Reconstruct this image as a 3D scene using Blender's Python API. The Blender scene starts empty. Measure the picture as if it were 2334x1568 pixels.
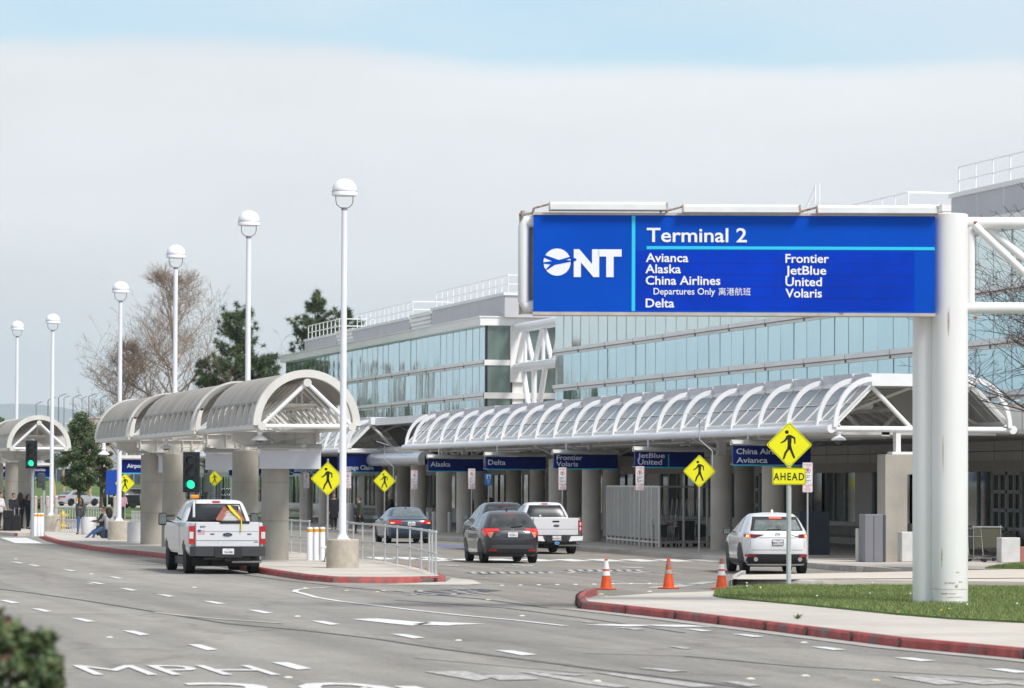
import bpy, bmesh, math, random
from mathutils import Vector, Matrix, noise
random.seed(11)
R = math.radians
scene = bpy.context.scene
COL = scene.collection
# ------------------------------------------------------------------ camera
F = 9000.0                      # focal length in px of a 2334 px wide picture
ALPHA = math.atan(1967 / F)     # the kerbs, islands and terminal run along +Y; the camera looks ALPHA to the right of it
PITCH = math.atan(320 / F)
ROLL = 0.0040
H = 2.4
cam = bpy.data.cameras.new('camera'); camo = bpy.data.objects.new('camera', cam); COL.objects.link(camo)
fw = Vector((math.sin(ALPHA) * math.cos(PITCH), math.cos(ALPHA) * math.cos(PITCH), math.sin(PITCH)))
rt0 = fw.cross(Vector((0, 0, 1))).normalized(); up0 = rt0.cross(fw)
rt = rt0 * math.cos(ROLL) + up0 * math.sin(ROLL); up = up0 * math.cos(ROLL) - rt0 * math.sin(ROLL)
CP = Vector((0, 0, H))
mw = Matrix((rt, up, -fw)).transposed().to_4x4(); mw.translation = CP
camo.matrix_world = mw
cam.sensor_width = 36; cam.lens = F * 36 / 2334
cam.clip_start = 0.5; cam.clip_end = 30000
cam.dof.use_dof = True; cam.dof.focus_distance = 112; cam.dof.aperture_fstop = 3.9
scene.camera = camo
# ------------------------------------------------------------------ sky and sun
SUN_AZ, SUN_EL = R(148), R(50)     # azimuth clockwise from +Y
w = bpy.data.worlds.new('World'); scene.world = w; w.use_nodes = True
nt = w.node_tree; N = nt.nodes; L = nt.links
for n in list(N): N.remove(n)
out = N.new('ShaderNodeOutputWorld')
sky = N.new('ShaderNodeTexSky'); sky.sky_type = 'NISHITA'; sky.sun_disc = False
sky.sun_elevation = SUN_EL; sky.sun_rotation = SUN_AZ
bs = N.new('ShaderNodeBackground'); bs.inputs[1].default_value = 0.13; 
skt = N.new('ShaderNodeMix'); skt.data_type = 'RGBA'; skt.blend_type = 'MULTIPLY'; skt.inputs[0].default_value = 1; skt.inputs[7].default_value = (0.75, 0.93, 1.0, 1)
L.new(sky.outputs[0], skt.inputs[6]); L.new(skt.outputs[2], bs.inputs[0])
bc = N.new('ShaderNodeBackground'); bc.inputs[1].default_value = 0.72
tc = N.new('ShaderNodeTexCoord'); sep = N.new('ShaderNodeSeparateXYZ'); L.new(tc.outputs['Generated'], sep.inputs[0])
mp = N.new('ShaderNodeMapping'); mp.inputs['Scale'].default_value = (5, 5, 22); mp.inputs['Rotation'].default_value = (R(4), 0, 0); L.new(tc.outputs['Generated'], mp.inputs[0])
n1 = N.new('ShaderNodeTexNoise'); n1.inputs['Scale'].default_value = 1.6; n1.inputs['Detail'].default_value = 7; n1.inputs['Roughness'].default_value = 0.5
L.new(mp.outputs[0], n1.inputs['Vector'])
n2 = N.new('ShaderNodeTexNoise'); n2.inputs['Scale'].default_value = 0.7; n2.inputs['Detail'].default_value = 4; L.new(mp.outputs[0], n2.inputs['Vector'])
def mth(op, a, b=None, c=None, clamp=False):
    m = N.new('ShaderNodeMath'); m.operation = op; m.use_clamp = clamp
    for i, v in enumerate((a, b, c)):
        if v is None: continue
        if isinstance(v, (int, float)): m.inputs[i].default_value = v
        else: L.new(v, m.inputs[i])
    return m.outputs[0]
# edge of the cloud deck: elevation plus a little noise
e = mth('ADD', sep.outputs['Z'], mth('MULTIPLY', mth('SUBTRACT', n1.outputs[0], 0.5), 0.020))
edge = N.new('ShaderNodeMapRange'); edge.interpolation_type = 'SMOOTHSTEP'; L.new(e, edge.inputs[0])
edge.inputs[1].default_value = 0.1045; edge.inputs[2].default_value = 0.1145; edge.inputs[3].default_value = 1; edge.inputs[4].default_value = 0.0
thin = N.new('ShaderNodeMapRange'); thin.interpolation_type = 'SMOOTHSTEP'; L.new(n2.outputs[0], thin.inputs[0])
thin.inputs[1].default_value = 0.40; thin.inputs[2].default_value = 0.62; thin.inputs[3].default_value = 0.08; thin.inputs[4].default_value = 0.50
# high overhead the veil closes again
hi = N.new('ShaderNodeMapRange'); L.new(sep.outputs['Z'], hi.inputs[0]); hi.inputs[1].default_value = 0.16; hi.inputs[2].default_value = 0.4; hi.inputs[3].default_value = 0; hi.inputs[4].default_value = 0.85
fac = mth('MAXIMUM', mth('MAXIMUM', edge.outputs[0], thin.outputs[0]), hi.outputs[0])
fac = mth('MULTIPLY', fac, 0.97)
cr = N.new('ShaderNodeValToRGB'); L.new(sep.outputs['Z'], cr.inputs[0])
cr.color_ramp.elements[0].position = 0.0; cr.color_ramp.elements[0].color = (0.97, 1.0, 1.01, 1)
cr.color_ramp.elements[1].position = 0.05; cr.color_ramp.elements[1].color = (1.01, 1.015, 1.015, 1)
x = cr.color_ramp.elements.new(0.11); x.color = (1.03, 1.03, 1.04, 1)
x = cr.color_ramp.elements.new(0.35); x.color = (.72, .73, .75, 1)
cm = N.new('ShaderNodeMix'); cm.data_type = 'RGBA'; cm.blend_type = 'MULTIPLY'; cm.inputs[0].default_value = 1
L.new(cr.outputs[0], cm.inputs[6])
sm = N.new('ShaderNodeMapRange'); L.new(n1.outputs[0], sm.inputs[0]); sm.inputs[1].default_value = .3; sm.inputs[2].default_value = .68; sm.inputs[3].default_value = .93; sm.inputs[4].default_value = 1.05
L.new(sm.outputs[0], cm.inputs[7]); L.new(cm.outputs[2], bc.inputs[0])
mx = N.new('ShaderNodeMixShader'); L.new(fac, mx.inputs[0]); L.new(bs.outputs[0], mx.inputs[1]); L.new(bc.outputs[0], mx.inputs[2]); L.new(mx.outputs[0], out.inputs[0])
sl = bpy.data.lights.new('sun', 'SUN'); sl.energy = 3.1; sl.angle = R(15); sl.color = (1, 0.965, 0.91)
so = bpy.data.objects.new('sun', sl); COL.objects.link(so)
sd = Vector((math.sin(SUN_AZ) * math.cos(SUN_EL), math.cos(SUN_AZ) * math.cos(SUN_EL), math.sin(SUN_EL)))
so.rotation_euler = sd.to_track_quat('Z', 'Y').to_euler(); so.location = (0, 0, 60)
scene.view_settings.view_transform = 'Standard'; scene.view_settings.look = 'None'; scene.view_settings.gamma = 1
scene.view_settings.exposure = 0.37
HAZE = 5.5e-5
scene.cycles.volume_bounces = 2
scene.cycles.max_bounces = 8; scene.cycles.use_denoising = True
# ------------------------------------------------------------------ picture -> place
def ray(x, y): return fw * F + rt * (x - 1167) - up * (y - 784)
def gp(x, y, z=0.0):
    d = ray(x, y); t = (z - H) / d.z; return CP + d * t
def atx(x, y, X):
    d = ray(x, y); return CP + d * (X / d.x)
def aty(x, y, Y):
    d = ray(x, y); return CP + d * (Y / d.y)
CA = math.cos(ALPHA)
def colx(x, X): return atx(x, 1104, X).y            # Y where picture column x meets the plane X
def atS(x, s, z=0.0):                               # point in column x where a metre is s px, at height z
    Z = F / s; c, sn = math.cos(ALPHA), math.sin(ALPHA)
    lx = (x - 1167) / s
    return Vector((lx * c + Z * sn, -lx * sn + Z * c, z))
def ht(p, y, x=None):                               # height above p that shows at picture row y
    d = p - CP; Z = d.x * math.sin(ALPHA) + d.y * math.cos(ALPHA); s = F / Z
    hy = 1104 + (0 if x is None else 0.004 * (x - 1167))
    return H + (hy - y) / s
# ------------------------------------------------------------------ mesh builder
class M:
    def __init__(s): s.v = []; s.f = []; s.uvsafe = 0
    def add(s, vs, fs):
        o = len(s.v); s.v.extend([Vector(q) for q in vs]); s.f.extend([[i + o for i in f] for f in fs]); return s
    def box(s, x0, y0, z0, x1, y1, z1):
        return s.add([(x0,y0,z0),(x1,y0,z0),(x1,y1,z0),(x0,y1,z0),(x0,y0,z1),(x1,y0,z1),(x1,y1,z1),(x0,y1,z1)],
                     [(0,3,2,1),(4,5,6,7),(0,1,5,4),(1,2,6,5),(2,3,7,6),(3,0,4,7)])
    def cb(s, c, d, rz=0, rx=0, ry=0):
        m = Matrix.Translation(c) @ Matrix.Rotation(rz, 4, 'Z') @ Matrix.Rotation(ry, 4, 'Y') @ Matrix.Rotation(rx, 4, 'X')
        n = M().box(-d[0]/2, -d[1]/2, -d[2]/2, d[0]/2, d[1]/2, d[2]/2)
        return s.add([m @ q for q in n.v], n.f)
    def rbox(s, c, d, b=0.02, rz=0):                       # box with chamfered vertical and horizontal edges
        x, y, z = d[0]/2, d[1]/2, d[2]/2; vs = []; fs = []
        for zz, k in ((-z, b), (-z+b, 0), (z-b, 0), (z, b)):
            for px, py in ((-x+b,-y+k),(x-b,-y+k),(x-k,-y+b),(x-k,y-b),(x-b,y-k),(-x+b,y-k),(-x+k,y-b),(-x+k,-y+b)):
                vs.append((px, py, zz))
        for i in range(3):
            for j in range(8): fs.append((i*8+j, i*8+(j+1)%8, i*8+8+(j+1)%8, i*8+8+j))
        fs.append(tuple(range(7, -1, -1))); fs.append(tuple(range(24, 32)))
        m = Matrix.Translation(c) @ Matrix.Rotation(rz, 4, 'Z')
        return s.add([m @ Vector(q) for q in vs], fs)
    def cyl(s, a, b, r0, r1=None, n=12, cap=True):
        return s.tube([a, b], [r0, r0 if r1 is None else r1], n, cap)
    def tube(s, pts, r, n=8, cap=True):
        pts = [Vector(p) for p in pts]; k = len(pts)
        if not hasattr(r, '__len__'): r = [r] * k
        o = len(s.v); ref = None
        for i, p in enumerate(pts):
            t = (pts[min(i+1, k-1)] - pts[max(i-1, 0)])
            if t.length < 1e-9: t = Vector((0, 0, 1))
            t.normalize()
            if ref is None: ref = Vector((0, 0, 1)) if abs(t.z) < .9 else Vector((1, 0, 0))
            u = t.cross(ref).normalized(); w_ = u.cross(t).normalized(); ref = w_
            for j in range(n):
                a = 2 * math.pi * (j + .5) / n
                s.v.append(p + (u * math.cos(a) + w_ * math.sin(a)) * r[i])
        for i in range(k - 1):
            for j in range(n):
                a, b = o + i*n + j, o + i*n + (j+1) % n
                s.f.append([a, a + n, b + n, b])
        if cap:
            s.f.append([o + j for j in range(n)]); s.f.append([o + (k-1)*n + j for j in range(n-1, -1, -1)])
        return s
    def lathe(s, prof, c=(0,0,0), n=20, m=None):
        o = len(s.v); c = Vector(c); m = m or Matrix.Identity(4)
        for r, z in prof:
            for j in range(n):
                a = 2*math.pi*j/n; s.v.append(c + (m @ Vector((r*math.cos(a), r*math.sin(a), z))))
        for i in range(len(prof)-1):
            for j in range(n):
                a, b = o+i*n+j, o+i*n+(j+1)%n; s.f.append([a, b, b+n, a+n])
        if prof[0][0] > 1e-4: s.f.append([o+j for j in range(n-1,-1,-1)])
        if prof[-1][0] > 1e-4: s.f.append([o+(len(prof)-1)*n+j for j in range(n)])
        return s
    def prism(s, poly, ax, a, b):                          # ax: the axis extruded along
        def P(u, v_, t): return {'x': (t,u,v_), 'y': (u,t,v_), 'z': (u,v_,t)}[ax]
        n = len(poly); vs = [P(u,v_,a) for u,v_ in poly] + [P(u,v_,b) for u,v_ in poly]
        return s.add(vs, [tuple(range(n-1,-1,-1)), tuple(range(n,2*n))] + [(i,(i+1)%n,n+(i+1)%n,n+i) for i in range(n)])
    def ball(s, c, r, n=12, k=8, m=None):
        if not hasattr(r, '__len__'): r = (r, r, r)
        o = len(s.v); c = Vector(c)
        for i in range(k+1):
            t = math.pi * i / k - math.pi/2
            for j in range(n):
                a = 2*math.pi*j/n; q = Vector((r[0]*math.cos(t)*math.cos(a), r[1]*math.cos(t)*math.sin(a), r[2]*math.sin(t)))
                s.v.append(c + (m @ q if m else q))
        for i in range(k):
            for j in range(n):
                a, b = o+i*n+j, o+i*n+(j+1)%n; s.f.append([a,b,b+n,a+n])
        return s
    def xf(s, m): s.v = [m @ q for q in s.v]; return s
    def build(s, name, mat, parent=None, smooth=False, world=False, loc=None, fix=True):
        vs = s.v
        if parent is not None and world:
            mi = wmat(parent).inverted(); vs = [mi @ q for q in vs]
        if parent is None and loc is not None:
            l = Vector(loc); vs = [q - l for q in vs] if world else vs
        me = bpy.data.meshes.new(name); me.from_pydata([tuple(q) for q in vs], [], s.f)
        if fix:
            bm = bmesh.new(); bm.from_mesh(me); bmesh.ops.remove_doubles(bm, verts=bm.verts, dist=1e-5)
            bmesh.ops.recalc_face_normals(bm, faces=bm.faces); bm.to_mesh(me); bm.free()
        for m_ in (mat if isinstance(mat, (list, tuple)) else [mat]): me.materials.append(m_)
        o = bpy.data.objects.new(name, me); COL.objects.link(o)
        if smooth: shade(me, smooth)
        if parent is not None: o.parent = parent
        elif loc is not None: o.location = loc
        return o
def shade(me, ang=True):
    a = R(35) if ang is True else R(ang)
    me.polygons.foreach_set('use_smooth', [True] * len(me.polygons))
    bm = bmesh.new(); bm.from_mesh(me)
    for e_ in bm.edges:
        if len(e_.link_faces) == 2 and e_.calc_face_angle(0) > a: e_.smooth = False
        elif len(e_.link_faces) != 2: e_.smooth = False
    bm.to_mesh(me); bm.free()
def wmat(o):
    m = Matrix.LocRotScale(o.location, o.rotation_euler, o.scale)
    return wmat(o.parent) @ m if o.parent else m
def tag(o, label, cat=None, group=None, kind=None):
    if label: o['label'] = label
    if cat: o['category'] = cat
    if group: o['group'] = group
    if kind: o['kind'] = kind
    return o
def thing(name, label, cat, loc=(0,0,0), rz=0, group=None):
    o = bpy.data.objects.new(name, None); COL.objects.link(o); o.empty_display_size = .3
    o.location = loc; o.rotation_euler = (0, 0, rz); return tag(o, label, cat, group)
def struct(o): o['kind'] = 'structure'; return o
def dup(root, loc, rz=None, label=None, group=None, scale=None):
    r = root.copy(); COL.objects.link(r); r.location = loc
    if rz is not None: r.rotation_euler = (0, 0, rz)
    if scale: r.scale = scale
    if label: r['label'] = label
    if group: r['group'] = group
    def rec(a, b):
        for ch in list(a.children):
            c = ch.copy(); COL.objects.link(c); c.parent = b; rec(ch, c)
    rec(root, r); return r
# ------------------------------------------------------------------ materials
MATS = {}
def mat(name, c, rough=.6, metal=0, var=.0, vs=3.0, bump=0, bs_=40, c2=None, spec=.5, emit=0, coat=0, stretch=None, alpha=1, trans=0, wear=None):
    if name in MATS: return MATS[name]
    m = bpy.data.materials.new(name); m.use_nodes = True; t = m.node_tree; b = t.nodes['Principled BSDF']
    b.inputs['Base Color'].default_value = (*c, 1); b.inputs['Roughness'].default_value = rough; b.inputs['Metallic'].default_value = metal
    b.inputs['Specular IOR Level'].default_value = spec; b.inputs['Coat Weight'].default_value = coat; b.inputs['Coat Roughness'].default_value = .04
    b.inputs['Alpha'].default_value = alpha; b.inputs['Transmission Weight'].default_value = trans
    if emit: b.inputs['Emission Color'].default_value = (*c, 1); b.inputs['Emission Strength'].default_value = emit
    src = None
    if var or bump or c2 or wear:
        g = t.nodes.new('ShaderNodeNewGeometry'); src = g.outputs['Position']
        if stretch:
            q = t.nodes.new('ShaderNodeMapping'); q.inputs['Scale'].default_value = stretch; t.links.new(src, q.inputs[0]); src = q.outputs[0]
    if var or c2:
        n = t.nodes.new('ShaderNodeTexNoise'); n.inputs['Scale'].default_value = vs; n.inputs['Detail'].default_value = 8; n.inputs['Roughness'].default_value = .62
        t.links.new(src, n.inputs['Vector'])
        cr = t.nodes.new('ShaderNodeValToRGB'); t.links.new(n.outputs[0], cr.inputs[0])
        c2 = c2 or tuple(max(0, k * (1 - var)) for k in c); c1 = tuple(min(1, k * (1 + var * .5)) for k in c) if var else c
        cr.color_ramp.elements[0].position = .32; cr.color_ramp.elements[0].color = (*c2, 1)
        cr.color_ramp.elements[1].position = .68; cr.color_ramp.elements[1].color = (*c1, 1)
        t.links.new(cr.outputs[0], b.inputs['Base Color'])
        if wear:
            n3 = t.nodes.new('ShaderNodeTexNoise'); n3.inputs['Scale'].default_value = wear[1]; n3.inputs['Detail'].default_value = 10; n3.inputs['Roughness'].default_value = .7
            t.links.new(src, n3.inputs['Vector'])
            r3 = t.nodes.new('ShaderNodeMapRange'); t.links.new(n3.outputs[0], r3.inputs[0]); r3.inputs[1].default_value = wear[2]; r3.inputs[2].default_value = wear[2] + .06
            mm = t.nodes.new('ShaderNodeMix'); mm.data_type = 'RGBA'; t.links.new(r3.outputs[0], mm.inputs[0]); t.links.new(cr.outputs[0], mm.inputs[6]); mm.inputs[7].default_value = (*wear[0], 1)
            t.links.new(mm.outputs[2], b.inputs['Base Color'])
    if bump:
        n = t.nodes.new('ShaderNodeTexNoise'); n.inputs['Scale'].default_value = bs_; n.inputs['Detail'].default_value = 5; t.links.new(src, n.inputs['Vector'])
        q = t.nodes.new('ShaderNodeBump'); q.inputs['Strength'].default_value = min(1, bump); q.inputs['Distance'].default_value = .02; t.links.new(n.outputs[0], q.inputs['Height'])
        t.links.new(q.outputs[0], b.inputs['Normal'])
    MATS[name] = m; return m
white = mat('white_paint', (.80,.80,.82), .35, var=.06, vs=1.2, coat=.2)
pole_white = mat('pole_white', (.82,.82,.87), .35, var=.08, vs=2.0, stretch=(1,1,.3))
offwhite = mat('offwhite_steel', (.69,.67,.63), .5, var=.12, vs=1.5, stretch=(1,1,.5))
trimwhite = mat('trim_white', (.80,.79,.77), .45, var=.10, vs=1.0, stretch=(.3,.3,1.5))
panel = mat('grey_panel', (.50,.49,.52), .5, var=.06, vs=.5)
concrete = mat('concrete', (.40,.37,.32), .85, var=.24, vs=.9, wear=((.27,.245,.21), 1.6, .60), bump=.25, bs_=22, stretch=(1,1,.6))
concrete_lt = mat('concrete_pale', (.54,.50,.44), .85, var=.16, vs=.9, bump=.2, bs_=22)  # paler concrete of the terminal columns, bench bases and conduits
pedestal_m = mat('pedestal_concrete', (.47,.42,.35), .9, var=.18, vs=5, bump=.4, bs_=60)
walk_m = mat('walk_concrete', (.55,.51,.455), .85, var=.16, vs=.45, bump=.15, bs_=60, wear=((.40,.36,.31), .9, .63))
kerb_m = mat('kerb_concrete', (.48,.46,.43), .85, var=.3, vs=3, bump=.3, bs_=30)
kerb_red = mat('kerb_red', (.42,.085,.075), .75, var=.45, vs=3, bump=.3, bs_=30, wear=((.17,.125,.12), 1.8, .535))
kerb_pale = mat('kerb_pale_red', (.46,.17,.17), .8, var=.3, vs=3, wear=((.45,.40,.38), 2.5, .56))
kerb_white = mat('kerb_white', (.62,.61,.60), .75, var=.3, vs=2, wear=((.33,.32,.30), 2.5, .55))
galv = mat('galvanised_steel', (.50,.52,.53), .45, .35, var=.1, vs=6)
steel = mat('brushed_steel', (.5,.5,.5), .3, .8, var=.1, vs=2)
black = mat('black_plastic', (.012,.012,.013), .55)
dark = mat('dark_metal', (.03,.03,.032), .5)
rubber = mat('rubber', (.014,.014,.015), .85, bump=.3, bs_=60)
glassd = mat('car_glass', (.012,.015,.017), .04, 0, spec=.8)
navy = mat('navy_sign', (.002,.013,.13), .4, var=.1, vs=1, spec=.15)
cyan = mat('cyan_stripe', (.03,.42,.62), .4)
sign_white = mat('sign_white', (.78,.79,.82), .5, var=.03)
yellow = mat('sign_yellow', (.88,.84,.003), .45, var=.04, vs=2)
lamp_white = mat('lamp_dome', (.86,.86,.89), .3)
plate_m = mat('plate_white', (.72,.73,.75), .4)
ink = mat('ink_dark', (.02,.02,.035), .5)
inkred = mat('ink_red', (.5,.04,.05), .5)
chrome = mat('chrome', (.6,.6,.62), .12, 1)
# ------------------------------------------------------------------ text
def text(s, size, m, parent, loc, name='lettering', off=0.0, al='LEFT', ext=.003, rot=(R(90),0,0), sx=1.0, world=False, sp=1.0):
    cu = bpy.data.curves.new('txt', 'FONT'); cu.body = s; cu.size = size; cu.align_x = al; cu.align_y = 'BOTTOM_BASELINE'
    cu.extrude = ext; cu.offset = off; cu.space_character = sp; cu.resolution_u = 3
    o = bpy.data.objects.new('txt', cu); COL.objects.link(o)
    dg = bpy.context.evaluated_depsgraph_get()
    me = bpy.data.meshes.new_from_object(o.evaluated_get(dg)); bpy.data.objects.remove(o); bpy.data.curves.remove(cu)
    mtx = Matrix.Translation(loc) @ (rot if isinstance(rot, Matrix) else Matrix.LocRotScale(None, __import__('mathutils').Euler(rot), None)) @ Matrix.Diagonal((sx, 1, 1, 1))
    if parent is not None and world: mtx = wmat(parent).inverted() @ mtx
    me.transform(mtx); me.materials.clear(); me.materials.append(m); me.name = name
    r = bpy.data.objects.new(name, me); COL.objects.link(r)
    if parent is not None: r.parent = parent
    return r
# ================================================================== GROUND
def node_asphalt(name, c, c2, seams=True):
    m = bpy.data.materials.new(name); m.use_nodes = True; t = m.node_tree; b = t.nodes['Principled BSDF']; b.inputs['Roughness'].default_value = .9
    b.inputs['Specular IOR Level'].default_value = .25
    g = t.nodes.new('ShaderNodeNewGeometry'); P = g.outputs['Position']
    def nz(sc, det, st=None, rough=.6):
        s = P
        if st: q = t.nodes.new('ShaderNodeMapping'); q.inputs['Scale'].default_value = st; q.inputs['Rotation'].default_value = (0,0,0); t.links.new(P, q.inputs[0]); s = q.outputs[0]
        n = t.nodes.new('ShaderNodeTexNoise'); n.inputs['Scale'].default_value = sc; n.inputs['Detail'].default_value = det; n.inputs['Roughness'].default_value = rough
        t.links.new(s, n.inputs['Vector']); return n.outputs[0]
    def ramp(f, p0, a, p1, b_):
        r = t.nodes.new('ShaderNodeValToRGB'); t.links.new(f, r.inputs[0]); e = r.color_ramp.elements
        e[0].position = p0; e[0].color = (*a, 1); e[1].position = p1; e[1].color = (*b_, 1); return r.outputs[0]
    def mul(a, b_, f=1.0):
        x = t.nodes.new('ShaderNodeMix'); x.data_type = 'RGBA'; x.blend_type = 'MULTIPLY'; x.inputs[0].default_value = f; t.links.new(a, x.inputs[6]); t.links.new(b_, x.inputs[7]); return x.outputs[2]
    base = mul(ramp(nz(.35, 6, (1.2, .16, 1)), .3, c2, .7, c), ramp(nz(.9, 9, (1, .6, 1), .75), .27, (.72,.71,.70), .40, (1,1,1)))
    base = mul(base, ramp(nz(.75, 3, (1,.018,1)), .36, (.83,.83,.84), .58, (1.04,1.04,1.04)))              # long wheel-track streaks
    grain = mul(ramp(nz(38, 3, rough=.8), .36, (.66,.66,.66), .64, (1.2,1.19,1.18)), ramp(nz(9, 4, rough=.8), .38, (.86,.86,.86), .62, (1.08,1.08,1.07)))
    patch = ramp(nz(1.3, 8, (1,.35,1)), .30, (.88,.87,.86), .60, (1.03,1.03,1.03))
    col = mul(mul(base, grain), patch)
    v = t.nodes.new('ShaderNodeTexVoronoi'); v.feature = 'DISTANCE_TO_EDGE'; v.inputs['Scale'].default_value = .14
    q = t.nodes.new('ShaderNodeMapping'); q.inputs['Scale'].default_value = (1.4,.35,1); wn = t.nodes.new('ShaderNodeTexNoise'); wn.inputs['Scale'].default_value = 1.2; wn.inputs['Detail'].default_value = 5
    t.links.new(P, wn.inputs['Vector']); va = t.nodes.new('ShaderNodeVectorMath'); va.operation = 'MULTIPLY_ADD'; t.links.new(wn.outputs['Color'], va.inputs[0]); va.inputs[1].default_value = (1.4,1.4,0); t.links.new(P, va.inputs[2])
    t.links.new(va.outputs[0], q.inputs[0]); t.links.new(q.outputs[0], v.inputs['Vector'])
    if seams: col = mul(col, ramp(v.outputs['Distance'], .003, (.84,.83,.83), .010, (1,1,1)))
    t.links.new(col, b.inputs['Base Color'])
    bp = t.nodes.new('ShaderNodeBump'); bp.inputs['Strength'].default_value = .4; bp.inputs['Distance'].default_value = .01; t.links.new(nz(70, 3), bp.inputs['Height']); t.links.new(bp.outputs[0], b.inputs['Normal'])
    return m
asphalt = node_asphalt('asphalt', (.375,.358,.332), (.265,.253,.235))
asphalt2 = node_asphalt('asphalt_old', (.335,.31,.28), (.265,.245,.22))
paint = mat('road_paint', (.72,.72,.72), .7, var=.15, vs=6, wear=((.36,.35,.34), 9, .60))
paint_old = mat('road_paint_worn', (.54,.53,.52), .8, var=.3, vs=5, wear=((.33,.315,.295), 6, .47))
paint_black = mat('road_paint_black', (.06,.065,.075), .8, wear=((.28,.26,.24), 7, .55), var=.2)
paint_blue = mat('road_paint_blue', (.12,.15,.30), .8, wear=((.28,.27,.26), 6, .52), var=.2)
lawn_m = mat('lawn', (.12,.18,.04), .9, c2=(.07,.115,.025), vs=1.2, var=.25, bump=.5, bs_=30)
lawn_far = mat('lawn_far', (.11,.17,.04), .9, c2=(.055,.11,.02), vs=.35, bump=.3, bs_=8, var=.15, wear=((.20,.17,.07), .25, .62))
soil = mat('soil', (.20,.17,.12), .95, var=.2, vs=.05)

def sheet(name, poly, z, m):
    a = M(); a.add([(p[0], p[1], z) for p in poly], [tuple(range(len(poly)))])
    return struct(a.build(name, m))
def slab(name, poly, z, m, side=None):                    # polygon prism from below ground to z
    poly = [(p[0], p[1]) for p in poly]
    return struct(M().prism(poly, 'z', -.1, z).build(name, m))
struct(M().add([(-14000,-400,-.05),(9000,-400,-.05),(9000,26000,-.05),(-14000,26000,-.05)], [(0,1,2,3)]).build('ground', soil))
sheet('road', [(-60,-20),(60,-20),(60,560),(-60,560)], 0, asphalt)

# inner loop road beside the terminal has older, browner asphalt
tip = [gp(602,1308.8), gp(724,1327.5), gp(860,1329.5), gp(942,1329), gp(1017,1326.5)]
sheet('loop_road', [(20.5, 76), gp(1017,1327)[:2], gp(1250,1388)[:2], gp(1330,1392)[:2], (33.4, 84), (33.4, 420), (20.5, 420)], .004, asphalt2)

def kerb(name, pts, m, h=.15, wd=.16, closed=False, side=-1, segs=True):
    """kerb stone along pts (outer bottom edge); inner side is to the left (side=-1: right)"""
    pts = [Vector((p[0], p[1])) for p in pts]; a = M(); n = len(pts)
    nr = []
    for i in range(n):
        d = (pts[min(i+1,n-1)] - pts[max(i-1,0)]).normalized(); nr.append(Vector((-d.y, d.x)) * side)
    prof = [(0, -.1), (.02, h-.035), (.05, h), (wd, h+.002), (wd, -.1)]
    vs = []
    for p, q in zip(pts, nr):
        for o, z in prof: vs.append((p.x + q.x*o, p.y + q.y*o, z))
    k = len(prof); fs = []
    for i in range(n-1):
        for j in range(k-1): fs.append((i*k+j, i*k+j+1, (i+1)*k+j+1, (i+1)*k+j))
    fs.append(tuple(range(k))); fs.append(tuple((n-1)*k+j for j in range(k)))
    a.add(vs, fs); return struct(a.build(name, m, smooth=True))
def dens(pts, step=1.2):
    out_ = []
    for a, b in zip(pts[:-1], pts[1:]):
        a = Vector(a[:2]); b = Vector(b[:2]); n = max(1, int((b-a).length/step))
        out_ += [a.lerp(b, i/n) for i in range(n)]
    return out_ + [Vector(pts[-1][:2])]
def rnd(pts, it=2):                                       # corner cutting
    pts = [Vector(p[:2]) for p in pts]
    for _ in range(it):
        q = [pts[0]]
        for a, b in zip(pts[:-1], pts[1:]): q += [a.lerp(b,.25), a.lerp(b,.75)]
        pts = q + [pts[-1]]
    return pts
# --- near island: left edge X~15.5, right edge X~20.8, rounded tip toward the camera
XL, XR = 16.12, 20.85
isl_L = [gp(88,1221), gp(93,1228), gp(134,1241.5), gp(229,1258)]
isl_L = isl_L + [Vector((XL, y, 0)) for y in (126, 118)] + tip[:]
endR = [gp(1016,1317,.1), gp(1004,1308,.1), gp(935,1291,.1), gp(850,1279,.1), Vector((XR, 132, 0)), Vector((XR, 200, 0))]
outline = rnd([p for p in isl_L], 1) + rnd([tip[-1]] + endR, 2)[1:]
far_close = [Vector((XR-2.5, 205)), Vector((XL+2.2, 200))]
poly = outline + far_close
def inset(poly, d):
    out_ = []; n = len(poly)
    for i in range(n):
        a, b, c = poly[i-1], poly[i], poly[(i+1) % n]
        t = (c - a).normalized(); out_.append(b + Vector((-t.y, t.x)) * d)
    return out_
poly = [Vector((p[0], p[1])) for p in poly]
slab('island_walk', inset(poly, .12), .149, walk_m)
ol = dens(outline, 2.0)
red1 = [p for p in ol]
iA = min(range(len(ol)), key=lambda i: (ol[i]-gp(385,1277).to_2d()).length)
iB = min(range(len(ol)), key=lambda i: (ol[i]-gp(500,1297).to_2d()).length)
iC = min(range(len(ol)), key=lambda i: (ol[i]-gp(968,1329).to_2d()).length)
iD = min(range(len(ol)), key=lambda i: (ol[i]-gp(1000,1328).to_2d()).length)
iE = min(range(len(ol)), key=lambda i: (ol[i]-gp(960,1296).to_2d()).length)
def safe(nm, a, b, m):
    if b - a >= 1: kerb(nm, ol[a:b+1], m, side=1)
safe('kerb', 0, iA, kerb_red); safe('kerb', iA, iB, kerb_m); safe('kerb', iB, iC, kerb_red)
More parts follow.
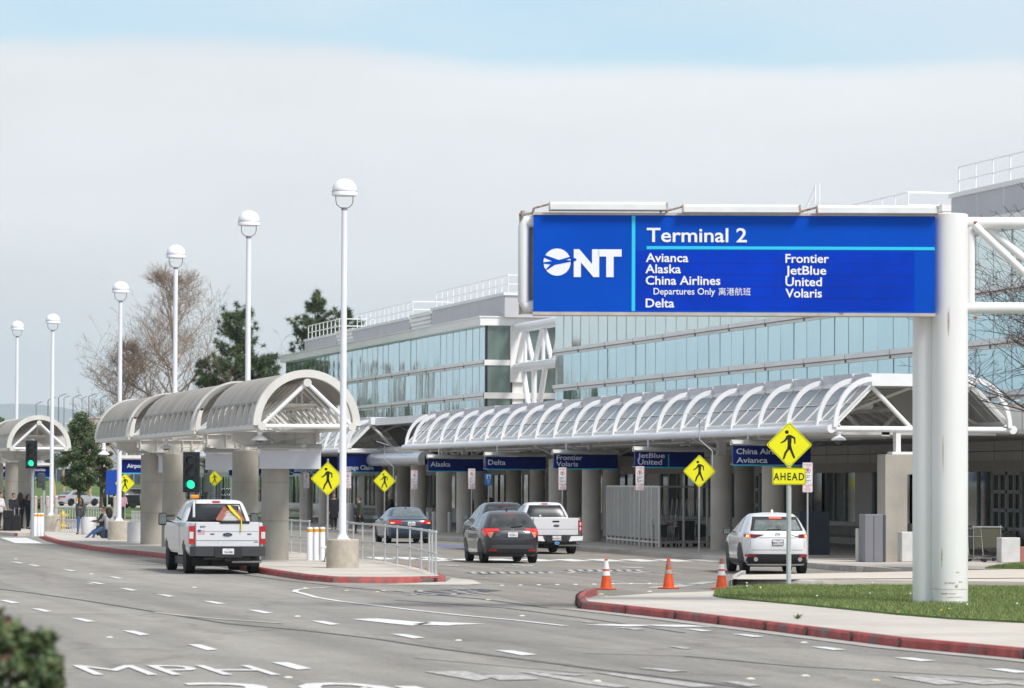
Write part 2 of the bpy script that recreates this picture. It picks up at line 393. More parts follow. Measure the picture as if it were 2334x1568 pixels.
# storm drain opening between iC and iD: low dark throat under a thin red lip
safe('kerb', max(iD, iC+1), iE, kerb_red); safe('kerb', iE, len(ol)-1, kerb_m)
dA, dB = ol[iC], ol[max(iD, iC+1)]
dd = (dB-dA).normalized(); dn = Vector((-dd.y, dd.x))
dm = M()
for z0, z1, o0, o1 in ((.11,.15,.0,.3),):
    dm.add([(dA.x+dn.x*o0,dA.y+dn.y*o0,z0),(dB.x+dn.x*o0,dB.y+dn.y*o0,z0),(dB.x+dn.x*o1,dB.y+dn.y*o1,z0),(dA.x+dn.x*o1,dA.y+dn.y*o1,z0),
            (dA.x+dn.x*o0,dA.y+dn.y*o0,z1),(dB.x+dn.x*o0,dB.y+dn.y*o0,z1),(dB.x+dn.x*o1,dB.y+dn.y*o1,z1),(dA.x+dn.x*o1,dA.y+dn.y*o1,z1)],
           [(0,3,2,1),(4,5,6,7),(0,1,5,4),(1,2,6,5),(2,3,7,6),(3,0,4,7)])
dr = thing('storm_drain', 'open storm drain slot in the red kerb at the island tip', 'drain', (dA.x, dA.y, 0))
dm.build('lip', kerb_red, dr, world=True)
pp = dA.lerp(dB, .5) + dn*.2
M().cb((pp.x, pp.y, .03), ((dB-dA).length, .06, .16), rz=math.atan2(dd.y, dd.x)).build('throat', black, dr, world=True)
# pale apron at the tip
apr = [gp(1017,1326), gp(1030,1318), gp(1075,1322), gp(1100,1331), gp(1060,1334), gp(942,1333), gp(860,1333)]
sheet('gutter_apron', [p[:2] for p in apr], .008, walk_m)
# --- second island beyond the crosswalk
i2 = [gp(-60,1214), gp(0,1220), gp(40,1222.5), gp(58,1222)]
slab('far_island_walk', [p.to_2d() for p in i2] + [Vector((XR, 196.5)), Vector((XR, 420)), Vector((XL-1, 420))], .149, walk_m)
kerb('kerb', dens(i2[:3], 3), kerb_m, side=1); kerb('kerb', i2[2:], kerb_red, side=1)
# --- terminal pavement
XT = 33.25
tw = [Vector((XT, 108.5)), Vector((XT, 520)), Vector((120, 520)), Vector((120, 40)), Vector((39, 70))]
tw = [Vector((XT, colx(1840,XT)-9)), Vector((XT, 520)), Vector((120, 520)), Vector((120, 40)), Vector((60, 60)), gp(2005,1303).to_2d()]
slab('terminal_walk', tw, .148, walk_m)
yy = lambda x: colx(x, XT)
kerb('kerb', dens([(XT, yy(1424)), (XT, 420)], 6), kerb_white, side=-1)
kerb('kerb', dens([(XT, yy(1456)), (XT, yy(1424))], 2), kerb_pale, side=-1)
kerb('kerb', dens([(XT, yy(1604)), (XT, yy(1531))], 2), kerb_pale, side=-1)
kerb('kerb', dens([(XT, yy(1770)), (XT, yy(1604))], 3), kerb_white, side=-1)
kerb('kerb', rnd([(XT, yy(1770)), (XT, yy(1850)), gp(1930,1302.5), gp(2008,1303)], 2), kerb_m, side=-1)
for a, b in ((1456, 1531),):                                # drop kerb ramp
    M_ = M().add([(XT-.02, yy(b), .006), (XT+1.4, yy(b), .151), (XT+1.4, yy(a), .151), (XT-.02, yy(a), .006)], [(0,1,2,3)])
    struct(M_.build('kerb_ramp', kerb_m))
# white ramped wedge seen where the kerb stops
# --- corner with lawn, right
cf = [gp(1320,1388), gp(1538,1412.5), gp(1743,1438), gp(2050,1477), gp(2334,1504), gp(2560,1530)]
cb_ = [gp(1318,1379), gp(1333,1362,.15), gp(1480,1352,.15), gp(1626,1347,.15), gp(1700,1338,.15), gp(2210,1338,.15), gp(2560,1341,.15)]
cpoly = [p.to_2d() for p in cf] + [p.to_2d() for p in reversed(cb_)]
slab('corner_walk', inset(cpoly, .1), .150, walk_m)
kc = rnd([gp(1345,1356), gp(1318,1366), gp(1312,1378), gp(1322,1388.5)] , 2) + dens(cf, 2.2)[1:]
kerb('kerb', kc, kerb_red, side=1, h=.155)
# kerb joints
jm = M()
for i in range(3, len(kc)-1, 1):
    p = kc[i]; d = (kc[min(i+1, len(kc)-1)] - kc[i-1]).normalized()
    jm.cb((p.x, p.y, .07), (.012, .05, .16), rz=math.atan2(d.y, d.x))
struct(jm.build('kerb_joint', mat('joint_dark', (.07,.05,.05), .9)))
# lower strip of asphalt, then a second slab with a grey kerb face behind the lawn
s2 = [gp(1666,1334.5), gp(1900,1336), gp(2120,1338), gp(2560,1345)]
s2b = [gp(1668,1322,.15), gp(1692,1310.5,.15), gp(2012,1304,.15), gp(2400,1296,.15), Vector((64, 96, 0))]
slab('crossing_walk', [p.to_2d() for p in s2] + [p.to_2d() for p in reversed(s2b)], .153, mat('walk_pale', (.60,.54,.47), .85, var=.10, vs=.5))
kerb('kerb', dens(rnd([gp(1686,1314), gp(1666,1324), gp(1664,1334), gp(1680,1335)], 2) + [s2[1].to_2d(), s2[2].to_2d(), s2[3].to_2d()], 3), kerb_m, side=1, h=.158)
# lawn on the corner
lf = [gp(1626,1353,.2), gp(1640,1357,.2), gp(1700,1362.5,.2), gp(1845,1375,.2), gp(2118,1402.5,.2), gp(2334,1413.5,.2), gp(2560,1424,.2)]
lb = [gp(1632,1343,.2), gp(1700,1333,.2), gp(1913,1332.5,.2), gp(2210,1334.5,.2), gp(2560,1339,.2)]
lpoly = [p.to_2d() for p in rnd(lf,1)] + [p.to_2d() for p in reversed(rnd(lb,1))]
struct(M().prism([tuple(p) for p in lpoly], 'z', .10, .185).build('lawn', lawn_m))
def inpoly(p, poly):
    c = False; n = len(poly); x, y = p
    for i in range(n):
        a, b = poly[i], poly[i-1]
        if (a[1] > y) != (b[1] > y) and x < (b[0]-a[0])*(y-a[1])/(b[1]-a[1]+1e-12)+a[0]: c = not c
    return c
grass_mats = [mat('grass_blade', (.22,.28,.085), .7), mat('grass_blade_dark', (.12,.17,.05), .7), mat('grass_straw', (.36,.32,.17), .8)]
def grass(poly, n, z, name, lab, hmin=.03, hmax=.075, wd=.006):
    xs = [p[0] for p in poly]; ys = [p[1] for p in poly]; vs = []; fs = []; mi = []
    k = 0
    while k < n:
        x, y = random.uniform(min(xs), max(xs)), random.uniform(min(ys), max(ys))
        if not inpoly((x,y), poly): continue
        cl = noise.noise(Vector((x*.9, y*.9, 3))); hgt = random.uniform(hmin, hmax)*(1+.5*cl)
        a = random.uniform(0, math.pi); dx, dy = math.cos(a)*wd, math.sin(a)*wd; lx, ly = random.gauss(0,.02), random.gauss(0,.02)
        o = len(vs); vs += [(x-dx,y-dy,z),(x+dx,y+dy,z),(x+lx,y+ly,z+hgt)]; fs.append((o,o+1,o+2))
        mi.append(0 if random.random() < .50+.5*cl else (1 if random.random() < .85 else 2)); k += 1
    me = bpy.data.meshes.new(name); me.from_pydata(vs, [], fs)
    for m_ in grass_mats: me.materials.append(m_)
    me.polygons.foreach_set('material_index', mi); o = bpy.data.objects.new(name, me); COL.objects.link(o)
    return tag(o, lab, 'grass', kind='stuff')
grass([tuple(p) for p in lpoly], 95000, .183, 'grass', 'short green grass of the lawn round the big sign pillar', wd=.007)
p3 = [gp(2245,1296,.15), gp(2290,1289,.15), gp(2334,1284,.15), gp(2480,1276,.15), gp(2480,1300,.15), gp(2334,1297,.15)]
p3 = [p.to_2d() for p in rnd(p3,1)]
struct(M().prism([tuple(p) for p in p3], 'z', .10, .18).build('lawn', lawn_m))
grass([tuple(p) for p in p3], 9000, .178, 'grass', 'small wedge of green grass in front of the white barrier at right', wd=.01)
jt = mat('walk_joint', (.25,.23,.21), .9)
cj = M()
for i in range(14):
    y_ = 92 + i*4.5; cj.box(XL+.3, y_, .146, XR-1.0, y_+.02, .1515)
for i in range(60):
    y_ = 96 + i*4.5
    if y_ > 108: cj.box(XT+.2, y_, .146, 46, y_+.025, .1505)
cj.box(XT+5.5, 108, .146, XT+5.53, 360, .1503)
cb2 = [gp(1640,1358,.15), gp(1845,1376,.15), gp(2118,1404,.15), gp(2334,1416,.15), gp(2560,1426,.15)]
for k in range(1, 12):
    t = k/12*4; i = min(3, int(t)); q = cb2[i].lerp(cb2[i+1], t-i).to_2d(); p = min(dens(cf, .3), key=lambda u: (u-q).length); d = (p-q).normalized(); n = Vector((-d.y, d.x))*.011; p = p-d*.15
    cj.add([(p.x+n.x,p.y+n.y,.1515),(p.x-n.x,p.y-n.y,.1515),(q.x-n.x,q.y-n.y,.1515),(q.x+n.x,q.y+n.y,.1515)], [(0,1,2,3)])
struct(cj.build('walk_joint', jt))
# dandelions
dm_ = mat('dandelion', (.8,.6,.02), .6); ds_ = mat('dandelion_seed', (.7,.7,.66), .9)
for i, (x, y, kind) in enumerate(((1820,1334,0),(2163,1394,0),(2145,1397,0),(1702,1334,1),(1702,1341,1),(1733,1345,1),(1988,1334,1),(1983,1358,1),(2075,1359,1),(2204,1384,1),(2318,1382,1),(1862,1364,1))):
    p = gp(x, y, .22); t = thing('dandelion', ('yellow dandelion flower open in the corner lawn' if not kind else 'white dandelion seed head in the corner lawn'), 'flower', (p.x, p.y, .18), 0, 'dandelions in the lawn, %s' % ('yellow' if not kind else 'seed heads'))
    M().tube([(0,0,0),(.004,0,.05),(0,.003,.085)], .003, 5).build('stem', grass_mats[0], t)
    M().ball((0,0,.09), (.022,.022,.012 if not kind else .02), 8, 5).build('flower_head', ds_ if kind else dm_, t, smooth=60)
# weed growing from the joint of kerb and walk
def weed(x, y, n, hh, lab):
    p = gp(x, y, .15); a = M()
    for i in range(n):
        an = random.uniform(0, 6.28); r = random.uniform(.03, .16); q = Vector((math.cos(an)*r, math.sin(an)*r, random.uniform(.3, 1)*hh)); d = Vector((-math.sin(an), math.cos(an), 0))*.012
        a.add([(0,0,0), q*.5+d, q, q*.5-d], [(0,1,2,3)])
    o = a.build('weed', grass_mats[1], None, loc=(p.x,p.y,.15)); tag(o, lab, 'weed')
weed(1818,1411,40,.11,'small green weed tuft growing where the red kerb meets the corner walk')

# ------------------------------------------------------------------ road markings
def mark(pts, m=paint, z=.010, name='road_marking'):
    return sheet(name, [gp(x, y)[:2] for x, y in pts], z, m)
def stripe(p, wd, m=paint, z=.010, world=False):
    """painted line of width wd through picture points p"""
    q = [Vector((a[0], a[1])) if world else gp(a[0], a[1]).to_2d() for a in p]; n = len(q); vs = []
    for i in range(n):
        d = (q[min(i+1,n-1)] - q[max(i-1,0)]).normalized(); k = Vector((-d.y, d.x))*wd/2
        vs += [(*(q[i]+k), z), (*(q[i]-k), z)]
    return struct(M().add(vs, [(2*i, 2*i+1, 2*i+3, 2*i+2) for i in range(n-1)]).build('road_marking', m))
# crosswalk bars beside the truck, left
for i, (xa, xb, y0, y1) in enumerate(((-60,2,1226,1236),(0,98,1226,1239),(126,248,1229.5,1240),(263,385,1230,1241),(400,528,1233,1244),(540,650,1235,1246))):
    mark([(xa,y0),(xa+ (xb-xa)*.62,y0+.3),(xb,y1),(xa+(xb-xa)*.36,y1-.6)])
stripe([(0,1193),(60,1200),(150,1212),(230,1228)] , .12)
stripe([(0,1258),(320,1260),(700,1264)], .10, paint_old)
# long curved edge line from the left to below the truck, then across to the loop entry
stripe([(310,1241),(400,1254),(480,1269),(560,1281),(640,1290),(700,1294),(748,1297),(870,1304)], .13)
stripe([(905,1329.5),(1040,1326.5)], .1)
stripe([(1092,1331),(1195,1331)], .08, paint_old)
# nose of the gore
stripe([(1290,1427.5),(1180,1415),(1050,1403),(940,1391),(860,1381),(780,1372),(720,1362),(693,1354),(672,1349),(676,1345),(700,1342),(750,1339)], .14)
stripe([(750,1339),(900,1335),(1110,1332),(1300,1330),(1400,1327),(1500,1323)], .11, paint_old)
stripe([(1040,1376),(1120,1377),(1240,1380),(1290,1382)], .09, paint_old)
# short dashes (dotted lane lines)
def dash(cx, cy, w_, h_, m=paint):
    mark([(cx-w_*.5, cy-h_*.5), (cx-w_*.5+w_*.42, cy-h_*.5+.6), (cx+w_*.5, cy+h_*.36), (cx+w_*.5-w_*.36, cy+h_*.5)], m)
for d in ((40,1228.6+54,36,4),(77,1289,32,4.5),(158,1300.5,32,4.5),(264,1317,34,5),(378,1358,44,6),(293,1344,44,6),(220,1329.5,40,5),(205,1331,20,3),(488,1374,54,7),(594,1395,60,8.5),(742,1420.5,70,9.5),(930,1451,80,10.5),(1176,1489,98,12)): dash(*d)
for d in ((20,1372,50,8),(95,1391.5,50,8),(190,1414,58,9),(310,1443.5,64,11),(462,1476.5,70,14),(664,1519,92,17),(958,1576,120,22)): dash(*d)
for d in ((1592,1437,66,6),(1706,1449.5,76,7),(1610,1420.5,96,5),(1888,1479,84,8),(2085,1504,100,9),(2300,1530,110,10)): dash(*d)
for d in ((1340,1418.5,60,4),(1510,1528,120,9),(1440,1434,70,6),(1550,1477,60,7),(1690,1560,100,12)): dash(*d, paint_old)
# arrows and legends, foreshortened to slivers
for pts in ([(800,1412),(860,1410.5),(985,1421),(940,1427),(880,1421)], [(985,1418),(1060,1421),(1108,1423.5),(1040,1425),(1020,1427),(940,1424)],
            [(1332,1425),(1400,1423.5),(1460,1425),(1480,1427.5),(1430,1429)], [(1460,1425),(1560,1425),(1625,1429.5),(1540,1430),(1500,1428)]): mark(pts)
for pts in ([(965,1532),(1060,1531),(1120,1546),(1090,1553),(1040,1545)], [(1100,1540),(1200,1541),(1230,1550),(1140,1552)],
            [(1180,1532),(1230,1534),(1440,1567),(1400,1568),(1330,1559)], [(1210,1533),(1340,1539),(1310,1542)], [(1345,1532),(1400,1536),(1640,1566),(1580,1568),(1440,1548)]): mark(pts, paint_old)
for pts in ([(2025,1542),(2120,1545),(2200,1560),(2140,1562)], [(2110,1545),(2200,1548),(2300,1560),(2240,1562)], [(2200,1546),(2334,1556),(2334,1564),(2260,1556)]): mark(pts, paint_old)
# MPH legend, bottom left, and the numeral tops below it
def legend(s, x, y, hgt, m, size=1.0, rz=None, sx=1.0):
    p = gp(x, y); return text(s, 1.0, m, None, (0,0,0), 'road_marking', off=.012, ext=0.0, rot=(0,0,0), sx=1.0), p
def ground_text(s, x0, x1, ytop, ybot, m):
    a, b = gp(x0, ybot).to_2d(), gp(x1, ybot).to_2d()
    o = text(s, 1.0, m, None, (0,0,0), 'road_marking', off=.0, ext=0, rot=(0,0,0)); me = o.data
    xs = [v.co.x for v in me.vertices]; ys = [v.co.y for v in me.vertices]; x_0, w_, y_0, h_ = min(xs), max(xs)-min(xs), min(ys), max(ys)-min(ys)
    top = gp((x0+x1)/2, ytop); up_len = abs(top.y - gp((x0+x1)/2, ybot).y)
    for v in me.vertices:
        u, t = (v.co.x-x_0)/w_, (v.co.y-y_0)/h_; q = a.lerp(b, u); v.co = (q.x, q.y + t*up_len, .012)
    return struct(o)
ground_text('MPH', 215, 640, 1517.5, 1540, mat('road_paint_mid', (.70,.69,.68), .8, var=.2, vs=5, wear=((.40,.385,.37), 5, .60)))
ground_text('30', 500, 990, 1557, 1594, MATS['road_paint_mid'])
ground_text('SLOW', 930, 1150, 1346, 1357, paint_old)
ground_text('XING', 1290, 1560, 1303, 1308, paint_old)
# loop road markings: crosswalk bars in front of the parked vehicles and worn legends
for i in range(11):
    x = 1010 + i*78; mark([(x-70, 1274.6+i*.2), (x-22, 1273.6+i*.2), (x+30, 1278.5+i*.2), (x-16, 1279.5+i*.2)], paint)
for i in range(3): mark([(830+i*62, 1270), (868+i*62, 1270), (905+i*62, 1275), (865+i*62, 1276)], paint)
for pts in ([(1056,1306),(1110,1303.5),(1250,1303),(1260,1306),(1100,1310)], [(1280,1300),(1400,1298),(1480,1301),(1330,1305)],):
    mark(pts, paint_black, .008); 
for k in range(9): mark([(1070+k*22,1304.5),(1080+k*22,1304),(1092+k*22,1308),(1078+k*22,1308.5)], paint_old, .012)
for k in range(8): mark([(1292+k*22,1299.5),(1302+k*22,1299),(1312+k*22,1303),(1299+k*22,1303.3)], paint_old, .012)
mark([(1120,1352),(1250,1348),(1310,1352),(1200,1359)], paint_black, .008) if 0 else None
mark([(945,1346),(1100,1343),(1145,1347),(1010,1358),(940,1355)], paint_black, .008)
for pts in ([(1420,1292),(1468,1293.5),(1462,1295.5),(1415,1294)], [(1000,1287),(1048,1289),(1042,1290.5),(996,1288.5)], [(1170,1287),(1220,1289),(1214,1291),(1166,1288.5)]): mark(pts, paint_old)
stripe([(1290,1311),(1400,1310),(1480,1304),(1500,1307),(1560,1311)], .12, paint_old)
stripe([(1300,1340),(1450,1343),(1600,1338),(1760,1322)], .08, paint_old) if 0 else None
mark([(1470,1340),(1540,1334),(1600,1327),(1640,1326),(1560,1338),(1500,1342)], paint_old)
mark([(1380,1330),(1540,1331),(1620,1333),(1400,1333)], paint_old)
mark([(985,1240),(1060,1243),(1095,1247),(1010,1249)], paint_blue)
stripe([(640,1246),(760,1252),(880,1256),(1000,1262)], .1, paint_old); stripe([(700,1236),(850,1242),(980,1247)], .09, paint_old)
# tar seams, dark lines following the lanes
tar = mat('tar_seam', (.12,.115,.11), .8, var=.2, vs=4)
for p, wd in (([(-40,1338),(60,1350),(180,1367),(330,1391),(520,1422),(700,1438),(860,1457),(1010,1480),(1180,1502),(1370,1527),(1560,1550),(1750,1575)], .11),
              ([(330,1278),(480,1299),(640,1322),(820,1342),(960,1353),(1100,1366),(1250,1386)], .13),
              ([(900,1368),(1150,1386),(1330,1409),(1560,1443)], .08), ([(1330,1490),(1560,1496),(1820,1520),(2334,1549)], .07), ([(940,1500),(1330,1535),(1760,1541)], .04)):
    stripe(rnd_pts(p) if 0 else p, wd, tar, .006)
stripe([(350,1396),(430,1405),(520,1413),(640,1421)], .16, mat('patch_pale', (.46,.43,.39), .9, var=.2), .009)
# gutter strip along the red kerb, right corner
gs = [Vector((p.x, p.y)) for p in dens(cf, 2.2)]
vs = []
for i, p in enumerate(gs):
    d = (gs[min(i+1,len(gs)-1)] - gs[max(i-1,0)]).normalized(); k = Vector((-d.y, d.x)); vs += [(p.x+k.x*.02, p.y+k.y*.02, .0105), (p.x-k.x*.38, p.y-k.y*.38, .0105)]
struct(M().add(vs, [(2*i,2*i+1,2*i+3,2*i+2) for i in range(len(gs)-1)]).build('gutter', mat('gutter_concrete', (.40,.385,.36), .9, var=.2, vs=2)))
# raised pavement markers
rm = mat('road_stud', (.62,.60,.52), .6); rmy = mat('road_stud_yellow', (.55,.47,.26), .6)
def stud(x, y, m, col):
    p = gp(x, y); a = M().add([(-.055,-.055,0),(.055,-.055,0),(.055,.055,0),(-.055,.055,0),(-.03,-.03,.018),(.03,-.03,.018),(.03,.03,.018),(-.03,.03,.018)], [(4,5,6,7),(0,1,5,4),(1,2,6,5),(2,3,7,6),(3,0,4,7)])
    o = a.build('road_stud', m, None, loc=(p.x, p.y, .006)); tag(o, 'small %s raised road marker stuck on the asphalt' % col, 'road marker', '%s raised markers on the road' % col)
for x, y in ((250,1454),(657,1546),(443,1340),(1190,1405),(1045,1461),(1832,1466),(1835,1542),(1360,1554),(830,1571),(1480,1349),(208,1309),(36,1275),(1710,1549),(678,1406)): stud(x, y, rm, 'white')
for x, y in ((695,1341),(790,1347),(860,1350),(1370,1355),(1382,1361),(1450,1378),(1525,1378),(1627,1389),(1985,1402) if 0 else (1365,1376),(1995,1552),(1112,1368)): stud(x, y, rmy, 'pale yellow')
for x in range(1480, 1130, -42): stud(x, 1331+ (1480-x)*.012, rm, 'white') if x % 2 == 0 else None
# --- far left: verge, parking road, rising lawn and fence, hills
yk = gp(150,1180).y
def far_pt(x, y, z=0): return gp(x, y, z).to_2d()
vg = [far_pt(-300,1180), far_pt(700,1186), far_pt(700,1162), far_pt(-300,1156)]
slab('verge_lawn', vg, .15, lawn_far)
kerb('kerb', dens([vg[0], vg[1]], 12), kerb_red, side=1, h=.16)
fa = [far_pt(-400,1156.5), far_pt(900,1161)]
bA, bB = gp(-400,1150), gp(900,1154)
dirb = Vector((0,1,0))
hv = [];hf = []
nx, ny = 24, 8
for j in range(ny+1):
    for i in range(nx+1):
        b0 = bA.lerp(bB, i/nx); t = j/ny; y = b0.y + t*70
        z = .12 + 2.9*(t*t*(3-2*t)) + .25*noise.noise(Vector((b0.x*.03, y*.03, 0)))
        hv.append((b0.x - t*6, y, z if j else .05))
for j in range(ny):
    for i in range(nx): hf.append((j*(nx+1)+i, j*(nx+1)+i+1, (j+1)*(nx+1)+i+1, (j+1)*(nx+1)+i))
struct(M().add(hv, hf).build('lawn_bank', lawn_far, smooth=60))
# hills
hm = mat('hill_scrub', (.20,.22,.20), .95, c2=(.13,.16,.14), vs=.002, var=.2)
def hills(name, dist, prof, depth, seed):
    vs = []; fs = []; xs = list(range(-900, 3300, 30)); K = 6
    for x in xs:
        yp = None
        for (a, ya), (b, yb) in zip(prof[:-1], prof[1:]):
            if a <= x <= b: yp = ya + (yb-ya)*(x-a)/(b-a)
        if yp is None: yp = prof[0][1] if x < prof[0][0] else prof[-1][1]
        yp += noise.fractal(Vector((x*.012, seed, 0)), .9, 2.1, 5)*7
        for k in range(K+1):
            t = k/K; dd_ = dist - depth*2*(1-t); p = atS(x, F/dd_); zt = max(0, (1104-yp)*dist/F + H)
            z = zt*(t**1.3) * (1 + (.16*noise.fractal(Vector((x*.01, k*.8, seed)), .9, 2.1, 4) if 0 < k < K else 0))
            vs.append((p.x, p.y, z if k else -2))
    for i in range(len(xs)-1):
        for k in range(K): fs.append((i*(K+1)+k, (i+1)*(K+1)+k, (i+1)*(K+1)+k+1, i*(K+1)+k+1))
    return struct(M().add(vs, fs).build(name, hm, smooth=60))
hills('hills', 20000, [(-900,900),(-100,925),(0,921),(40,919),(90,928),(150,936),(200,945),(260,948),(320,941),(360,948),(420,965),(600,985),(3300,1010)], 2200, 1.3)
# ================================================================== TERMINAL BUILDINGS
XF = 50.8                       # facade plane
def fy(x): return colx(x, XF)   # Y on the facade for picture column x
def fz(x, y): return atx(x, y, XF).z
def glass_mat(name, c, rough=.03, metal=.9, wav=.25, sc=(1,.45,.30)):
    m = bpy.data.materials.new(name); m.use_nodes = True; t = m.node_tree; b = t.nodes['Principled BSDF']
    b.inputs['Base Color'].default_value = (*c, 1); b.inputs['Metallic'].default_value = metal; b.inputs['Roughness'].default_value = rough
    g = t.nodes.new('ShaderNodeNewGeometry'); q = t.nodes.new('ShaderNodeMapping'); q.inputs['Scale'].default_value = sc; t.links.new(g.outputs['Position'], q.inputs[0])
    n = t.nodes.new('ShaderNodeTexNoise'); n.inputs['Scale'].default_value = 1.1; n.inputs['Detail'].default_value = 3; t.links.new(q.outputs[0], n.inputs['Vector'])
    bp = t.nodes.new('ShaderNodeBump'); bp.inputs['Strength'].default_value = wav; bp.inputs['Distance'].default_value = .05; t.links.new(n.outputs[0], bp.inputs['Height']); t.links.new(bp.outputs[0], b.inputs['Normal'])
    return m
fglass = glass_mat('mirror_glass', (.56,.79,.84))
fglass2 = glass_mat('mirror_glass_pale', (.70,.81,.79), wav=.15)  # paler tint stands in for the brighter sky mirrored in the top row
dglass = mat('dark_window_glass', (.15,.21,.19), .06, 0, spec=.9, var=.4, vs=.8, stretch=(1,1,.25))
joint = mat('panel_joint', (.22,.20,.19), .8)
mull = mat('mullion', (.42,.47,.48), .5)
def corner(x, y): p = atx(x, y, XF); return p.y, p.z
zb = dict(soff=fz(1107,742), b1t=fz(1263,797.5), b1b=fz(1263,811), b2t=fz(1263,878), b2b=fz(1263,893))
zs = zb['soff']; sp = zb['b1t'] - zb['b2t']
BANDS = [(zb['b1b'], zb['b1t']), (zb['b2b'], zb['b2t']), (zb['b2b']-sp, zb['b2t']-sp)]
print('bands', BANDS, zs)
def facade(root, y0, y1, top, nrow=3, pale=False):
    """curtain wall between y0 (near) and y1 (far) on the plane XF"""
    PW = 2.1; n = max(1, round((y1-y0)/PW)); pw = (y1-y0)/n
    rows = [(BANDS[0][1], top), (BANDS[1][1], BANDS[0][0]), (BANDS[2][1], BANDS[1][0]), (5.0, BANDS[2][0])]
    core = M().box(XF+.12, y0, 4.6, XF+26, y1, top).build('wall', trimwhite, root, world=True)
    for bi, (z0, z1) in enumerate(BANDS):
        a = M(); a.box(XF-.10, y0, z0, XF+.12, y1, z0+(z1-z0)*.42); a.box(XF-.16, y0, z0+(z1-z0)*.42, XF+.12, y1, z1)
        b = a.build('spandrel_band', trimwhite, root, world=True)
        j = M(); k = y0
        while k < y1: j.box(XF-.166, k, z0, XF-.09, k+.05, z1); k += pw*3
        j.box(XF-.163, y0, z0+(z1-z0)*.42-.03, XF-.09, y1, z0+(z1-z0)*.42+.01)
        j.build('joint', joint, b)
        if root: b.children[0].matrix_parent_inverse = Matrix.Identity(4); me = b.children[0].data; me.transform(wmat(root).inverted())
    for ri, (z0, z1) in enumerate(rows):
        i = 0
        while i < n:
            k = min(3, n-i); a = M(); mm = M()
            for q in range(k):
                ya = y0 + (i+q)*pw; yb_ = ya + pw; t1, t2 = random.gauss(0,.006), random.gauss(0,.008)
                a.add([(XF+t1, ya+.02, z0), (XF-t1, yb_-.02, z0), (XF-t1+t2, yb_-.02, z1), (XF+t1+t2, ya+.02, z1)], [(0,1,2,3)])
                mm.box(XF-.012, ya-.014, z0, XF+.06, ya+.014, z1)
            w_ = a.build('window', fglass2 if (ri == 0 and pale) else fglass, root, world=True, fix=False)
            f_ = mm.build('frame', mull, w_); f_.data.transform(wmat(root).inverted())
            i += k
def railing(parent, pts, h=1.1, step=1.8, r=.035, name='roof_railing', m=white):
    a = M(); pts = [Vector(p) for p in pts]
    for z in (h, h*.5): a.tube([p + Vector((0,0,z)) for p in pts], r, 6)
    for p, q in zip(pts[:-1], pts[1:]):
        n = max(1, int((q-p).length/step))
        for i in range(n+1): b = p.lerp(q, i/n); a.tube([b, b+Vector((0,0,h))], r*.9, 6)
    return a.build(name, m, parent, world=True)
# ---- far block (left of the truss bridge)
yB0, yB1 = fy(1107), fy(650)
tb = thing('terminal_building', 'far terminal block with blue mirrored glass bands left of the white truss bridge', 'building', (XF, yB0, 0), 0, 'mirrored glass blocks of the terminal')
facade(tb, yB0, yB1, zs-.0)
ZE = fz(1107,721) + .35                  # eaves slab top
M().box(XF-.45, yB0-.3, zs, XF+26, yB1+.3, zs+.5).build('eaves', trimwhite, tb, world=True)
M().box(XF-.52, yB0-.36, zs+.5, XF+26, yB1+.36, zs+.58).build('eaves_trim', trimwhite, tb, world=True)
XP = XF + 1.0
def py_(x): return colx(x, XP)
def penthouse(root, xa, xb, ztop, lou=None):
    ya, yb_ = py_(xb), py_(xa)
    p = M().box(XP, ya, zs+.5, XP+18, yb_, ztop).build('roof_plant_room', panel, root, world=True)
    j = M(); k = ya+.05
    while k < yb_: j.box(XP-.008, k, zs+.6, XP+.02, k+.04, ztop-.1); k += (yb_-ya)/4.02
    j.box(XP-.10, ya-.1, ztop-.06, XP+18.1, yb_+.1, ztop+.12)
    q = j.build('coping', trimwhite, p); q.data.transform(wmat(root).inverted())
    railing(root, [(XP+3, ya+.2, ztop+.1), (XP+.25, ya+.2, ztop+.1), (XP+.25, yb_-.2, ztop+.1)])
    if lou:
        l0, l1 = py_(lou[1]), py_(lou[0]); a = M()
        for i in range(5): a.box(XP+.1-.05*i, l0, zs+.5+i*.28, XP+2, l1, zs+.75+i*.28)
        a.build('louvre', trimwhite, root, world=True)
zp = aty(1149, 671, py_(1149)).z
zp = atx(1149, 671, XP).z
print('zs', zs, 'zp', zp)
penthouse(tb, 983, 1149, zp, (934,981)); penthouse(tb, 804, 932, zp-.25, (766,803)); penthouse(tb, 693, 765, zp-.25)
# near end of the far block: pale end wall with a corner glass bay and dark windows
for nm, x0, x1, mm_ in (('end_window', 1109.5, 1165, dglass), ('end_window', 1194, 1275, dglass)):
    for (z0, z1) in ((BANDS[0][1], zs), (BANDS[1][1], BANDS[0][0]), (BANDS[2][1], BANDS[1][0])):
        pa, pb = aty(x0, 800, yB0-.02), aty(x1, 800, yB0-.02)
        M().add([(pa.x, yB0-.06, z0), (pb.x, yB0-.06, z0), (pb.x, yB0-.06, z1), (pa.x, yB0-.06, z1)], [(0,1,2,3)]).build(nm, mm_, tb, world=True)
for x0, x1 in ((1105.5,1110.5),(1164,1167)):
    pa, pb = aty(x0, 800, yB0), aty(x1, 800, yB0); M().box(pa.x, yB0-.12, 4, pb.x, yB0+.05, zs).build('end_post', dark if x0 > 1110 else black, tb, world=True)
for (z0, z1) in BANDS:
    pa, pb = aty(1107, 800, yB0), aty(1280, 800, yB0); M().box(pa.x-.1, yB0-.14, z0, pb.x, yB0+.03, z1).build('end_band', trimwhite, tb, world=True)
cu_m = mat('curtain', (.30,.36,.33), .8, var=.3, vs=2, stretch=(3,1,.1))
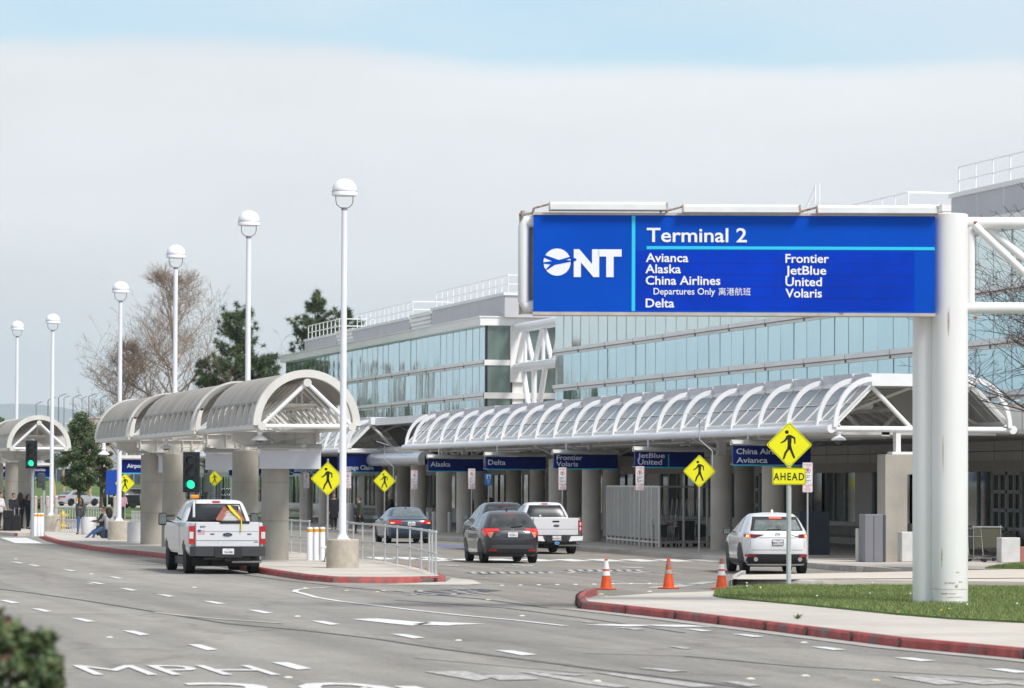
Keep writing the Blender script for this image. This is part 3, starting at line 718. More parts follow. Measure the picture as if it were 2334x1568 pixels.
# ---- near block (behind the blue sign)
yA1 = fy(1264.5); yA0 = fy(2400) - 6
ta = thing('terminal_building', 'near terminal block with pale mirrored glass bands behind the big blue sign', 'building', (XF, yA0, 0), 0, 'mirrored glass blocks of the terminal')
facade(ta, yA0, yA1, zs, pale=True)
M().box(XF-.45, yA0-.3, zs, XF+26, yA1+.3, zs+.5).build('eaves', trimwhite, ta, world=True)
def pent2(xa, xb, dz=0): penthouse(ta, xa, xb, zp+dz)
pent2(2169, 2420, .0); penthouse(ta, 1880, 2060, zp-.9+.35); penthouse(ta, 1560, 1790, zp-.6)
yy0 = py_(1990)
# pale louvred box and ladder cage on the near roof, left of the plant room
a = M()
for i in range(4): a.box(XP+.1-.05*i, py_(2150), zs+.5+i*.3, XP+2, py_(2050), zs+.78+i*.3)
a.build('louvre', trimwhite, ta, world=True)
pl = atx(1868, 462, XP+1); a = M(); 
for dx in (0, .7):
    a.tube([(pl.x, pl.y+dx, zs+.5), (pl.x, pl.y+dx, pl.z+.9)], .03, 6)
for k in range(7): a.tube([(pl.x, pl.y, zs+.8+k*.4), (pl.x, pl.y+.7, zs+.8+k*.4)], .02, 5)
a.tube([(pl.x, pl.y+.7, pl.z+.8), (pl.x, pl.y+6, zs+1.0)], .03, 6); a.tube([(pl.x, pl.y+.7, pl.z+.3), (pl.x, pl.y+6, zs+.6)], .03, 6)
for k in range(5): t_ = k/5; a.tube([(pl.x, pl.y+.7+5.3*t_, pl.z+.8-(pl.z-zs-.2)*t_), (pl.x, pl.y+.7+5.3*t_, zs+.5)], .02, 5)
a.build('roof_ladder', white, ta, world=True)
# ---- truss bridge between the blocks
XB = XF + 1.9
yt0, yt1 = yA1 - 1, yB0 - .15
zt, zl = atx(1173, 750, XB).z, atx(1173, 839, XB).z
br = thing('truss_bridge', 'white tubular truss bridge spanning the gap between the two terminal blocks', 'bridge', (XB, yt0, 0))
for z in (zt, zl):
    M().cyl((XB, yt0, z), (XB, yt1, z), .30, n=14).build('chord', white, br, world=True, smooth=True)
    M().cyl((XB+3.2, yt0, z), (XB+3.2, yt1, z), .30, n=14).build('chord', white, br, world=True, smooth=True)
n = 4; st = (yt1-yt0)/n
for X_ in (XB, XB+3.2):
    a = M()
    for i in range(n):
        a.cyl((X_, yt0+i*st, zl), (X_, yt0+(i+.5)*st, zt), .15, n=10); a.cyl((X_, yt0+(i+.5)*st, zt), (X_, yt0+(i+1)*st, zl), .15, n=10)
        a.cyl((X_, yt0+(i+.5)*st, zl), (X_, yt0+(i+.5)*st, zt), .12, n=10)
    a.build('web_tube', white, br, world=True, smooth=True)
for i in (1, 3):
    a = M(); yv = yt0 + i*st
    for dy in (-3.2, 0, 3.2): a.cyl((XB, yv, 5.0), (XB, yv+dy, zl), .17, n=10)
    a.build('support_leg', white, br, world=True, smooth=True)
M().box(XB-.4, yB0-.2, zl-.9, XB+.5, yB0-.05, zt+.6).build('bearing_plate', trimwhite, br, world=True)

# ================================================================== ground floor
XW = 46.4
gf = thing('terminal_ground_floor', 'terminal ground floor with concrete panels above glazed shopfronts and doors', 'building', (XW, 90, 0))
yG0, yG1 = 60, 360
wall_gf = mat('precast_wall', (.68,.65,.61), .8, var=.08, vs=.6)
M().box(XW, yG0, 3.05, XW+4.0, yG1, 5.2).build('wall', wall_gf, gf, world=True)
a = M(); k = yG0
while k < yG1: a.box(XW-.006, k, 3.05, XW+.01, k+.04, 5.2); k += 2.9
a.box(XW-.006, yG0, 3.62, XW+.01, yG1, 3.65)
a.build('joint', joint, gf, world=True)
M().box(XW-.10, yG0, 2.92, XW+.2, yG1, 3.30).build('ledge', mat('precast_ledge', (.50,.47,.42), .8, var=.1), gf, world=True)
M().box(XW+.3, yG0, 5.2, XF+2, yG1, 5.3).build('roof_deck', concrete_lt, gf, world=True)
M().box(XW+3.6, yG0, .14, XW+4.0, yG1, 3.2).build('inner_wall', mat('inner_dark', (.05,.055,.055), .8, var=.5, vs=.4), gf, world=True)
# plinth with window above, doors in between
seg = []; k = yG0; random.seed(5)
shop = [mat('shop_glass', (.09,.115,.105), .05, 0, spec=.9, var=.6, vs=.3), mat('shop_glass_b', (.07,.085,.08), .05, 0, spec=.9, var=.6, vs=.6), glass_mat('shop_glass_c', (.5,.52,.5), metal=.5, wav=.5, sc=(1,.5,.3), rough=.05)]
while k < yG1:
    kind = random.choice('wwwdp'); wd = {'w': 4.6, 'd': 3.2, 'p': 2.2}[kind]
    if kind == 'w':
        M().box(XW-.02, k, .14, XW+.25, k+wd, .95).build('plinth', wall_gf, gf, world=True)
        a = M(); t1 = random.gauss(0,.01); a.add([(XW+.1+t1,k+.05,.95),(XW+.1,k+wd-.05,.95),(XW+.1,k+wd-.05,2.92),(XW+.1+t1,k+.05,2.92)], [(0,1,2,3)])
        a.build('shop_window', random.choice(shop[:2]+shop), gf, world=True, fix=False)
        a = M()
        for q in (0, .33, .66, 1): a.box(XW+.04, k+q*wd-.04, .95, XW+.14, k+q*wd+.04, 2.92)
        a.box(XW+.04, k, .9, XW+.16, k+wd, .99); a.build('window_frame', mull, gf, world=True)
    elif kind == 'd':
        for q in range(2):
            d0 = k + .05 + q*1.55; a = M(); r_ = M()
            r_.add([(XW+.12,d0,.15),(XW+.12,d0+1.5,.15),(XW+.12,d0+1.5,2.92),(XW+.12,d0,2.92)], [(0,1,2,3)])
            for zz in (.15,.85,1.5,2.15,2.8): a.box(XW+.03, d0, zz, XW+.1, d0+1.5, zz+.12)
            for yy1 in (0,.7,1.4): a.box(XW+.03, d0+yy1, .15, XW+.1, d0+yy1+.1, 2.92)
            dd_ = a.build('door', mat('door_frame', (.52,.52,.50), .5), gf, world=True)
            g_ = r_.build('pane', shop[0], dd_, fix=False); g_.data.transform(wmat(gf).inverted())
    else:
        M().box(XW, k, .14, XW+.4, k+wd, 3.0).build('wall_pier', wall_gf, gf, world=True)
    k += wd
# long concrete bench ledges along the wall
for i, (xa, xb) in enumerate(((1855,1965),(640,700),(745,800),(815,880),(2235,2290))):
    ya, yb_ = colx(xb, XW-1.2), colx(xa, XW-1.2)
    b = thing('concrete_bench', ['rounded concrete bench by the glass between the dark slab and the grey kiosk','rounded concrete bench far back left of the tall column','rounded concrete bench behind the white cylinder bin','rounded concrete bench behind the man walking in dark jacket','rounded concrete bench behind the luggage trolleys'][i], 'bench', (XW-1.0, ya, .148))
    M().cyl((XW-1.0, ya, .62), (XW-1.0, yb_, .62), .22, n=16).build('seat', concrete, b, world=True, smooth=True)
    M().box(XW-1.05, ya+.3, .148, XW-.6, yb_-.3, .5).build('base', concrete_lt, b, world=True)

# ================================================================== terminal canopies
def canopy(root, y0, y1, XA, W, zg, zr, step, ribs_at=None, seg_len=None):
    """glazed canopy: gutter at XA, ridge box in the middle, outer quarter-ellipse ribs"""
    XR0, XR1 = XA+1.30, XA+W-1.30
    zc = zr - .36
    rib_ys = ribs_at
    for sgn, xg, xr in ((1, XA, XR0), (-1, XA+W, XR1)):
        M().cyl((xg, y0, zg), (xg, y1, zg), .13, n=12).build('gutter', white, root, world=True, smooth=True)
        a = M(); a.add([(xg+sgn*.05,y0,zg+.10),(xg+sgn*.05,y1,zg+.10),(xg+sgn*.16,y1,zg+.24),(xg+sgn*.16,y0,zg+.24),(xg+sgn*.30,y0,zg+.10),(xg+sgn*.30,y1,zg+.10)], [(0,1,2,3),(3,2,5,4),(0,3,4)]); a.build('fascia', trimwhite, root, world=True)
        # glass plane
        x0g, z0g, x1g, z1g = xg+sgn*.17, zg+.22, xr+sgn*.05, zr-.24
        g = M().add([(x0g,y0+.2,z0g),(x0g,y1-.2,z0g),(x1g,y1-.2,z1g),(x1g,y0+.2,z1g)], [(0,1,2,3)])
        g.build('roof_glass', canopy_glass, root, world=True, fix=False)
        bars = M(); fr = []
        ys = []
        for p, q in zip(rib_ys[:-1], rib_ys[1:]):
            ys += [p, p+(q-p)/2]
        ys.append(rib_ys[-1])
        for y in ys: bars.tube([(x0g,y,z0g+.02),(x1g,y,z1g+.02)], .024, 5)
        for t in (.0,.45,1.0): bars.tube([(x0g+(x1g-x0g)*t,y0+.2,z0g+(z1g-z0g)*t+.02),(x0g+(x1g-x0g)*t,y1-.2,z0g+(z1g-z0g)*t+.02)], .014 if 0 < t < 1 else .04, 5)
        bars.build('glazing_bar', trimwhite, root, world=True)
        for y in rib_ys:
            a = M(); n = 12; vs = []; fs = []
            A, B = abs(xr-xg)-.05, (zr-.08) - (zg+.05)
            for i in range(n+1):
                th = i/n*math.pi/2
                for rr in (1.0, .90):
                    for dy in (-.07, .07):
                        vs.append((xr - sgn*A*rr*math.cos(th) - 0, y+dy, zg+.05 + B*(rr if i < n else rr)*math.sin(th)*1.0))
            for i in range(n):
                o = i*4; fs += [(o,o+1,o+5,o+4),(o+2,o+6,o+7,o+3),(o,o+4,o+6,o+2),(o+1,o+3,o+7,o+5)]
            fs += [(0,2,3,1),(n*4,n*4+1,n*4+3,n*4+2)]
            a.add(vs, fs); a.build('rib', white, root, world=True, smooth=True)
    # ridge box, built as staggered boxes the way the sheets lap
    bx = M(); y = y0
    bx.box(XR0-.05, y0-.05, zc, XR1+.05, y1, zr)
    bx.build('ridge_box', white, root, world=True)
    a = M()
    for i, y in enumerate(rib_ys[:-1]): a.box(XR0-.07, y+.1, zc+.16, XR1+.07, rib_ys[i+1]-.1, zr+.02+.03*(i % 2))
    a.build('ridge_capping', mat('capping', (.60,.59,.63), .5, var=.15, vs=1), root, world=True)
    # end trusses and tie tubes
    for y in [y0+.1] + [y_ for y_ in rib_ys[2:-2:3]] + [y1-.1]:
        a = M(); a.cyl((XA,y,zg),(XA+W,y,zg), .09, n=10); a.build('tie_tube', white, root, world=True, smooth=True)
        a = M()
        for sgn, xg, xr in ((1, XA, XR0), (-1, XA+W, XR1)):
            a.cyl((xr,y+.1,zc),(xr+sgn*1.25,y+.1,zg+.05), .07, n=8)
            a.cb(((xg+xr)/2+sgn*.12, y+.02, (zg+zc)/2+.12), (math.hypot(xr-xg, zc-zg)+.1, .10, .13), ry=-sgn*math.atan2(zc-zg, abs(xr-xg)))
        a.build('end_truss' , trimwhite, root, world=True)
        if y not in (y0+.1,) : continue
    for X_, z_ in ((XA+1.9, zg+.75), (XA+W-1.9, zg+.75)):
        M().cyl((X_, y0+2.2, z_), (X_, y1-2.2, z_), .11, n=12).build('long_tube', offwhite, root, world=True, smooth=True)
    raf = M(); y = y0+1.2
    while y < y1-1:
        for sgn, xg, xr in ((1, XA, XA+W/2), (-1, XA+W, XA+W/2)):
            raf.cyl((xr, y, zc-.02), (xg+sgn*.35, y+1.2, zg+.22), .045, n=6)
        y += 1.35
    raf.build('rafter', offwhite, root, world=True)
    e = M().add([(XA+W*.40,y0+2.4,zc),(XA+W*.70,y0+2.4,zc),(XA+W-.5,y0+2.4,zg+.1),(XA+W*.58,y0+2.4,zg+.1)], [(0,1,2,3)])
    e.prism([(XA+W*.40,zc),(XA+W*.70,zc),(XA+W-.5,zg+.1),(XA+W*.58,zg+.1)], 'y', y0+2.4, y0+2.5)
    e.build('end_infill', mat('infill_grey', (.33,.32,.30), .7), root, world=True)
    # soffit slats between canopy and wall
    M().box(XA+W+.15, y0-3, zg-.12, XW+.1, y1+3, zg+.02).build('soffit', mat('soffit_grey', (.52,.51,.48), .7), root, world=True)
    a = M(); y = y0+1
    while y < y1: a.box(XA+.4, y, zg-.16, XA+W-.2, y+.25, zg-.06); y += 2.75
    a.build('soffit_beam', trimwhite, root, world=True)
    M().box(XA+1.9, y0+1, zg-.20, XA+2.15, y1-1, zg-.02).build('light_trough', trimwhite, root, world=True)
cgm = bpy.data.materials.new('canopy_glass'); cgm.use_nodes = True
b = cgm.node_tree.nodes['Principled BSDF']; b.inputs['Base Color'].default_value = (.25,.255,.25,1); b.inputs['Roughness'].default_value = .2; b.inputs['Alpha'].default_value = .97; b.inputs['Specular IOR Level'].default_value = .35
canopy_glass = cgm
XA = 34.7
yC0, yC1 = colx(1895, XA), colx(920, XA)
inv = [5.759e-4 - .0997e-4*i for i in range(21)]
ribs = [colx(1/v_ - 800, XA) for v_ in [5.814e-4] + inv + [3.711e-4]]
ribs = sorted([y for y in ribs if yC0-.1 <= y <= yC1+.1])
zg = atx(1895, 977, XA).z; zr = aty(1990, 852, yC0).z
print('canopy', yC0, yC1, zg, zr, len(ribs))
c1 = thing('entrance_canopy', 'long white ribbed glass canopy over the departures kerb, running behind the yellow signs', 'canopy', (XA, yC0, 0), 0, 'ribbed glass canopies of the terminal')
canopy(c1, yC0, yC1, XA, 5.75, zg, zr, 2.9, ribs)
yD0 = colx(789, XA); yD1 = yD0 + 62
c2 = thing('entrance_canopy', 'farther white ribbed glass canopy half hidden behind the tallest lamp post', 'canopy', (XA, yD0, 0), 0, 'ribbed glass canopies of the terminal')
canopy(c2, yD0, yD1, XA, 5.75, zg, zr, 2.9, [yD0+.2] + [yD0+1+3.1*i for i in range(20)] + [yD1-.3])
# link roof with a rounded metal edge between the canopies
lk = thing('link_roof', 'low link roof with a rounded polished metal edge between the two ribbed canopies', 'roof', (XA, yC1, 0))
y0_, y1_ = yC1+1.0, yD0-.4
M().cyl((XA+1.2, y0_, 3.62), (XA+1.2, y1_+4, 3.62), .32, n=18).build('rounded_edge', mat('satin_edge', (.66,.68,.72), .25, .4, var=.15, vs=1.5), lk, world=True, smooth=True)
M().box(XA+1.2, y0_, 3.3, XW, y1_+3, 3.75).build('soffit', MATS['soffit_grey'], lk, world=True)
M().box(XA+1.6, y0_+.5, 3.94, XW, y1_+3, 4.25).build('upstand', steel, lk, world=True)
M().box(XA+3.6, y0_+2, 4.25, XW, y1_+2, zr-.3).build('grey_wall', panel, lk, world=True)
M().box(XA+1.4, y0_+1, zr-.4, XA+4.6, y1_, zr-.05).build('roof_box', white, lk, world=True)
# steel reflecting band face toward the camera
# ---- columns
def column_mesh(r=.385, h=3.35):
    a = M(); a.lathe([(r,0),(r,h*.25),(r+.001,h*.5),(r,h)], n=28); return a
proto = None
def col_thing(x, X, label, r=.375, h=3.3, wallcol=concrete_lt):
    y = colx(x, X); t = thing('concrete_column', label, 'column', (X, y, .148), 0, 'round concrete columns under the terminal canopies')
    M().lathe([(r,0),(r,h)], n=28).build('shaft', wallcol, t, smooth=True)
    a = M(); a.box(-.14,-.14,h,.14,.14,zg-.2); a.box(-.22,-.22,h,.22,.22,h+.03)
    a.cyl((-.1,0,h+.15),(-1.1,0,zg-.2), .05, n=6); a.cyl((.1,0,h+.15),(1.1,0,zg-.2), .05, n=6)
    a.build('steel_post', trimwhite, t); return t
XC1, XC2 = 36.6, 41.4
fr_cols = [(1059,'front round column behind the Alaska sign pole side, between two standing people'),(1271,'front round column under the left end of the Frontier Volaris sign'),(1348,'front round column right of the white pickup parked at the kerb'),(1644,'front round column left of the white hatchback, under the ridge of the canopy'),(953,'front round column under the canopy above the blue sedan roof, left one'),(1012,'front round column right of the blue sedan, beside two white bollards'),(698,'front round column seen left of the big pedestrian sign'),(742,'front round column just left of the nearest lamp post'),(1762,'front round column above the roof of the white hatchback')]
for x, lab in fr_cols: col_thing(x, XC1, lab)
bk_cols = [(1095,'back row round column left of the blue disabled loading sign'),(1171,'back row round column under the Delta sign middle'),(1225,'back row round column under the right end of the Delta sign'),(1310,'back row round column behind the Frontier Volaris sign pole'),(1394,'back row round column just left of the slatted cart enclosure'),(1696,'back row round column behind the white hatchback'),(1816,'back row round column hidden behind the pedestrian ahead sign'),(920,'back row round column at the head of the older man'),(870,'back row round column behind the small pedestrian sign'),(640,'back row round column seen between island columns')]
for x, lab in bk_cols: col_thing(x, XC2, lab)
# end pier with lintel behind the sign pillar
yp = colx(2043, XC1+.1)
t = thing('concrete_pier', 'square concrete pier with a lintel right beside the grey kiosk', 'pier', (XC1+.1, yp, .148))
px0, px1 = aty(2018,1200,yp).x, aty(2068,1200,yp).x
a = M(); a.box(px0, yp, .148, px1, yp+.8, 3.35); a.box(px1, yp, 2.75, px1+1.0, yp+.8, 3.35); a.box(px1+1.0, yp, .148, px1+1.6, yp+.8, 3.35)
a.build('portal', concrete, t, world=True)
a = M(); a.box(px0+.25, yp+.1, 3.35, px1+1.2, yp+.6, 3.43); a.box(px0+.4, yp+.2, 3.43, px0+.55, yp+.5, zg); a.box(px1+.8, yp+.2, 3.43, px1+.95, yp+.5, zg)
a.build('saddle', trimwhite, t, world=True)

# ================================================================== island shelters (barrel vaults)
vault_m = mat('vault_metal', (.33,.315,.295), .5, .2, var=.25, vs=.8, stretch=(1,2,.3))
def arc_pts(r, z0, a0, a1, n, ez=1.0): return [(r*math.cos(t_), z0 + ez*r*math.sin(t_)) for t_ in [a0+(a1-a0)*i/n for i in range(n+1)]]
def arch_rib(y, r1, r0, z0, ez, th, a0=0.0):
    o = arc_pts(r1, z0, a0, math.pi-a0, 28, ez); i_ = arc_pts(r0, z0, a0, math.pi-a0, 28, ez)
    a = M(); n = len(o); vs = []
    for (x1,z1),(x2,z2) in zip(o, i_): vs += [(x1,y,z1),(x1,y+th,z1),(x2,y,z2),(x2,y+th,z2)]
    fs = []
    for k in range(n-1):
        q = k*4; fs += [(q,q+1,q+5,q+4),(q+2,q+6,q+7,q+3),(q,q+4,q+6,q+2),(q+1,q+3,q+7,q+5)]
    fs += [(0,2,3,1),(q+4,q+5,q+7,q+6)]
    return a.add(vs, fs)
def shelter(root, ribs_y, vaults, cols, z0, RR, ez, colr=.41):
    """local frame: centre line on x=0, y along the kerb, z0 = springing"""
    a26 = R(27)
    for y in ribs_y:
        arch_rib(y, RR+.02, RR-.19, z0, ez, .34 if y else .28).build('arch_rib', offwhite, root, smooth=True)
    for (ya, yb_) in vaults:
        o = arc_pts(RR-.05, z0, a26, math.pi-a26, 26, ez); vs = []; n = len(o)
        for x_, z_ in o: vs += [(x_,ya,z_),(x_,yb_,z_),(x_*.965,ya,z_-.05),(x_*.965,yb_,z_-.05)]
        fs = []
        for k in range(n-1):
            q = k*4; fs += [(q,q+1,q+5,q+4),(q+2,q+6,q+7,q+3),(q,q+4,q+6,q+2),(q+1,q+3,q+7,q+5)]
        v = M().add(vs, fs).build('vault', vault_m, root, smooth=True)
        s = M(); y = ya
        while y < yb_:
            for (p, q) in zip(o[:-1], o[1:]): s.add([(p[0],y,p[1]),(p[0]*1.012,y+.02,p[1]+.025),(q[0]*1.012,y+.02,q[1]+.025),(q[0],y,q[1]),(p[0],y+.04,p[1]),(q[0],y+.04,q[1])], [(0,1,2,3),(1,4,5,2)])
            y += .42
        for sg in (-1, 1):
            px_ = sg*(RR-.05)*math.cos(a26); pz = z0+ez*(RR-.05)*math.sin(a26); s.box(px_-.035, ya, pz-.05, px_+.035, yb_, pz+.01)
        s.build('seam', vault_m, v)
        fn = max(3, int(round((yb_-ya)/1.25)))
        for sg in (-1, 1):
            for k in range(fn+1):
                y = ya + (yb_-ya-.04)*k/fn; a = M(); vs = []
                for i in range(7):
                    t_ = a26*i/6; xo, zo = (RR-.02)*math.cos(t_), z0+ez*(RR-.02)*math.sin(t_)
                    xi = (RR-.19+.05*i/6)*math.cos(t_)
                    vs += [(sg*xo,y,zo),(sg*xi,y,zo),(sg*xo,y+.04,zo),(sg*xi,y+.04,zo)]
                fs = []
                for i in range(6): q = i*4; fs += [(q,q+1,q+5,q+4),(q+2,q+6,q+7,q+3),(q,q+4,q+6,q+2),(q+1,q+3,q+7,q+5)]
                a.add(vs, fs); a.build('fin', offwhite, root)
            M().box(sg*(RR)-.05 if sg > 0 else -RR-.02, ya, z0-.10, RR+.02 if sg > 0 else -RR+.05, yb_, z0+.02).build('eave_beam', offwhite, root)
            M().box(min(sg*(RR-.45), sg*RR), ya, z0-.02, max(sg*(RR-.45), sg*RR), yb_, z0+.0).build('eave_ledge', offwhite, root)
    yS, yE = ribs_y[0], ribs_y[-1]+.16
    RI = RR-.22
    for sg in (-1, 1): M().cyl((sg*RI, yS-.06, z0-.02), (sg*RI, yE, z0-.02), .115, n=12).build('eave_tube', offwhite, root, smooth=True)
    M().cyl((0, yS-.06, z0+ez*RI-.12), (0, yE, z0+ez*RI-.12), .115, n=12).build('ridge_tube', offwhite, root, smooth=True)
    for X_ in (-.42, .40): M().cyl((X_, yS+1.6, z0+.62), (X_, yE-1.6, z0+.62), .10, n=12).build('long_tube', offwhite, root, smooth=True)
    for y in ribs_y:
        a = M(); a.cyl((-RI,y+.06,z0-.02),(RI,y+.06,z0-.02), .065, n=10)
        for sg in (-1,1): a.cyl((sg*RI,y+.06,z0),(0,y+.06,z0+ez*RI-.12), .06, n=10)
        a.build('end_truss', white if y == ribs_y[0] else offwhite, root, smooth=True)
    raf = M(); y = yS+.9
    while y < yE-.8:
        for sg in (-1,1): raf.cyl((0,y,z0+ez*RI-.14),(sg*RI,y+.6,z0+.04), .045, n=6)
        raf.cyl((-.42,y,z0+.62),(.40,y,z0+.62), .03, n=6); raf.cyl((0,y,z0+.62),(0,y,z0+ez*RI-.14), .025, n=6)
        y += .95
    raf.build('rafter', offwhite, root)
    for y in cols:
        c = M().lathe([(colr,0),(colr,3.26),(colr-.02,3.28)], c=(0,y,0), n=32).build('column', concrete, root, smooth=True)
        M().lathe([(colr+.0015,1.14),(colr+.0015,1.155)], c=(0,y,0), n=32).lathe([(colr+.0015,2.28),(colr+.0015,2.292)], c=(0,y,0), n=32).build('formwork_joint', MATS['panel_joint'], c)
        a = M(); a.box(-.15,y-.13,3.28,.15,y+.13,3.50)
        a.prism([(-1.32,z0-.14),(1.32,z0-.14),(1.32,z0-.38),(.9,z0-.55),(-.9,z0-.55),(-1.32,z0-.38)], 'y', y-.03, y+.03)
        for z_ in (z0-.14, z0-.56): a.box(-1.32 if z_ > z0-.2 else -.9, y-.12, z_, 1.32 if z_ > z0-.2 else .9, y+.12, z_+.03)
        for x_ in (-1.2,-.62,-.3,.3,.62,1.2): a.box(x_-.012,y-.11,z0-.5,x_+.012,y+.11,z0-.12)
        a.box(-.3,y-.2,3.26,.3,y+.2,3.30)
        a.build('cross_beam', offwhite, root)
    # conduits
    c = M()
    for y in cols: c.tube([(.1,y-.14,3.3),(.15,y-.14,3.5),(.5,y-.13,3.52),(.9,y-.13,3.62),(1.0,y-.13,3.8)], .014, 5); c.tube([(-.5,y-.13,3.9),(-.45,y-.13,3.7),(-.1,y-.13,3.55),(-.05,y-.14,3.3)], .014, 5)
    c.build('conduit', MATS['concrete_pale'], root)
XS = 18.56*CA
def sy(x): return colx(x, XS)
yS0 = colx(700, XS); base = .149
y_of = lambda x, X: colx(x, X) - yS0
XLf = XS - 1.46
r2, r3, r4 = y_of(441, XLf), y_of(292, XLf), y_of(221, XLf)
z0s = aty(700, 970, yS0).z - base; ztop = aty(700, 844, yS0).z - base
RR = (aty(820,972,yS0).x - aty(579,972,yS0).x)/2
print('shelter', yS0, z0s, ztop, RR, r2, r3, r4)
cx_ = (aty(820,972,yS0).x + aty(579,972,yS0).x)/2
s1 = thing('bus_shelter', 'near barrel vaulted shelter on four concrete columns with blank white signs', 'shelter', (cx_, yS0, base), 0, 'barrel vaulted shelters on the islands')
cols = [sy(628)-yS0, sy(560)-yS0, sy(397)-yS0, sy(347)-yS0]
shelter(s1, [0, r2, r3, r4-.1], [(.1, y_of(472,XLf)), (y_of(447,XLf), y_of(319,XLf)), (y_of(297,XLf), r4)], cols, z0s, RR, (ztop-z0s)/RR)
# far shelter
yF0 = colx(86, XS)
s2_ = thing('bus_shelter', 'far barrel vaulted shelter at the left edge behind the second traffic light', 'shelter', (XS+.05, yF0, base), 0, 'barrel vaulted shelters on the islands')
shelter(s2_, [0, 12.5, 26], [(.1, 9.5), (12, 23)], [colx(58,XS)-yF0, colx(28,XS)-yF0, 24], z0s, RR, (ztop-z0s)/RR)
# ================================================================== BIG BLUE SIGN
sb = gp(2150, 1375, .185)                                    # foot of the main pillar
sc_ = atS(2150, (1375-1107.9)/(H-.185), .185)
Zs = Vector((math.sin(ALPHA), math.cos(ALPHA)))
S1 = (1375-1107.9)/(H-.185)                                  # px per metre there
SR = -ALPHA + R(-.3)                                         # sign faces the camera
bs_t = thing('overhead_sign', 'huge blue sign lettered Terminal 2 on a white steel pillar with a tubular truss arm', 'road sign', (sb.x, sb.y, .18), SR)
def lx(x): return (x - 2152) / S1                            # local x for picture column
def lz(y, x=1700): return H - .18 + (1104 + .004*(x-1167) - y) / S1
pillar_m = mat('pillar_paint', (.80,.79,.78), .4, var=.07, vs=1.0, stretch=(1.5,1.5,.25), wear=((.45,.36,.28), 6, .70), coat=.15)
rust = mat('rust', (.36,.13,.04), .9, var=.4, vs=20)
zT = lz(487, 2150)
RP = 48/S1*.86
a = M().lathe([(RP,-.1),(RP,zT),(RP-.03,zT+.015),(0,zT+.02)], c=((2167-2152)/S1,0,0), n=40); a.build('pillar', pillar_m, bs_t, smooth=True)
M().lathe([(.28,-.1),(.28,lz(712,2110))], c=(lx(2119), .30, 0), n=32).build('rear_pillar', pillar_m, bs_t, smooth=True)
b_ = M()
for zz, rr in ((.28,RP+.003),(.05,RP+.003)):
    b_.lathe([(rr-.01,zz-.012),(rr,zz-.01),(rr,zz+.01),(rr-.01,zz+.012)], c=((2167-2152)/S1,0,0), n=40)
b_.build('weld_ring', mat('pillar_seam', (.62,.58,.54), .6, wear=((.36,.22,.12), 9, .55), var=.1), bs_t)
# sign box
xL, xR = lx(1214), lx(2128); zB, zTp = lz(713, 1670), lz(492, 1670)
yf_ = -RP*.2 - .30
ROT = R(.35)
box = thing('x', None, None) if 0 else None
face = M().box(xL, yf_, zB, xR, yf_+.45, zTp); fo = face.build('sign_box', mat('sign_blue', (.0,.072,.50), .45, var=.08, vs=.7, spec=.12), bs_t)
fr = M()
for (x0, z0, x1, z1) in ((xL-.01, zB-.06, xR+.01, zB), (xL-.01, zTp, xR+.01, zTp+.05)): fr.box(x0, yf_-.02, z0, x1, yf_+.47, z1)
fr.build('edge_trim', mat('trim_tan', (.50,.46,.42), .5, var=.2, wear=((.3,.15,.08), 4, .62)), fo)
dkb = mat('sign_blue_patch', (.0,.040,.48), .45, spec=.12, var=.2, vs=.8)
M().box(lx(1444), yf_-.004, lz(708,1700), lx(2082), yf_, lz(573,1700)).build('name_panel', dkb, fo)
sj = M()
for yy_ in (600, 626, 652, 679): sj.box(lx(1446), yf_-.0065, lz(yy_+1,1700)-.003, lx(2080), yf_-.0045, lz(yy_+1,1700)+.003)
for xx_ in (1605, 1766, 1944): sj.box(lx(xx_)-.003, yf_-.007, lz(706,1700), lx(xx_)+.003, yf_-.005, lz(576,1700))
sj.build('panel_seam', mat('sign_blue_seam', (.001,.012,.22), .4), fo)
cyb = mat('sign_cyan', (.02,.56,.80), .35)
M().box(lx(1438), yf_-.008, zB+.02, lx(1446), yf_, zTp-.01).build('stripe', cyb, fo)
M().box(lx(1472), yf_-.008, lz(566,1700)-.028, xR, yf_, lz(566,1700)+.030).build('stripe', cyb, fo)
def fit_text(s, x0, x1, ybase, ytop, m, par, yoff=-.012, off=.012, nm='lettering', L_=lx, Z_=lz, cap=None, al=None):
    """set the line s so that it spans picture columns x0..x1; cap height from ybase to ytop"""
    o = text(s, 1.0, m, par, (0,0,0), nm, off=off, ext=.004, rot=(R(90),0,0)); me = o.data
    xs = [v.co.x for v in me.vertices]; x_0 = min(xs); w_ = max(xs)-x_0
    xc = (x0+x1)/2; z0 = Z_(ybase, xc); hh = Z_(ytop, xc) - z0; X0, X1 = L_(x0), L_(x1); CAP = cap or .727
    for v in me.vertices: v.co = (X0 + (v.co.x-x_0)/w_*(X1-X0), yf_ + yoff + v.co.y*.5 if par is fo else v.co.y + yoff, z0 + v.co.z/CAP*hh)
    return o
tw = mat('sign_letter', (.82,.84,.88), .5)
fit_text('Terminal 2', 1472, 1700, 552, 519, tw, fo, off=.014)
for s_, x0, x1, yb in (('Avianca',1470,1567,597.5),('Alaska',1469,1550,623),('China Airlines',1470,1640,649.5),('Delta',1470,1535,701),('Frontier',1788,1887,599.5),('JetBlue',1788,1881,626.5),('United',1788,1871,652.5),('Volaris',1788,1871,678.5)):
    fit_text(s_, x0, x1, yb, yb-20.5, tw, fo, off=.016)
fit_text('Departures Only', 1488, 1628, 672, 656.5, tw, fo, off=.006)
fit_text('离港航班', 1636, 1709, 672.5, 656.5, tw, fo, off=.0, cap=.84)
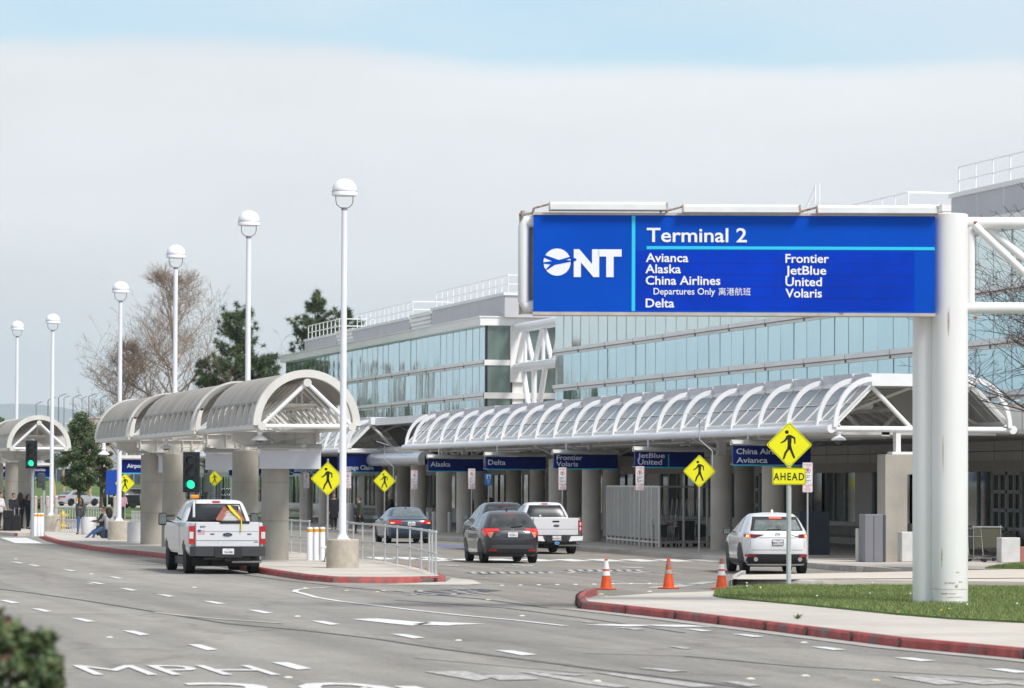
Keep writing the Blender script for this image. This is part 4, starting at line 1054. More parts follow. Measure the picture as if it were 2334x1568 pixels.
# airport logo: disc with a plane cut out of it, then NT
lg = M(); cxl, czl, rl = lx(1268), lz(598,1268), 31/S1
yl = yf_-.012
def quadf(pts, m, nm, y=yl-.003, th=.003):
    q = M(); n = len(pts); q.add([(p[0],y,p[1]) for p in pts]+[(p[0],y+th,p[1]) for p in pts], [tuple(range(n)), tuple(range(2*n-1,n-1,-1))]+[(i,i+n,(i+1)%n+n,(i+1)%n) for i in range(n)])
    return q.build(nm, m, fo)
dsc = [(cxl+rl*math.cos(t_*math.pi/20), czl+rl*math.sin(t_*math.pi/20)) for t_ in range(40)]
quadf(dsc, tw, 'emblem', yl)
bl = MATS['sign_blue']
Q = lambda *p: [(lx(1236+q[0]*.3634), lz(565.7+q[1]*.3634, 1268)) for q in p]
# plane silhouette strokes (coordinates in the zoomed crop, origin 265,462)
o_ = lambda x, y: (x-265, y-462)
quadf(Q(o_(262,508),o_(275,506),o_(365,537),o_(440,515),o_(440,528),o_(395,541),o_(262,559),o_(262,553),o_(322,545),o_(262,520)), bl, 'emblem_cut')
quadf(Q(o_(262,553),o_(395,534),o_(440,541),o_(440,548),o_(340,568),o_(292,600),o_(280,598),o_(312,566),o_(262,561)), bl, 'emblem_cut', yl-.0045)
fit_text('NT', 1306, 1415, 627.5, 570, tw, fo, off=.06)
quadf(Q(o_(449,520),o_(474,530),o_(474,540),o_(449,552)), bl, 'emblem_cut', yl-.009)
# return tube at the left end, top beam, light tubes
e_ = M(); e_.tube([(xL+.05,yf_+.22,zTp-.12),(lx(1196),yf_+.22,zTp-.12),(lx(1190)+.02,yf_+.22,zTp-.2),(lx(1190)+.02,yf_+.22,zB+.2),(lx(1196),yf_+.22,zB+.12),(xL+.05,yf_+.22,zB+.12)], .115, 12)
e_.build('end_loop', pillar_m, bs_t, smooth=True)
M().box(lx(1181), yf_+.32, zB-.04, lx(1186), yf_+.42, zTp+.03).build('rear_frame', mat('trim_tan2', (.45,.40,.37), .6), bs_t)
M().box(lx(1184), yf_+.37, zB-.03, xL, yf_+.42, zTp+.02).build('rear_panel', trimwhite, bs_t)
a = M(); a.cyl((lx(1182), yf_+.3, zTp+.03),(lx(1215), yf_+.2, zTp+.05), .03, n=8); a.cyl((lx(1190),yf_+.3,zTp),(lx(1190),yf_+.3,zTp+.10),.05,n=8); a.build('end_bracket', mat('rusty_steel', (.42,.38,.34), .6, wear=((.3,.13,.05), 8, .5), var=.1), bs_t)
for x0, x1, yy_ in ((1252,1516,466),(1556,1818,472),(1861,2131,474)):
    zz = lz(yy_+6, (x0+x1)/2); xa, xb = lx(x0), lx(x1); a = M()
    a.prism([(yf_-.16,zz-.06),(yf_+.10,zz-.08),(yf_+.12,zz-.01),(yf_+.06,zz+.07),(yf_-.06,zz+.09),(yf_-.15,zz+.04)], 'x', xa, xb)
    f_ = a.build('light_housing', mat('housing_white', (.72,.72,.72), .4, var=.1, vs=2), bs_t, smooth=True)
    a = M()
    for x_ in (xa-.015, xb+.015): a.cb((x_, yf_-.03, zz), (.03,.26,.16))
    a.tube([(xa-.34, yf_+.2, zTp+.04),(xa-.30, yf_+.1, zz-.02),(xa-.02,yf_,zz+.05)], .022, 6)
    a.cyl((xa-.32,yf_+.2,zTp+.02),(xa-.32,yf_+.2,zTp+.14),.02,n=6); a.cyl((xb-.1,yf_+.1,zTp),(xb-.1,yf_+.05,zz),.02,n=6)
    a.build('bracket', MATS['rusty_steel'], f_)
# truss arm to the right
for yy_ in (506, 701): M().cyl((.2, 0, lz(yy_,2270)), (lx(2700), 0, lz(yy_,2270)), 13.5/S1, n=20).build('arm_tube', pillar_m, bs_t, smooth=True)
M().cyl((lx(2214), 0, lz(506,2270)), (lx(2214), 0, lz(701,2270)), 10/S1, n=16).build('arm_post', pillar_m, bs_t, smooth=True)
M().cyl((lx(2222), -.09, lz(512,2270)), (lx(2420), -.09, lz(701,2270)+.0), 9/S1, n=16).build('arm_brace', pillar_m, bs_t, smooth=True)
M().cyl((lx(2240), .12, lz(506,2270)), (lx(2440), .12, lz(668,2270)+.0), 9/S1, n=16).build('arm_brace', pillar_m, bs_t, smooth=True)
r_ = M()
for p in ((2224,494),(2224,712),(2130,491)): r_.cb((lx(p[0]), -13.5/S1*.9, lz(p[1]+12,2220)), (.07,.02,.05))
r_.build('rust_stain', rust, bs_t)
rk = random.Random(6); st_ = M(); pcx = (2167-2152)/S1
for (z_, a0, wd_, hh2) in ((.40,-95,34,.025),(.42,-60,14,.018),(.20,-100,50,.02),(.34,-75,10,.05),(.13,-80,60,.012),(.60,-70,12,.02),(5.4,-100,6,.35),(2.9,-118,3,.5),(.9,-122,4,.30)):
    n = 9
    for k in range(n):
        aa, ab = R(a0-wd_/2+wd_*k/n), R(a0-wd_/2+wd_*(k+.8)/n); z1_, z2_ = z_-hh2*rk.uniform(.2,1), z_+hh2*rk.uniform(.1,.6); r1 = RP+.002
        st_.add([(pcx+r1*math.cos(aa),r1*math.sin(aa),z1_),(pcx+r1*math.cos(ab),r1*math.sin(ab),z1_*.99),(pcx+r1*math.cos(ab),r1*math.sin(ab),z2_),(pcx+r1*math.cos(aa),r1*math.sin(aa),z2_)], [(0,1,2,3)])
st_.build('rust_mark', mat('rust_pale', (.55,.42,.32), .8, var=.4, vs=14), bs_t, fix=False)

# ================================================================== LAMP POSTS
def lamp_post(x, s, ytop, label):
    p = atS(x, s, .149)
    return p
LP = [(783,85,406,'tallest nearest white globe lamp post on a concrete pedestal at the island tip'),(565,73.4,478.5,'second white globe lamp post, rising behind the near shelter roof right of the pine'),(399,64.5,557,'third white globe lamp post standing in front of the bare tree'),(273.5,57.6,641,'fourth white globe lamp post by the seated pair, left of the bare tree'),(119.5,49.4,715,'fifth white globe lamp post beside the yellow hydrant'),(38.5,44.2,731,'leftmost and farthest white globe lamp post above the far shelter')]
def make_lamp(h, loc, lab):
    t = thing('lamp_post', lab, 'lamp post', loc, 0, 'white globe lamp posts along the islands')
    hp = .77
    M().lathe([(.435,0),(.435,hp-.03),(.41,hp)], n=36).build('pedestal', pedestal_m, t, smooth=True)
    a = M(); a.box(-.17,-.17,hp,.17,.17,hp+.03)
    for i in range(4): c, s_ = math.cos(i*math.pi/2+.78), math.sin(i*math.pi/2+.78); a.prism([(.05,hp+.03),(.21,hp+.03),(.06,hp+.16)], 'y', -.012, .012) if i < 0 else a.cb((c*.15,s_*.15,hp+.055),(.05,.05,.07))
    a.lathe([(.13,hp+.03),(.105,hp+.14)], n=20)
    a.build('base_plate', pole_white, t)
    zt = h - .46 - .34
    M().lathe([(.098,hp+.03),(.09,hp+3),(.075,zt-.02),(.075,zt)], n=20).build('pole', pole_white, t, smooth=True)
    hd = M(); hd.lathe([(.085,zt-.05),(.085,zt+.02)], n=16)
    for sg in (-1,1): hd.tube([(sg*.04,0,zt),(sg*.13,0,zt+.03),(sg*.205,0,zt+.10),(sg*.232,0,zt+.19),(sg*.235,0,zt+.36)], .012, 6)
    hd.build('bracket', mat('bracket_grey', (.24,.22,.24), .5), t)
    zd = h - .46
    M().lathe([(.30,zd-.01),(.345,zd),(.345,zd+.10),(.335,zd+.112),(.335,zd+.12),(.34,zd+.13),(.333,zd+.20),(.30,zd+.29),(.24,zd+.37),(.15,zd+.43),(.06,zd+.455),(0,zd+.46)], n=32).build('dome', lamp_white, t, smooth=50)
    M().lathe([(.3,zd+.02),(.0,zd+.05)], n=24).build('lens', mat('lens_warm', (.72,.64,.5), .5), t)
    M().lathe([(.3465,zd+.106),(.3465,zd+.114)], n=32).build('seam', MATS['bracket_grey'], t)
    return t
p0 = atS(783, 85, .149); hh = ht(p0, 406, 783) - .149
lampA = make_lamp(hh, p0, LP[0][3])
for x, s, yt, lab in LP[1:]:
    p = atS(x, s, .149); h_ = ht(p, yt, x) - .149; dup(lampA, p, 0, lab, scale=(1,1,h_/hh))
# bands clamped on the nearest post
# ================================================================== SIGNS
def ped_symbol(par, s, y, m):
    """walking figure, unit = metres, centred"""
    P = []
    def poly(pts, nm='walking_figure'):
        n = len(pts); a = M(); a.add([(p[0]*s,y,p[1]*s) for p in pts]+[(p[0]*s,y+.002,p[1]*s) for p in pts], [tuple(range(n)), tuple(range(2*n-1,n-1,-1))]); return a
    a = M()
    for pts in ([(-.055+.045*math.cos(t_*.5236), .30+.045*math.sin(t_*.5236)) for t_ in range(12)],
                [(-.075,.205),(-.02,.235),(.035,.235),(.06,.20),(.055,.06),(.045,.0),(-.035,.0),(-.04,.13)],
                [(-.06,.20),(-.04,.13),(-.10,.07),(-.20,.03),(-.205,.055),(-.12,.11)],
                [(.035,.235),(.10,.20),(.145,.17),(.15,.03),(.12,.025),(.11,.14),(.05,.17)],
                [(-.035,.0),(.045,.0),(.02,-.09),(-.06,-.20),(-.11,-.335),(-.155,-.335),(-.11,-.18),(-.05,-.09)],
                [(-.01,.0),(.045,.0),(.07,-.10),(.145,-.30),(.105,-.325),(.03,-.16),(-.01,-.07)]):
        b = poly(pts); a.add(b.v, b.f)
    return a.build('walking_figure', black, par, fix=False)
def diamond(cx, z, half, y, rad=.05, n=4):
    out_ = []
    for k in range(4):
        a = k*math.pi/2; c = Vector((math.cos(a), math.sin(a)))*(half-rad*1.2)
        for i in range(n+1):
            t_ = a - math.pi/4 + math.pi/2*i/n; out_.append((cx+c.x+rad*math.cos(t_), z+c.y+rad*math.sin(t_)))
    return out_
def ped_sign(loc, zc, half, label, rz, ahead=False, solar=False, polem=galv, pr=.03, pole_top=None):
    t = thing('pedestrian_sign', label, 'road sign', loc, rz, 'yellow pedestrian crossing signs')
    top = pole_top or zc+half*.8
    pl_ = M().tube([(0,0,0),(0,0,top)], pr, 8); pl_.build('pole', polem, t, smooth=True)
    if pr < .04:
        h_ = M(); z = .15
        while z < top-.05: h_.cb((0,-pr*.93,z),(.012,.006,.012)); z += .05
        h_.build('pole_hole', dark, t)
    y = -pr-.006
    pn = M().prism(diamond(0,zc,half,0), 'y', y-.004, y).build('sign_panel', yellow, t)
    o, i_ = diamond(0,zc,half*.955,0,.045), diamond(0,zc,half*.93,0,.043); n = len(o)
    M().add([(p[0],y-.006,p[1]) for p in o]+[(p[0],y-.006,p[1]) for p in i_], [(k,(k+1)%n,n+(k+1)%n,n+k) for k in range(n)]).build('border', black, pn, fix=False)
    f_ = ped_symbol(pn, half/.53, y-.0065, black); f_.location = (0,0,zc)
    b = M()
    for z in (zc+half*.8, zc-half*.8): b.ball((0,y-.005,z), .014, 6, 4)
    b.build('bolt', galv, pn)
    if ahead:
        h_ = .235; w_ = .38; zc2 = zc-half-.20
        q = M().rbox((0,y-.002,zc2),(w_*2,.008,h_*2*.87),.0039); q = M()
        rp = [(sx*(w_-.03)+.03*math.cos(a_), zc2+sz*(.19-.03)+.03*math.sin(a_)) for sx,sz,a0 in ((1,1,0),(-1,1,math.pi/2),(-1,-1,math.pi),(1,-1,1.5*math.pi)) for a_ in (a0,a0+.52,a0+1.05,a0+1.57)]
        ap = q.prism(rp, 'y', y-.004, y).build('sign_plate', yellow, t)
        n = len(rp); ri = [(p[0]*.945, zc2+(p[1]-zc2)*.89) for p in rp]; ro = [(p[0]*.97, zc2+(p[1]-zc2)*.94) for p in rp]
        M().add([(p[0],y-.006,p[1]) for p in ro]+[(p[0],y-.006,p[1]) for p in ri], [(k,(k+1)%n,n+(k+1)%n,n+k) for k in range(n)]).build('border', black, ap, fix=False)
        l_ = text('AHEAD', .235, black, ap, (0,y-.006,zc2-.085), off=.003, al='CENTER', sx=.80, sp=1.2)
    if solar:
        a = M(); a.tube([(0,0,top),(0,.0,top),(.0,0,top)], .02, 6); a.tube([(.42,0,zc+half*.2),(.42,0,zc+half*1.25),(.0,0,zc+half*1.95),(0,0,zc+half*3.2)], .02, 6)
        a.build('solar_arm', galv, t); M().cb((-.10,0,zc+half*3.35),(.62,.4,.03),ry=R(18)).build('solar_panel', mat('solar_pale', (.45,.47,.50), .3), t)
    return t
RZ = -ALPHA*0 
def psign(x, s, yc, hpx, label, base=.149, **k):
    p = atS(x, s, base); zc = ht(p, yc, x) - base
    return ped_sign(p, zc, hpx/s, label, -ALPHA, **k)
psign(1799, 100.5, 1014, 51.5, 'large yellow pedestrian sign with AHEAD plate below on a pale post in the lawn', base=.18, ahead=True, polem=mat('post_pale', (.46,.50,.48), .5, var=.08), pr=.058)
psign(1595, 69.8, 1074, 37, 'yellow pedestrian sign with small solar panel beside the slatted cart enclosure', solar=True)
psign(748.5, 75.5, 1091, 38.5, 'yellow pedestrian sign half behind the nearest lamp post', pole_top=3.0)
psign(878, 47.5, 1096, 25.6, 'small yellow pedestrian sign above the blue sedan and older man', solar=True)
psign(287, 42.5, 1101.5, 22.5, 'small yellow pedestrian sign partly behind the fourth lamp post', pole_top=2.6)
psign(491, 34, 1091, 17.5, 'smallest yellow pedestrian sign seen between shelter columns right of the green signal')
def rrect(cx, cz, w_, h_, r):
    return [(cx+sx*(w_/2-r)+r*math.cos(a_), cz+sz*(h_/2-r)+r*math.sin(a_)) for sx,sz,a0 in ((1,1,0),(-1,1,math.pi/2),(-1,-1,math.pi),(1,-1,1.5*math.pi)) for a_ in (a0,a0+.52,a0+1.05,a0+1.57)]
def ring(o, i_, y): n = len(o); return M().add([(p[0],y,p[1]) for p in o]+[(p[0],y,p[1]) for p in i_], [(k,(k+1)%n,n+(k+1)%n,n+k) for k in range(n)])
def noparking(x, s, ytop, ybot, label):
    p = atS(x, s, .149); z1, z0 = ht(p, ytop, x)-.149, ht(p, ybot, x)-.149; w_ = .305; t = thing('no_parking_sign', label, 'road sign', p, -ALPHA, 'white no parking signs on thin posts'); hgt = z1-z0
    M().tube([(0,0,0),(0,0,z1-.02)], .026, 8).build('pole', galv, t, smooth=True)
    pn = M().prism(rrect(0,(z0+z1)/2,w_,hgt,.03), 'y', -.036, -.030).build('sign_panel', sign_white, t)
    ring(rrect(0,(z0+z1)/2,w_*.95,hgt*.982,.03), rrect(0,(z0+z1)/2,w_*.88,hgt*.96,.02), -.037).build('border', inkred, pn, fix=False)
    zc = z1 - hgt*.27
    cir = lambda r, n=20: [(r*math.cos(2*math.pi*k/n), zc+r*math.sin(2*math.pi*k/n)) for k in range(n)]
    ring(cir(.090), cir(.074), -.0372).build('prohibition_ring', inkred, pn, fix=False)
    text('P', .15, ink, pn, (0,-.0372,zc-.055), al='CENTER', off=.004, ext=.0005)
    q = M(); q.cb((0,-.0385,zc),(.16,.001,.016),ry=R(45)); q.build('prohibition_bar', inkred, pn)
    text('No Parking', .05, inkred, pn, (0,-.0372,z1-hgt*.085), al='CENTER', off=.001, ext=.0005); text('or Waiting', .05, inkred, pn, (0,-.0372,z1-hgt*.135), al='CENTER', off=.001, ext=.0005)
    for i, s_ in enumerate(('Passenger','Loading','and','Unloading','ONLY')): text(s_, .05, ink, pn, (-.11,-.0372,z1-hgt*(.46+.053*i)), off=.001, ext=.0005)
    q = M().box(-w_*.45,-.0375,z0+hgt*.275,w_*.45,-.037,z0+hgt*.283).build('divider', inkred, pn)
    for i, s_ in enumerate(('TOW-AWAY','ZONE')): text(s_, .05, inkred, pn, (0,-.0372,z0+hgt*(.215-.055*i)), al='CENTER', off=.001, ext=.0005)
    for i in range(3): M().box(-.10,-.0375,z0+hgt*(.05+.035*i),.10,-.037,z0+hgt*(.062+.035*i)).build('small_print', inkred, pn)
    return t
NP = [(700,42.6,1077,1113,'no parking sign left of the nearest lamp post, under the Baggage sign'),(795,46.2,1075,1113,'no parking sign just right of the nearest lamp post'),(946,50.3,1072,1115,'no parking sign above the blue sedan boot'),(1076.5,54.2,1068,1115,'no parking sign above the man in the brown jacket'),(1283,60.3,1065,1116.5,'no parking sign in front of the Frontier Volaris sign'),(1459.5,65.4,1062.5,1117.5,'no parking sign in front of the slatted cart enclosure'),(1841.5,76.3,1054,1122,'no parking sign partly behind the pedestrian AHEAD plate')]
for a_ in NP: noparking(*a_)
# disabled loading sign
p = atS(1115, 54.8, .149); z1, z0 = ht(p,1079,1115)-.149, ht(p,1106.5,1115)-.149
t = thing('disabled_loading_sign', 'small blue wheelchair loading zone sign on a thin post under the Delta sign', 'road sign', p, -ALPHA)
M().tube([(0,0,0),(0,0,z1)], .026, 8).build('pole', galv, t, smooth=True)
pn = M().prism(rrect(0,(z0+z1)/2,.34,z1-z0,.03), 'y', -.036, -.03).build('sign_panel', mat('disabled_blue', (.01,.13,.38), .4), t)
M().prism(rrect(0,z1-.14,.17,.17,.02), 'y', -.039, -.037).build('symbol_field', sign_white, pn)
a = M(); cz = z1-.15
a.lathe([(.052,-.001),(.052,.001),(.040,.001),(.040,-.001),(.052,-.001)], c=(.0,-.0405,cz-.012), n=16, m=Matrix.Rotation(R(90),4,'X')); a.ball((-.015,-.041,cz+.065),(.013,.002,.013),8,4); a.cb((-.008,-.041,cz+.03),(.014,.002,.06)); a.cb((.02,-.041,cz+.005),(.06,.002,.012)); a.cb((.05,-.041,cz-.02),(.012,.002,.05), ry=R(-20)); a.build('wheelchair_symbol', MATS['disabled_blue'], pn)
for i, s_ in enumerate(('Passenger','Loading','Zone','Only')): text(s_, .045, sign_white, pn, (0,-.0372,z1-.29-.05*i), al='CENTER', off=.001, ext=.0005)
# blue panel seen behind at left
p = atS(258, 38, .0); t = thing('blue_panel_sign', 'plain blue panel sign on posts left of the fourth lamp post', 'road sign', p, -ALPHA)
M().box(-.38,-.02,ht(p,1130),.30,.02,ht(p,1076)).build('sign_panel', mat('panel_blue2', (.005,.06,.40), .4), t)
a = M(); a.tube([(-.3,.03,0),(-.3,.03,1.8)], .04, 6); a.tube([(.25,.03,0),(.25,.03,1.8)], .04, 6); a.build('pole', galv, t)

# hanging fascia signs
def hang_sign(x0, x1, y0, y1, X, label, lines=(), board=navy, stripe_=True, s=None, cat='sign', housing=True, vstripe=None, zhang=None, rods=True, grp='blue airline signs hung below the canopy', depth=.16, nm='hanging_sign'):
    """board between picture columns x0..x1 and rows y0 (top) .. y1 (bottom); its left edge lies on the plane X"""
    xc = (x0+x1)/2
    c = atx(x0, 1104, X) if s is None else atS(x0, s)
    Z = (c-CP).x*math.sin(ALPHA) + (c-CP).y*math.cos(ALPHA); S_ = F/Z
    W_ = (x1-x0)/S_; hy = 1104+.004*(xc-1167); zt_, zb_ = H+(hy-y0)/S_, H+(hy-y1)/S_
    t = thing(nm, label, cat, (c.x, c.y, zb_), R(-.5), grp)
    W2 = W_/ (math.cos(ALPHA)+.0)
    bd = M().box(0,0,0,W2,depth,zt_-zb_).build('board', board, t)
    if stripe_: M().box(.0,-.006,.0,W2,0,.045).build('stripe', cyan, bd)
    h_ = zt_-zb_
    if housing:
        M().prism([(-.10,h_+.01),(depth+.02,h_+.01),(depth+.02,h_+.13),(.04,h_+.19),(-.10,h_+.15),(-.17,h_+.06)], 'x', -.06, W2+.02).build('light_housing', mat('housing_grey', (.52,.51,.48), .4, var=.12, vs=1.5), t)
        a = M(); a.cyl((-.10,.0,h_+.10),(-.02,0,h_+.10),.03,n=8); a.cyl((-.1,.0,.05),(-.02,0,.05),.012,n=6); a.build('end_cap', galv, t)
    if rods and zhang:
        a = M()
        for u in (.2, .8): a.cyl((W2*u,depth/2,h_),(W2*u,depth/2,zhang-zb_), .035, n=6)
        a.build('hanger', trimwhite, t)
    for (s_, xa, xb, yb, yt_) in lines:
        o = text(s_, 1.0, mat('letter_grey', (.60,.62,.66), .5), bd, (0,0,0), off=.016, ext=.003); me = o.data
        xs = [v.co.x for v in me.vertices]; a0, w_ = min(xs), max(xs)-min(xs); z0_ = H+(hy-yb)/S_-zb_; hc = (yb-yt_)/S_
        for v in me.vertices: v.co = ((xa-x0)/S_ + (v.co.x-a0)/w_*(xb-xa)/S_, v.co.y*.5-.006, z0_+v.co.z/.727*hc)
    if vstripe: M().box((vstripe-x0)/S_-.02,-.006,.06,(vstripe-x0)/S_+.02,0,h_*.85).build('stripe', cyan, bd)
    return t
XH = 34.15
HZ = zg - .05
hang_sign(976,1101,1046,1075.5,XH,'blue hanging sign lettered Alaska',[('Alaska',981,1027,1063.5,1052)], zhang=HZ)
hang_sign(1107,1243.5,1041,1071,XH,'blue hanging sign lettered Delta',[('Delta',1112.5,1153,1059.5,1047.5)], zhang=HZ)
hang_sign(1262.5,1409,1036,1070,XH,'blue hanging sign lettered Frontier and Volaris',[('Frontier',1268.5,1329,1048.5,1037),('Volaris',1268,1318.5,1063,1051.5)], zhang=HZ)
hang_sign(1447,1606,1030,1067,XH,'blue hanging sign lettered JetBlue and United behind the pedestrian sign',[('JetBlue',1453.5,1517,1043.5,1032),('United',1454,1510.5,1059,1046.5)], zhang=HZ, vstripe=1526)
hang_sign(1671,1850,1016,1062,XH,'blue hanging sign lettered China Airlines and Avianca',[('China Airlines',1678.5,1800,1035,1022),('Avianca',1678.5,1752,1055,1042)], zhang=HZ)
hang_sign(668,770,1040,1080,XH,'blue hanging sign lettered Baggage Claim left of the nearest lamp post',[('Baggage Claim',671,765,1075,1065)], zhang=HZ)
hang_sign(771,870,1034,1077,XH,'blue hanging sign lettered Baggage Claim right of the nearest lamp post',[('Baggage Claim',776,852,1070.5,1060)], zhang=HZ)
hang_sign(596,667,1048,1083,XH,'blue hanging sign lettered Arrival behind the near island columns',[('Arrival',640,664,1078,1069)], zhang=HZ)
hang_sign(522,594,1052,1085,XH,'narrow blue hanging sign seen between two columns under the blank signs',[], zhang=HZ)
# blank white shelter signs
blank = mat('blank_board', (.66,.67,.73), .5, var=.04)
zh = z0s+base-.4
G2 = 'blank white signs hung under the near shelter'
hang_sign(594,731,1026,1068.5,0,'blank white sign, nearest and widest, left of the nearest lamp post',board=blank,stripe_=False,s=77.5,zhang=zh,grp=G2)
hang_sign(471,585,1034,1071,0,'blank white sign behind the nearest blank sign, right of the green signal',board=blank,stripe_=False,s=70.5,zhang=zh,grp=G2)
hang_sign(363.5,445,1040,1077.5,0,'blank white sign just left of the green signal head',board=blank,stripe_=False,s=62.2,zhang=zh,grp=G2)
hang_sign(337,371,1049,1087,0,'small blank white box sign on the left column of the near shelter',board=mat('blank_beige',(.60,.58,.54),.6),stripe_=False,s=60.4,zhang=zh,grp=G2,depth=.4)
hang_sign(278,338,1048,1080,0,'blue hanging sign lettered Airport at the far end of the near shelter',[('Airport Parking',291,372,1066,1056.5)],s=55.5,zhang=zh,grp='blue shuttle signs under the shelters')
hang_sign(31,114,1063,1089,0,'blue hanging sign lettered Off-Airport Shuttles by the second traffic light',[('Off-Airport Shuttles',37.5,105,1073.3,1066),('CNT',63,77,1087,1081.5)],s=43.3,zhang=zh,grp='blue shuttle signs under the shelters')
hang_sign(-60,18.5,1064,1088.5,0,'cropped blue hanging sign lettered Off-Airport at the left picture edge',[('Off-Airport Shuttles',-14,50,1074,1067)],s=42.3,zhang=zh,grp='blue shuttle signs under the shelters')

# ================================================================== traffic signals
def signal(x, s, ytop, ybot, ybase, label, lx_off=0, base=.149, side=True):
    p = atS(x, s, base); z1, z0 = ht(p,ytop,x)-base, ht(p,ybot,x)-base; hh_ = z1-z0; w_ = hh_*.42
    t = thing('traffic_light', label, 'traffic light', p, -ALPHA+R(-4))
    M().tube([(0,.25,0),(0,.25,z1+.05)], [.075,.06], 12).build('pole', mat('signal_pole', (.33,.36,.37), .5, var=.1), t, smooth=True)
    hd = M(); hd.rbox((0,-.02,(z0+z1)/2),(w_,.03,hh_),.012); hd.rbox((0,.08,(z0+z1)/2),(w_*.62,.2,hh_*.94),.03); hd.cyl((0,.1,z1-.03),(0,.25,z1-.03),.03,n=6); hd.cyl((0,.1,z0+.1),(0,.25,z0+.1),.03,n=6)
    h = hd.build('signal_head', mat('signal_black', (.012,.016,.018), .45), t)
    for i, (m_, nm) in enumerate(((mat('lens_off', (.055,.055,.055), .25), 'red_lens'),(mat('lens_off', (0,0,0)), 'amber_lens'),(mat('lens_green', (.02,.80,.42), .3, emit=1.0), 'green_lens'))):
        zc = z1 - hh_*(.20+.30*i); r = w_*.26
        M().lathe([(0,-.012),(r*.6,-.008),(r,0)], c=(0,-.05,zc), n=24, m=Matrix.Rotation(R(90),4,'X')).build(nm, m_, h, smooth=True)
        v = M(); vs = []; n = 16
        for k in range(n+1):
            a_ = R(-30)+R(240)*k/n; vs += [((r*1.08)*math.cos(a_),-.04,zc+(r*1.08)*math.sin(a_)),((r*1.08)*math.cos(a_),-.26,zc+(r*1.08)*math.sin(a_)+(-.02)),((r*1.15)*math.cos(a_),-.26,zc+(r*1.15)*math.sin(a_)-.02),((r*1.15)*math.cos(a_),-.04,zc+(r*1.15)*math.sin(a_))]
        fs = []
        for k in range(n): q = k*4; fs += [(q,q+1,q+5,q+4),(q+1,q+2,q+6,q+5),(q+2,q+3,q+7,q+6)]
        v.add(vs, fs); v.build('visor', MATS['signal_black'], h, smooth=True)
    if side:
        for x_, z_ in ((.30,2.45),):
            M().rbox((x_+.05,.25,z_),(.28,.26,.42),.05).build('pedestrian_signal', mat('signal_green_grey', (.05,.065,.06), .6), t)
            a = M(); a.cyl((.05,.25,z_+.1),(x_-.05,.25,z_+.1),.02,n=6); a.cyl((.05,.25,z_-.1),(x_-.05,.25,z_-.1),.02,n=6); a.build('arm', MATS['signal_green_grey'], t)
    return t
signal(438, 78.5, 1030, 1122, 0, 'traffic light with green lit above the white work truck', side=False)
signal(73.5, 55, 1004, 1068, 1222, 'traffic light with green lit by the far shelter and flight crew')
p = atS(102, 53.8, .149); t = thing('signal_post', 'short grey post with a dark green pedestrian signal box left of the fifth lamp post', 'signal post', p, -ALPHA)
M().tube([(0,0,0),(0,0,ht(p,1086,102)-.149)], .062, 12).build('pole', MATS['signal_pole'], t, smooth=True)
zz = ht(p,1099,102)-.149; M().rbox((-.17,0,zz),(.27,.28,.48),.05).build('pedestrian_signal', MATS['signal_green_grey'], t); M().cyl((-.05,0,zz+.1),(.0,0,zz+.1),.03,n=6).build('arm', MATS['signal_green_grey'], t); M().lathe([(.07,zz-.34),(.07,zz+.3),(.04,zz+.36)], n=12).build('collar', MATS['signal_green_grey'], t)
p = atS(476, 60, .149); t = thing('signal_post', 'dark green signal box on a post behind the near traffic light, between shelter columns', 'signal post', p, -ALPHA)
M().tube([(0,0,0),(0,0,2.7)], .062, 12).build('pole', MATS['signal_green_grey'], t, smooth=True)
M().rbox((-.06,-.1,ht(p,1104)-.149),(.20,.24,.75),.04).build('pedestrian_signal', MATS['signal_green_grey'], t)

# ================================================================== CCTV domes
def cctv(x, y, s, label, cam_=False):
    p = atS(x, s); z = H+(1104+.004*(x-1167)-y)/s; t = thing('dome_camera', label, 'camera', (p.x,p.y,z), 0, 'white dome cameras hung under the roofs')
    M().lathe([(.0,.10),(.06,.10),(.075,.20),(.10,.22),(.10,.24),(.07,.26),(.065,.40),(.08,.42),(.05,.46),(.05,.78)], n=20).build('stem', lamp_white, t, smooth=True)
    M().lathe([(.225,-.01),(.23,.02),(.20,.05),(.10,.12),(.0,.13)], n=28).build('shade', lamp_white, t, smooth=50)
    M().lathe([(.0,-.14 if cam_ else -.06),(.09,-.11 if cam_ else -.05),(.13,-.02),(.19,-.012)], n=24).build('dome', mat('dome_dark', (.05,.05,.055), .15), t, smooth=50)
for a_ in ((1912,1003,75.5,'dome camera with a dark lens under the near end of the ribbed canopy',True),(593,1003,80,'dome camera under the front left corner of the near shelter'),(380,1022,66,'dome camera under the middle vault edge of the near shelter'),(238,1036,57,'dome camera under the far end of the near shelter beside the leafy tree'),(1191,1029,52,'small dome camera hung above the Delta sign'),(1566,1016,64,'small dome camera hung above the JetBlue United sign'),(17.5,1043,46,'dome camera under the far shelter at the left edge')): cctv(*a_)

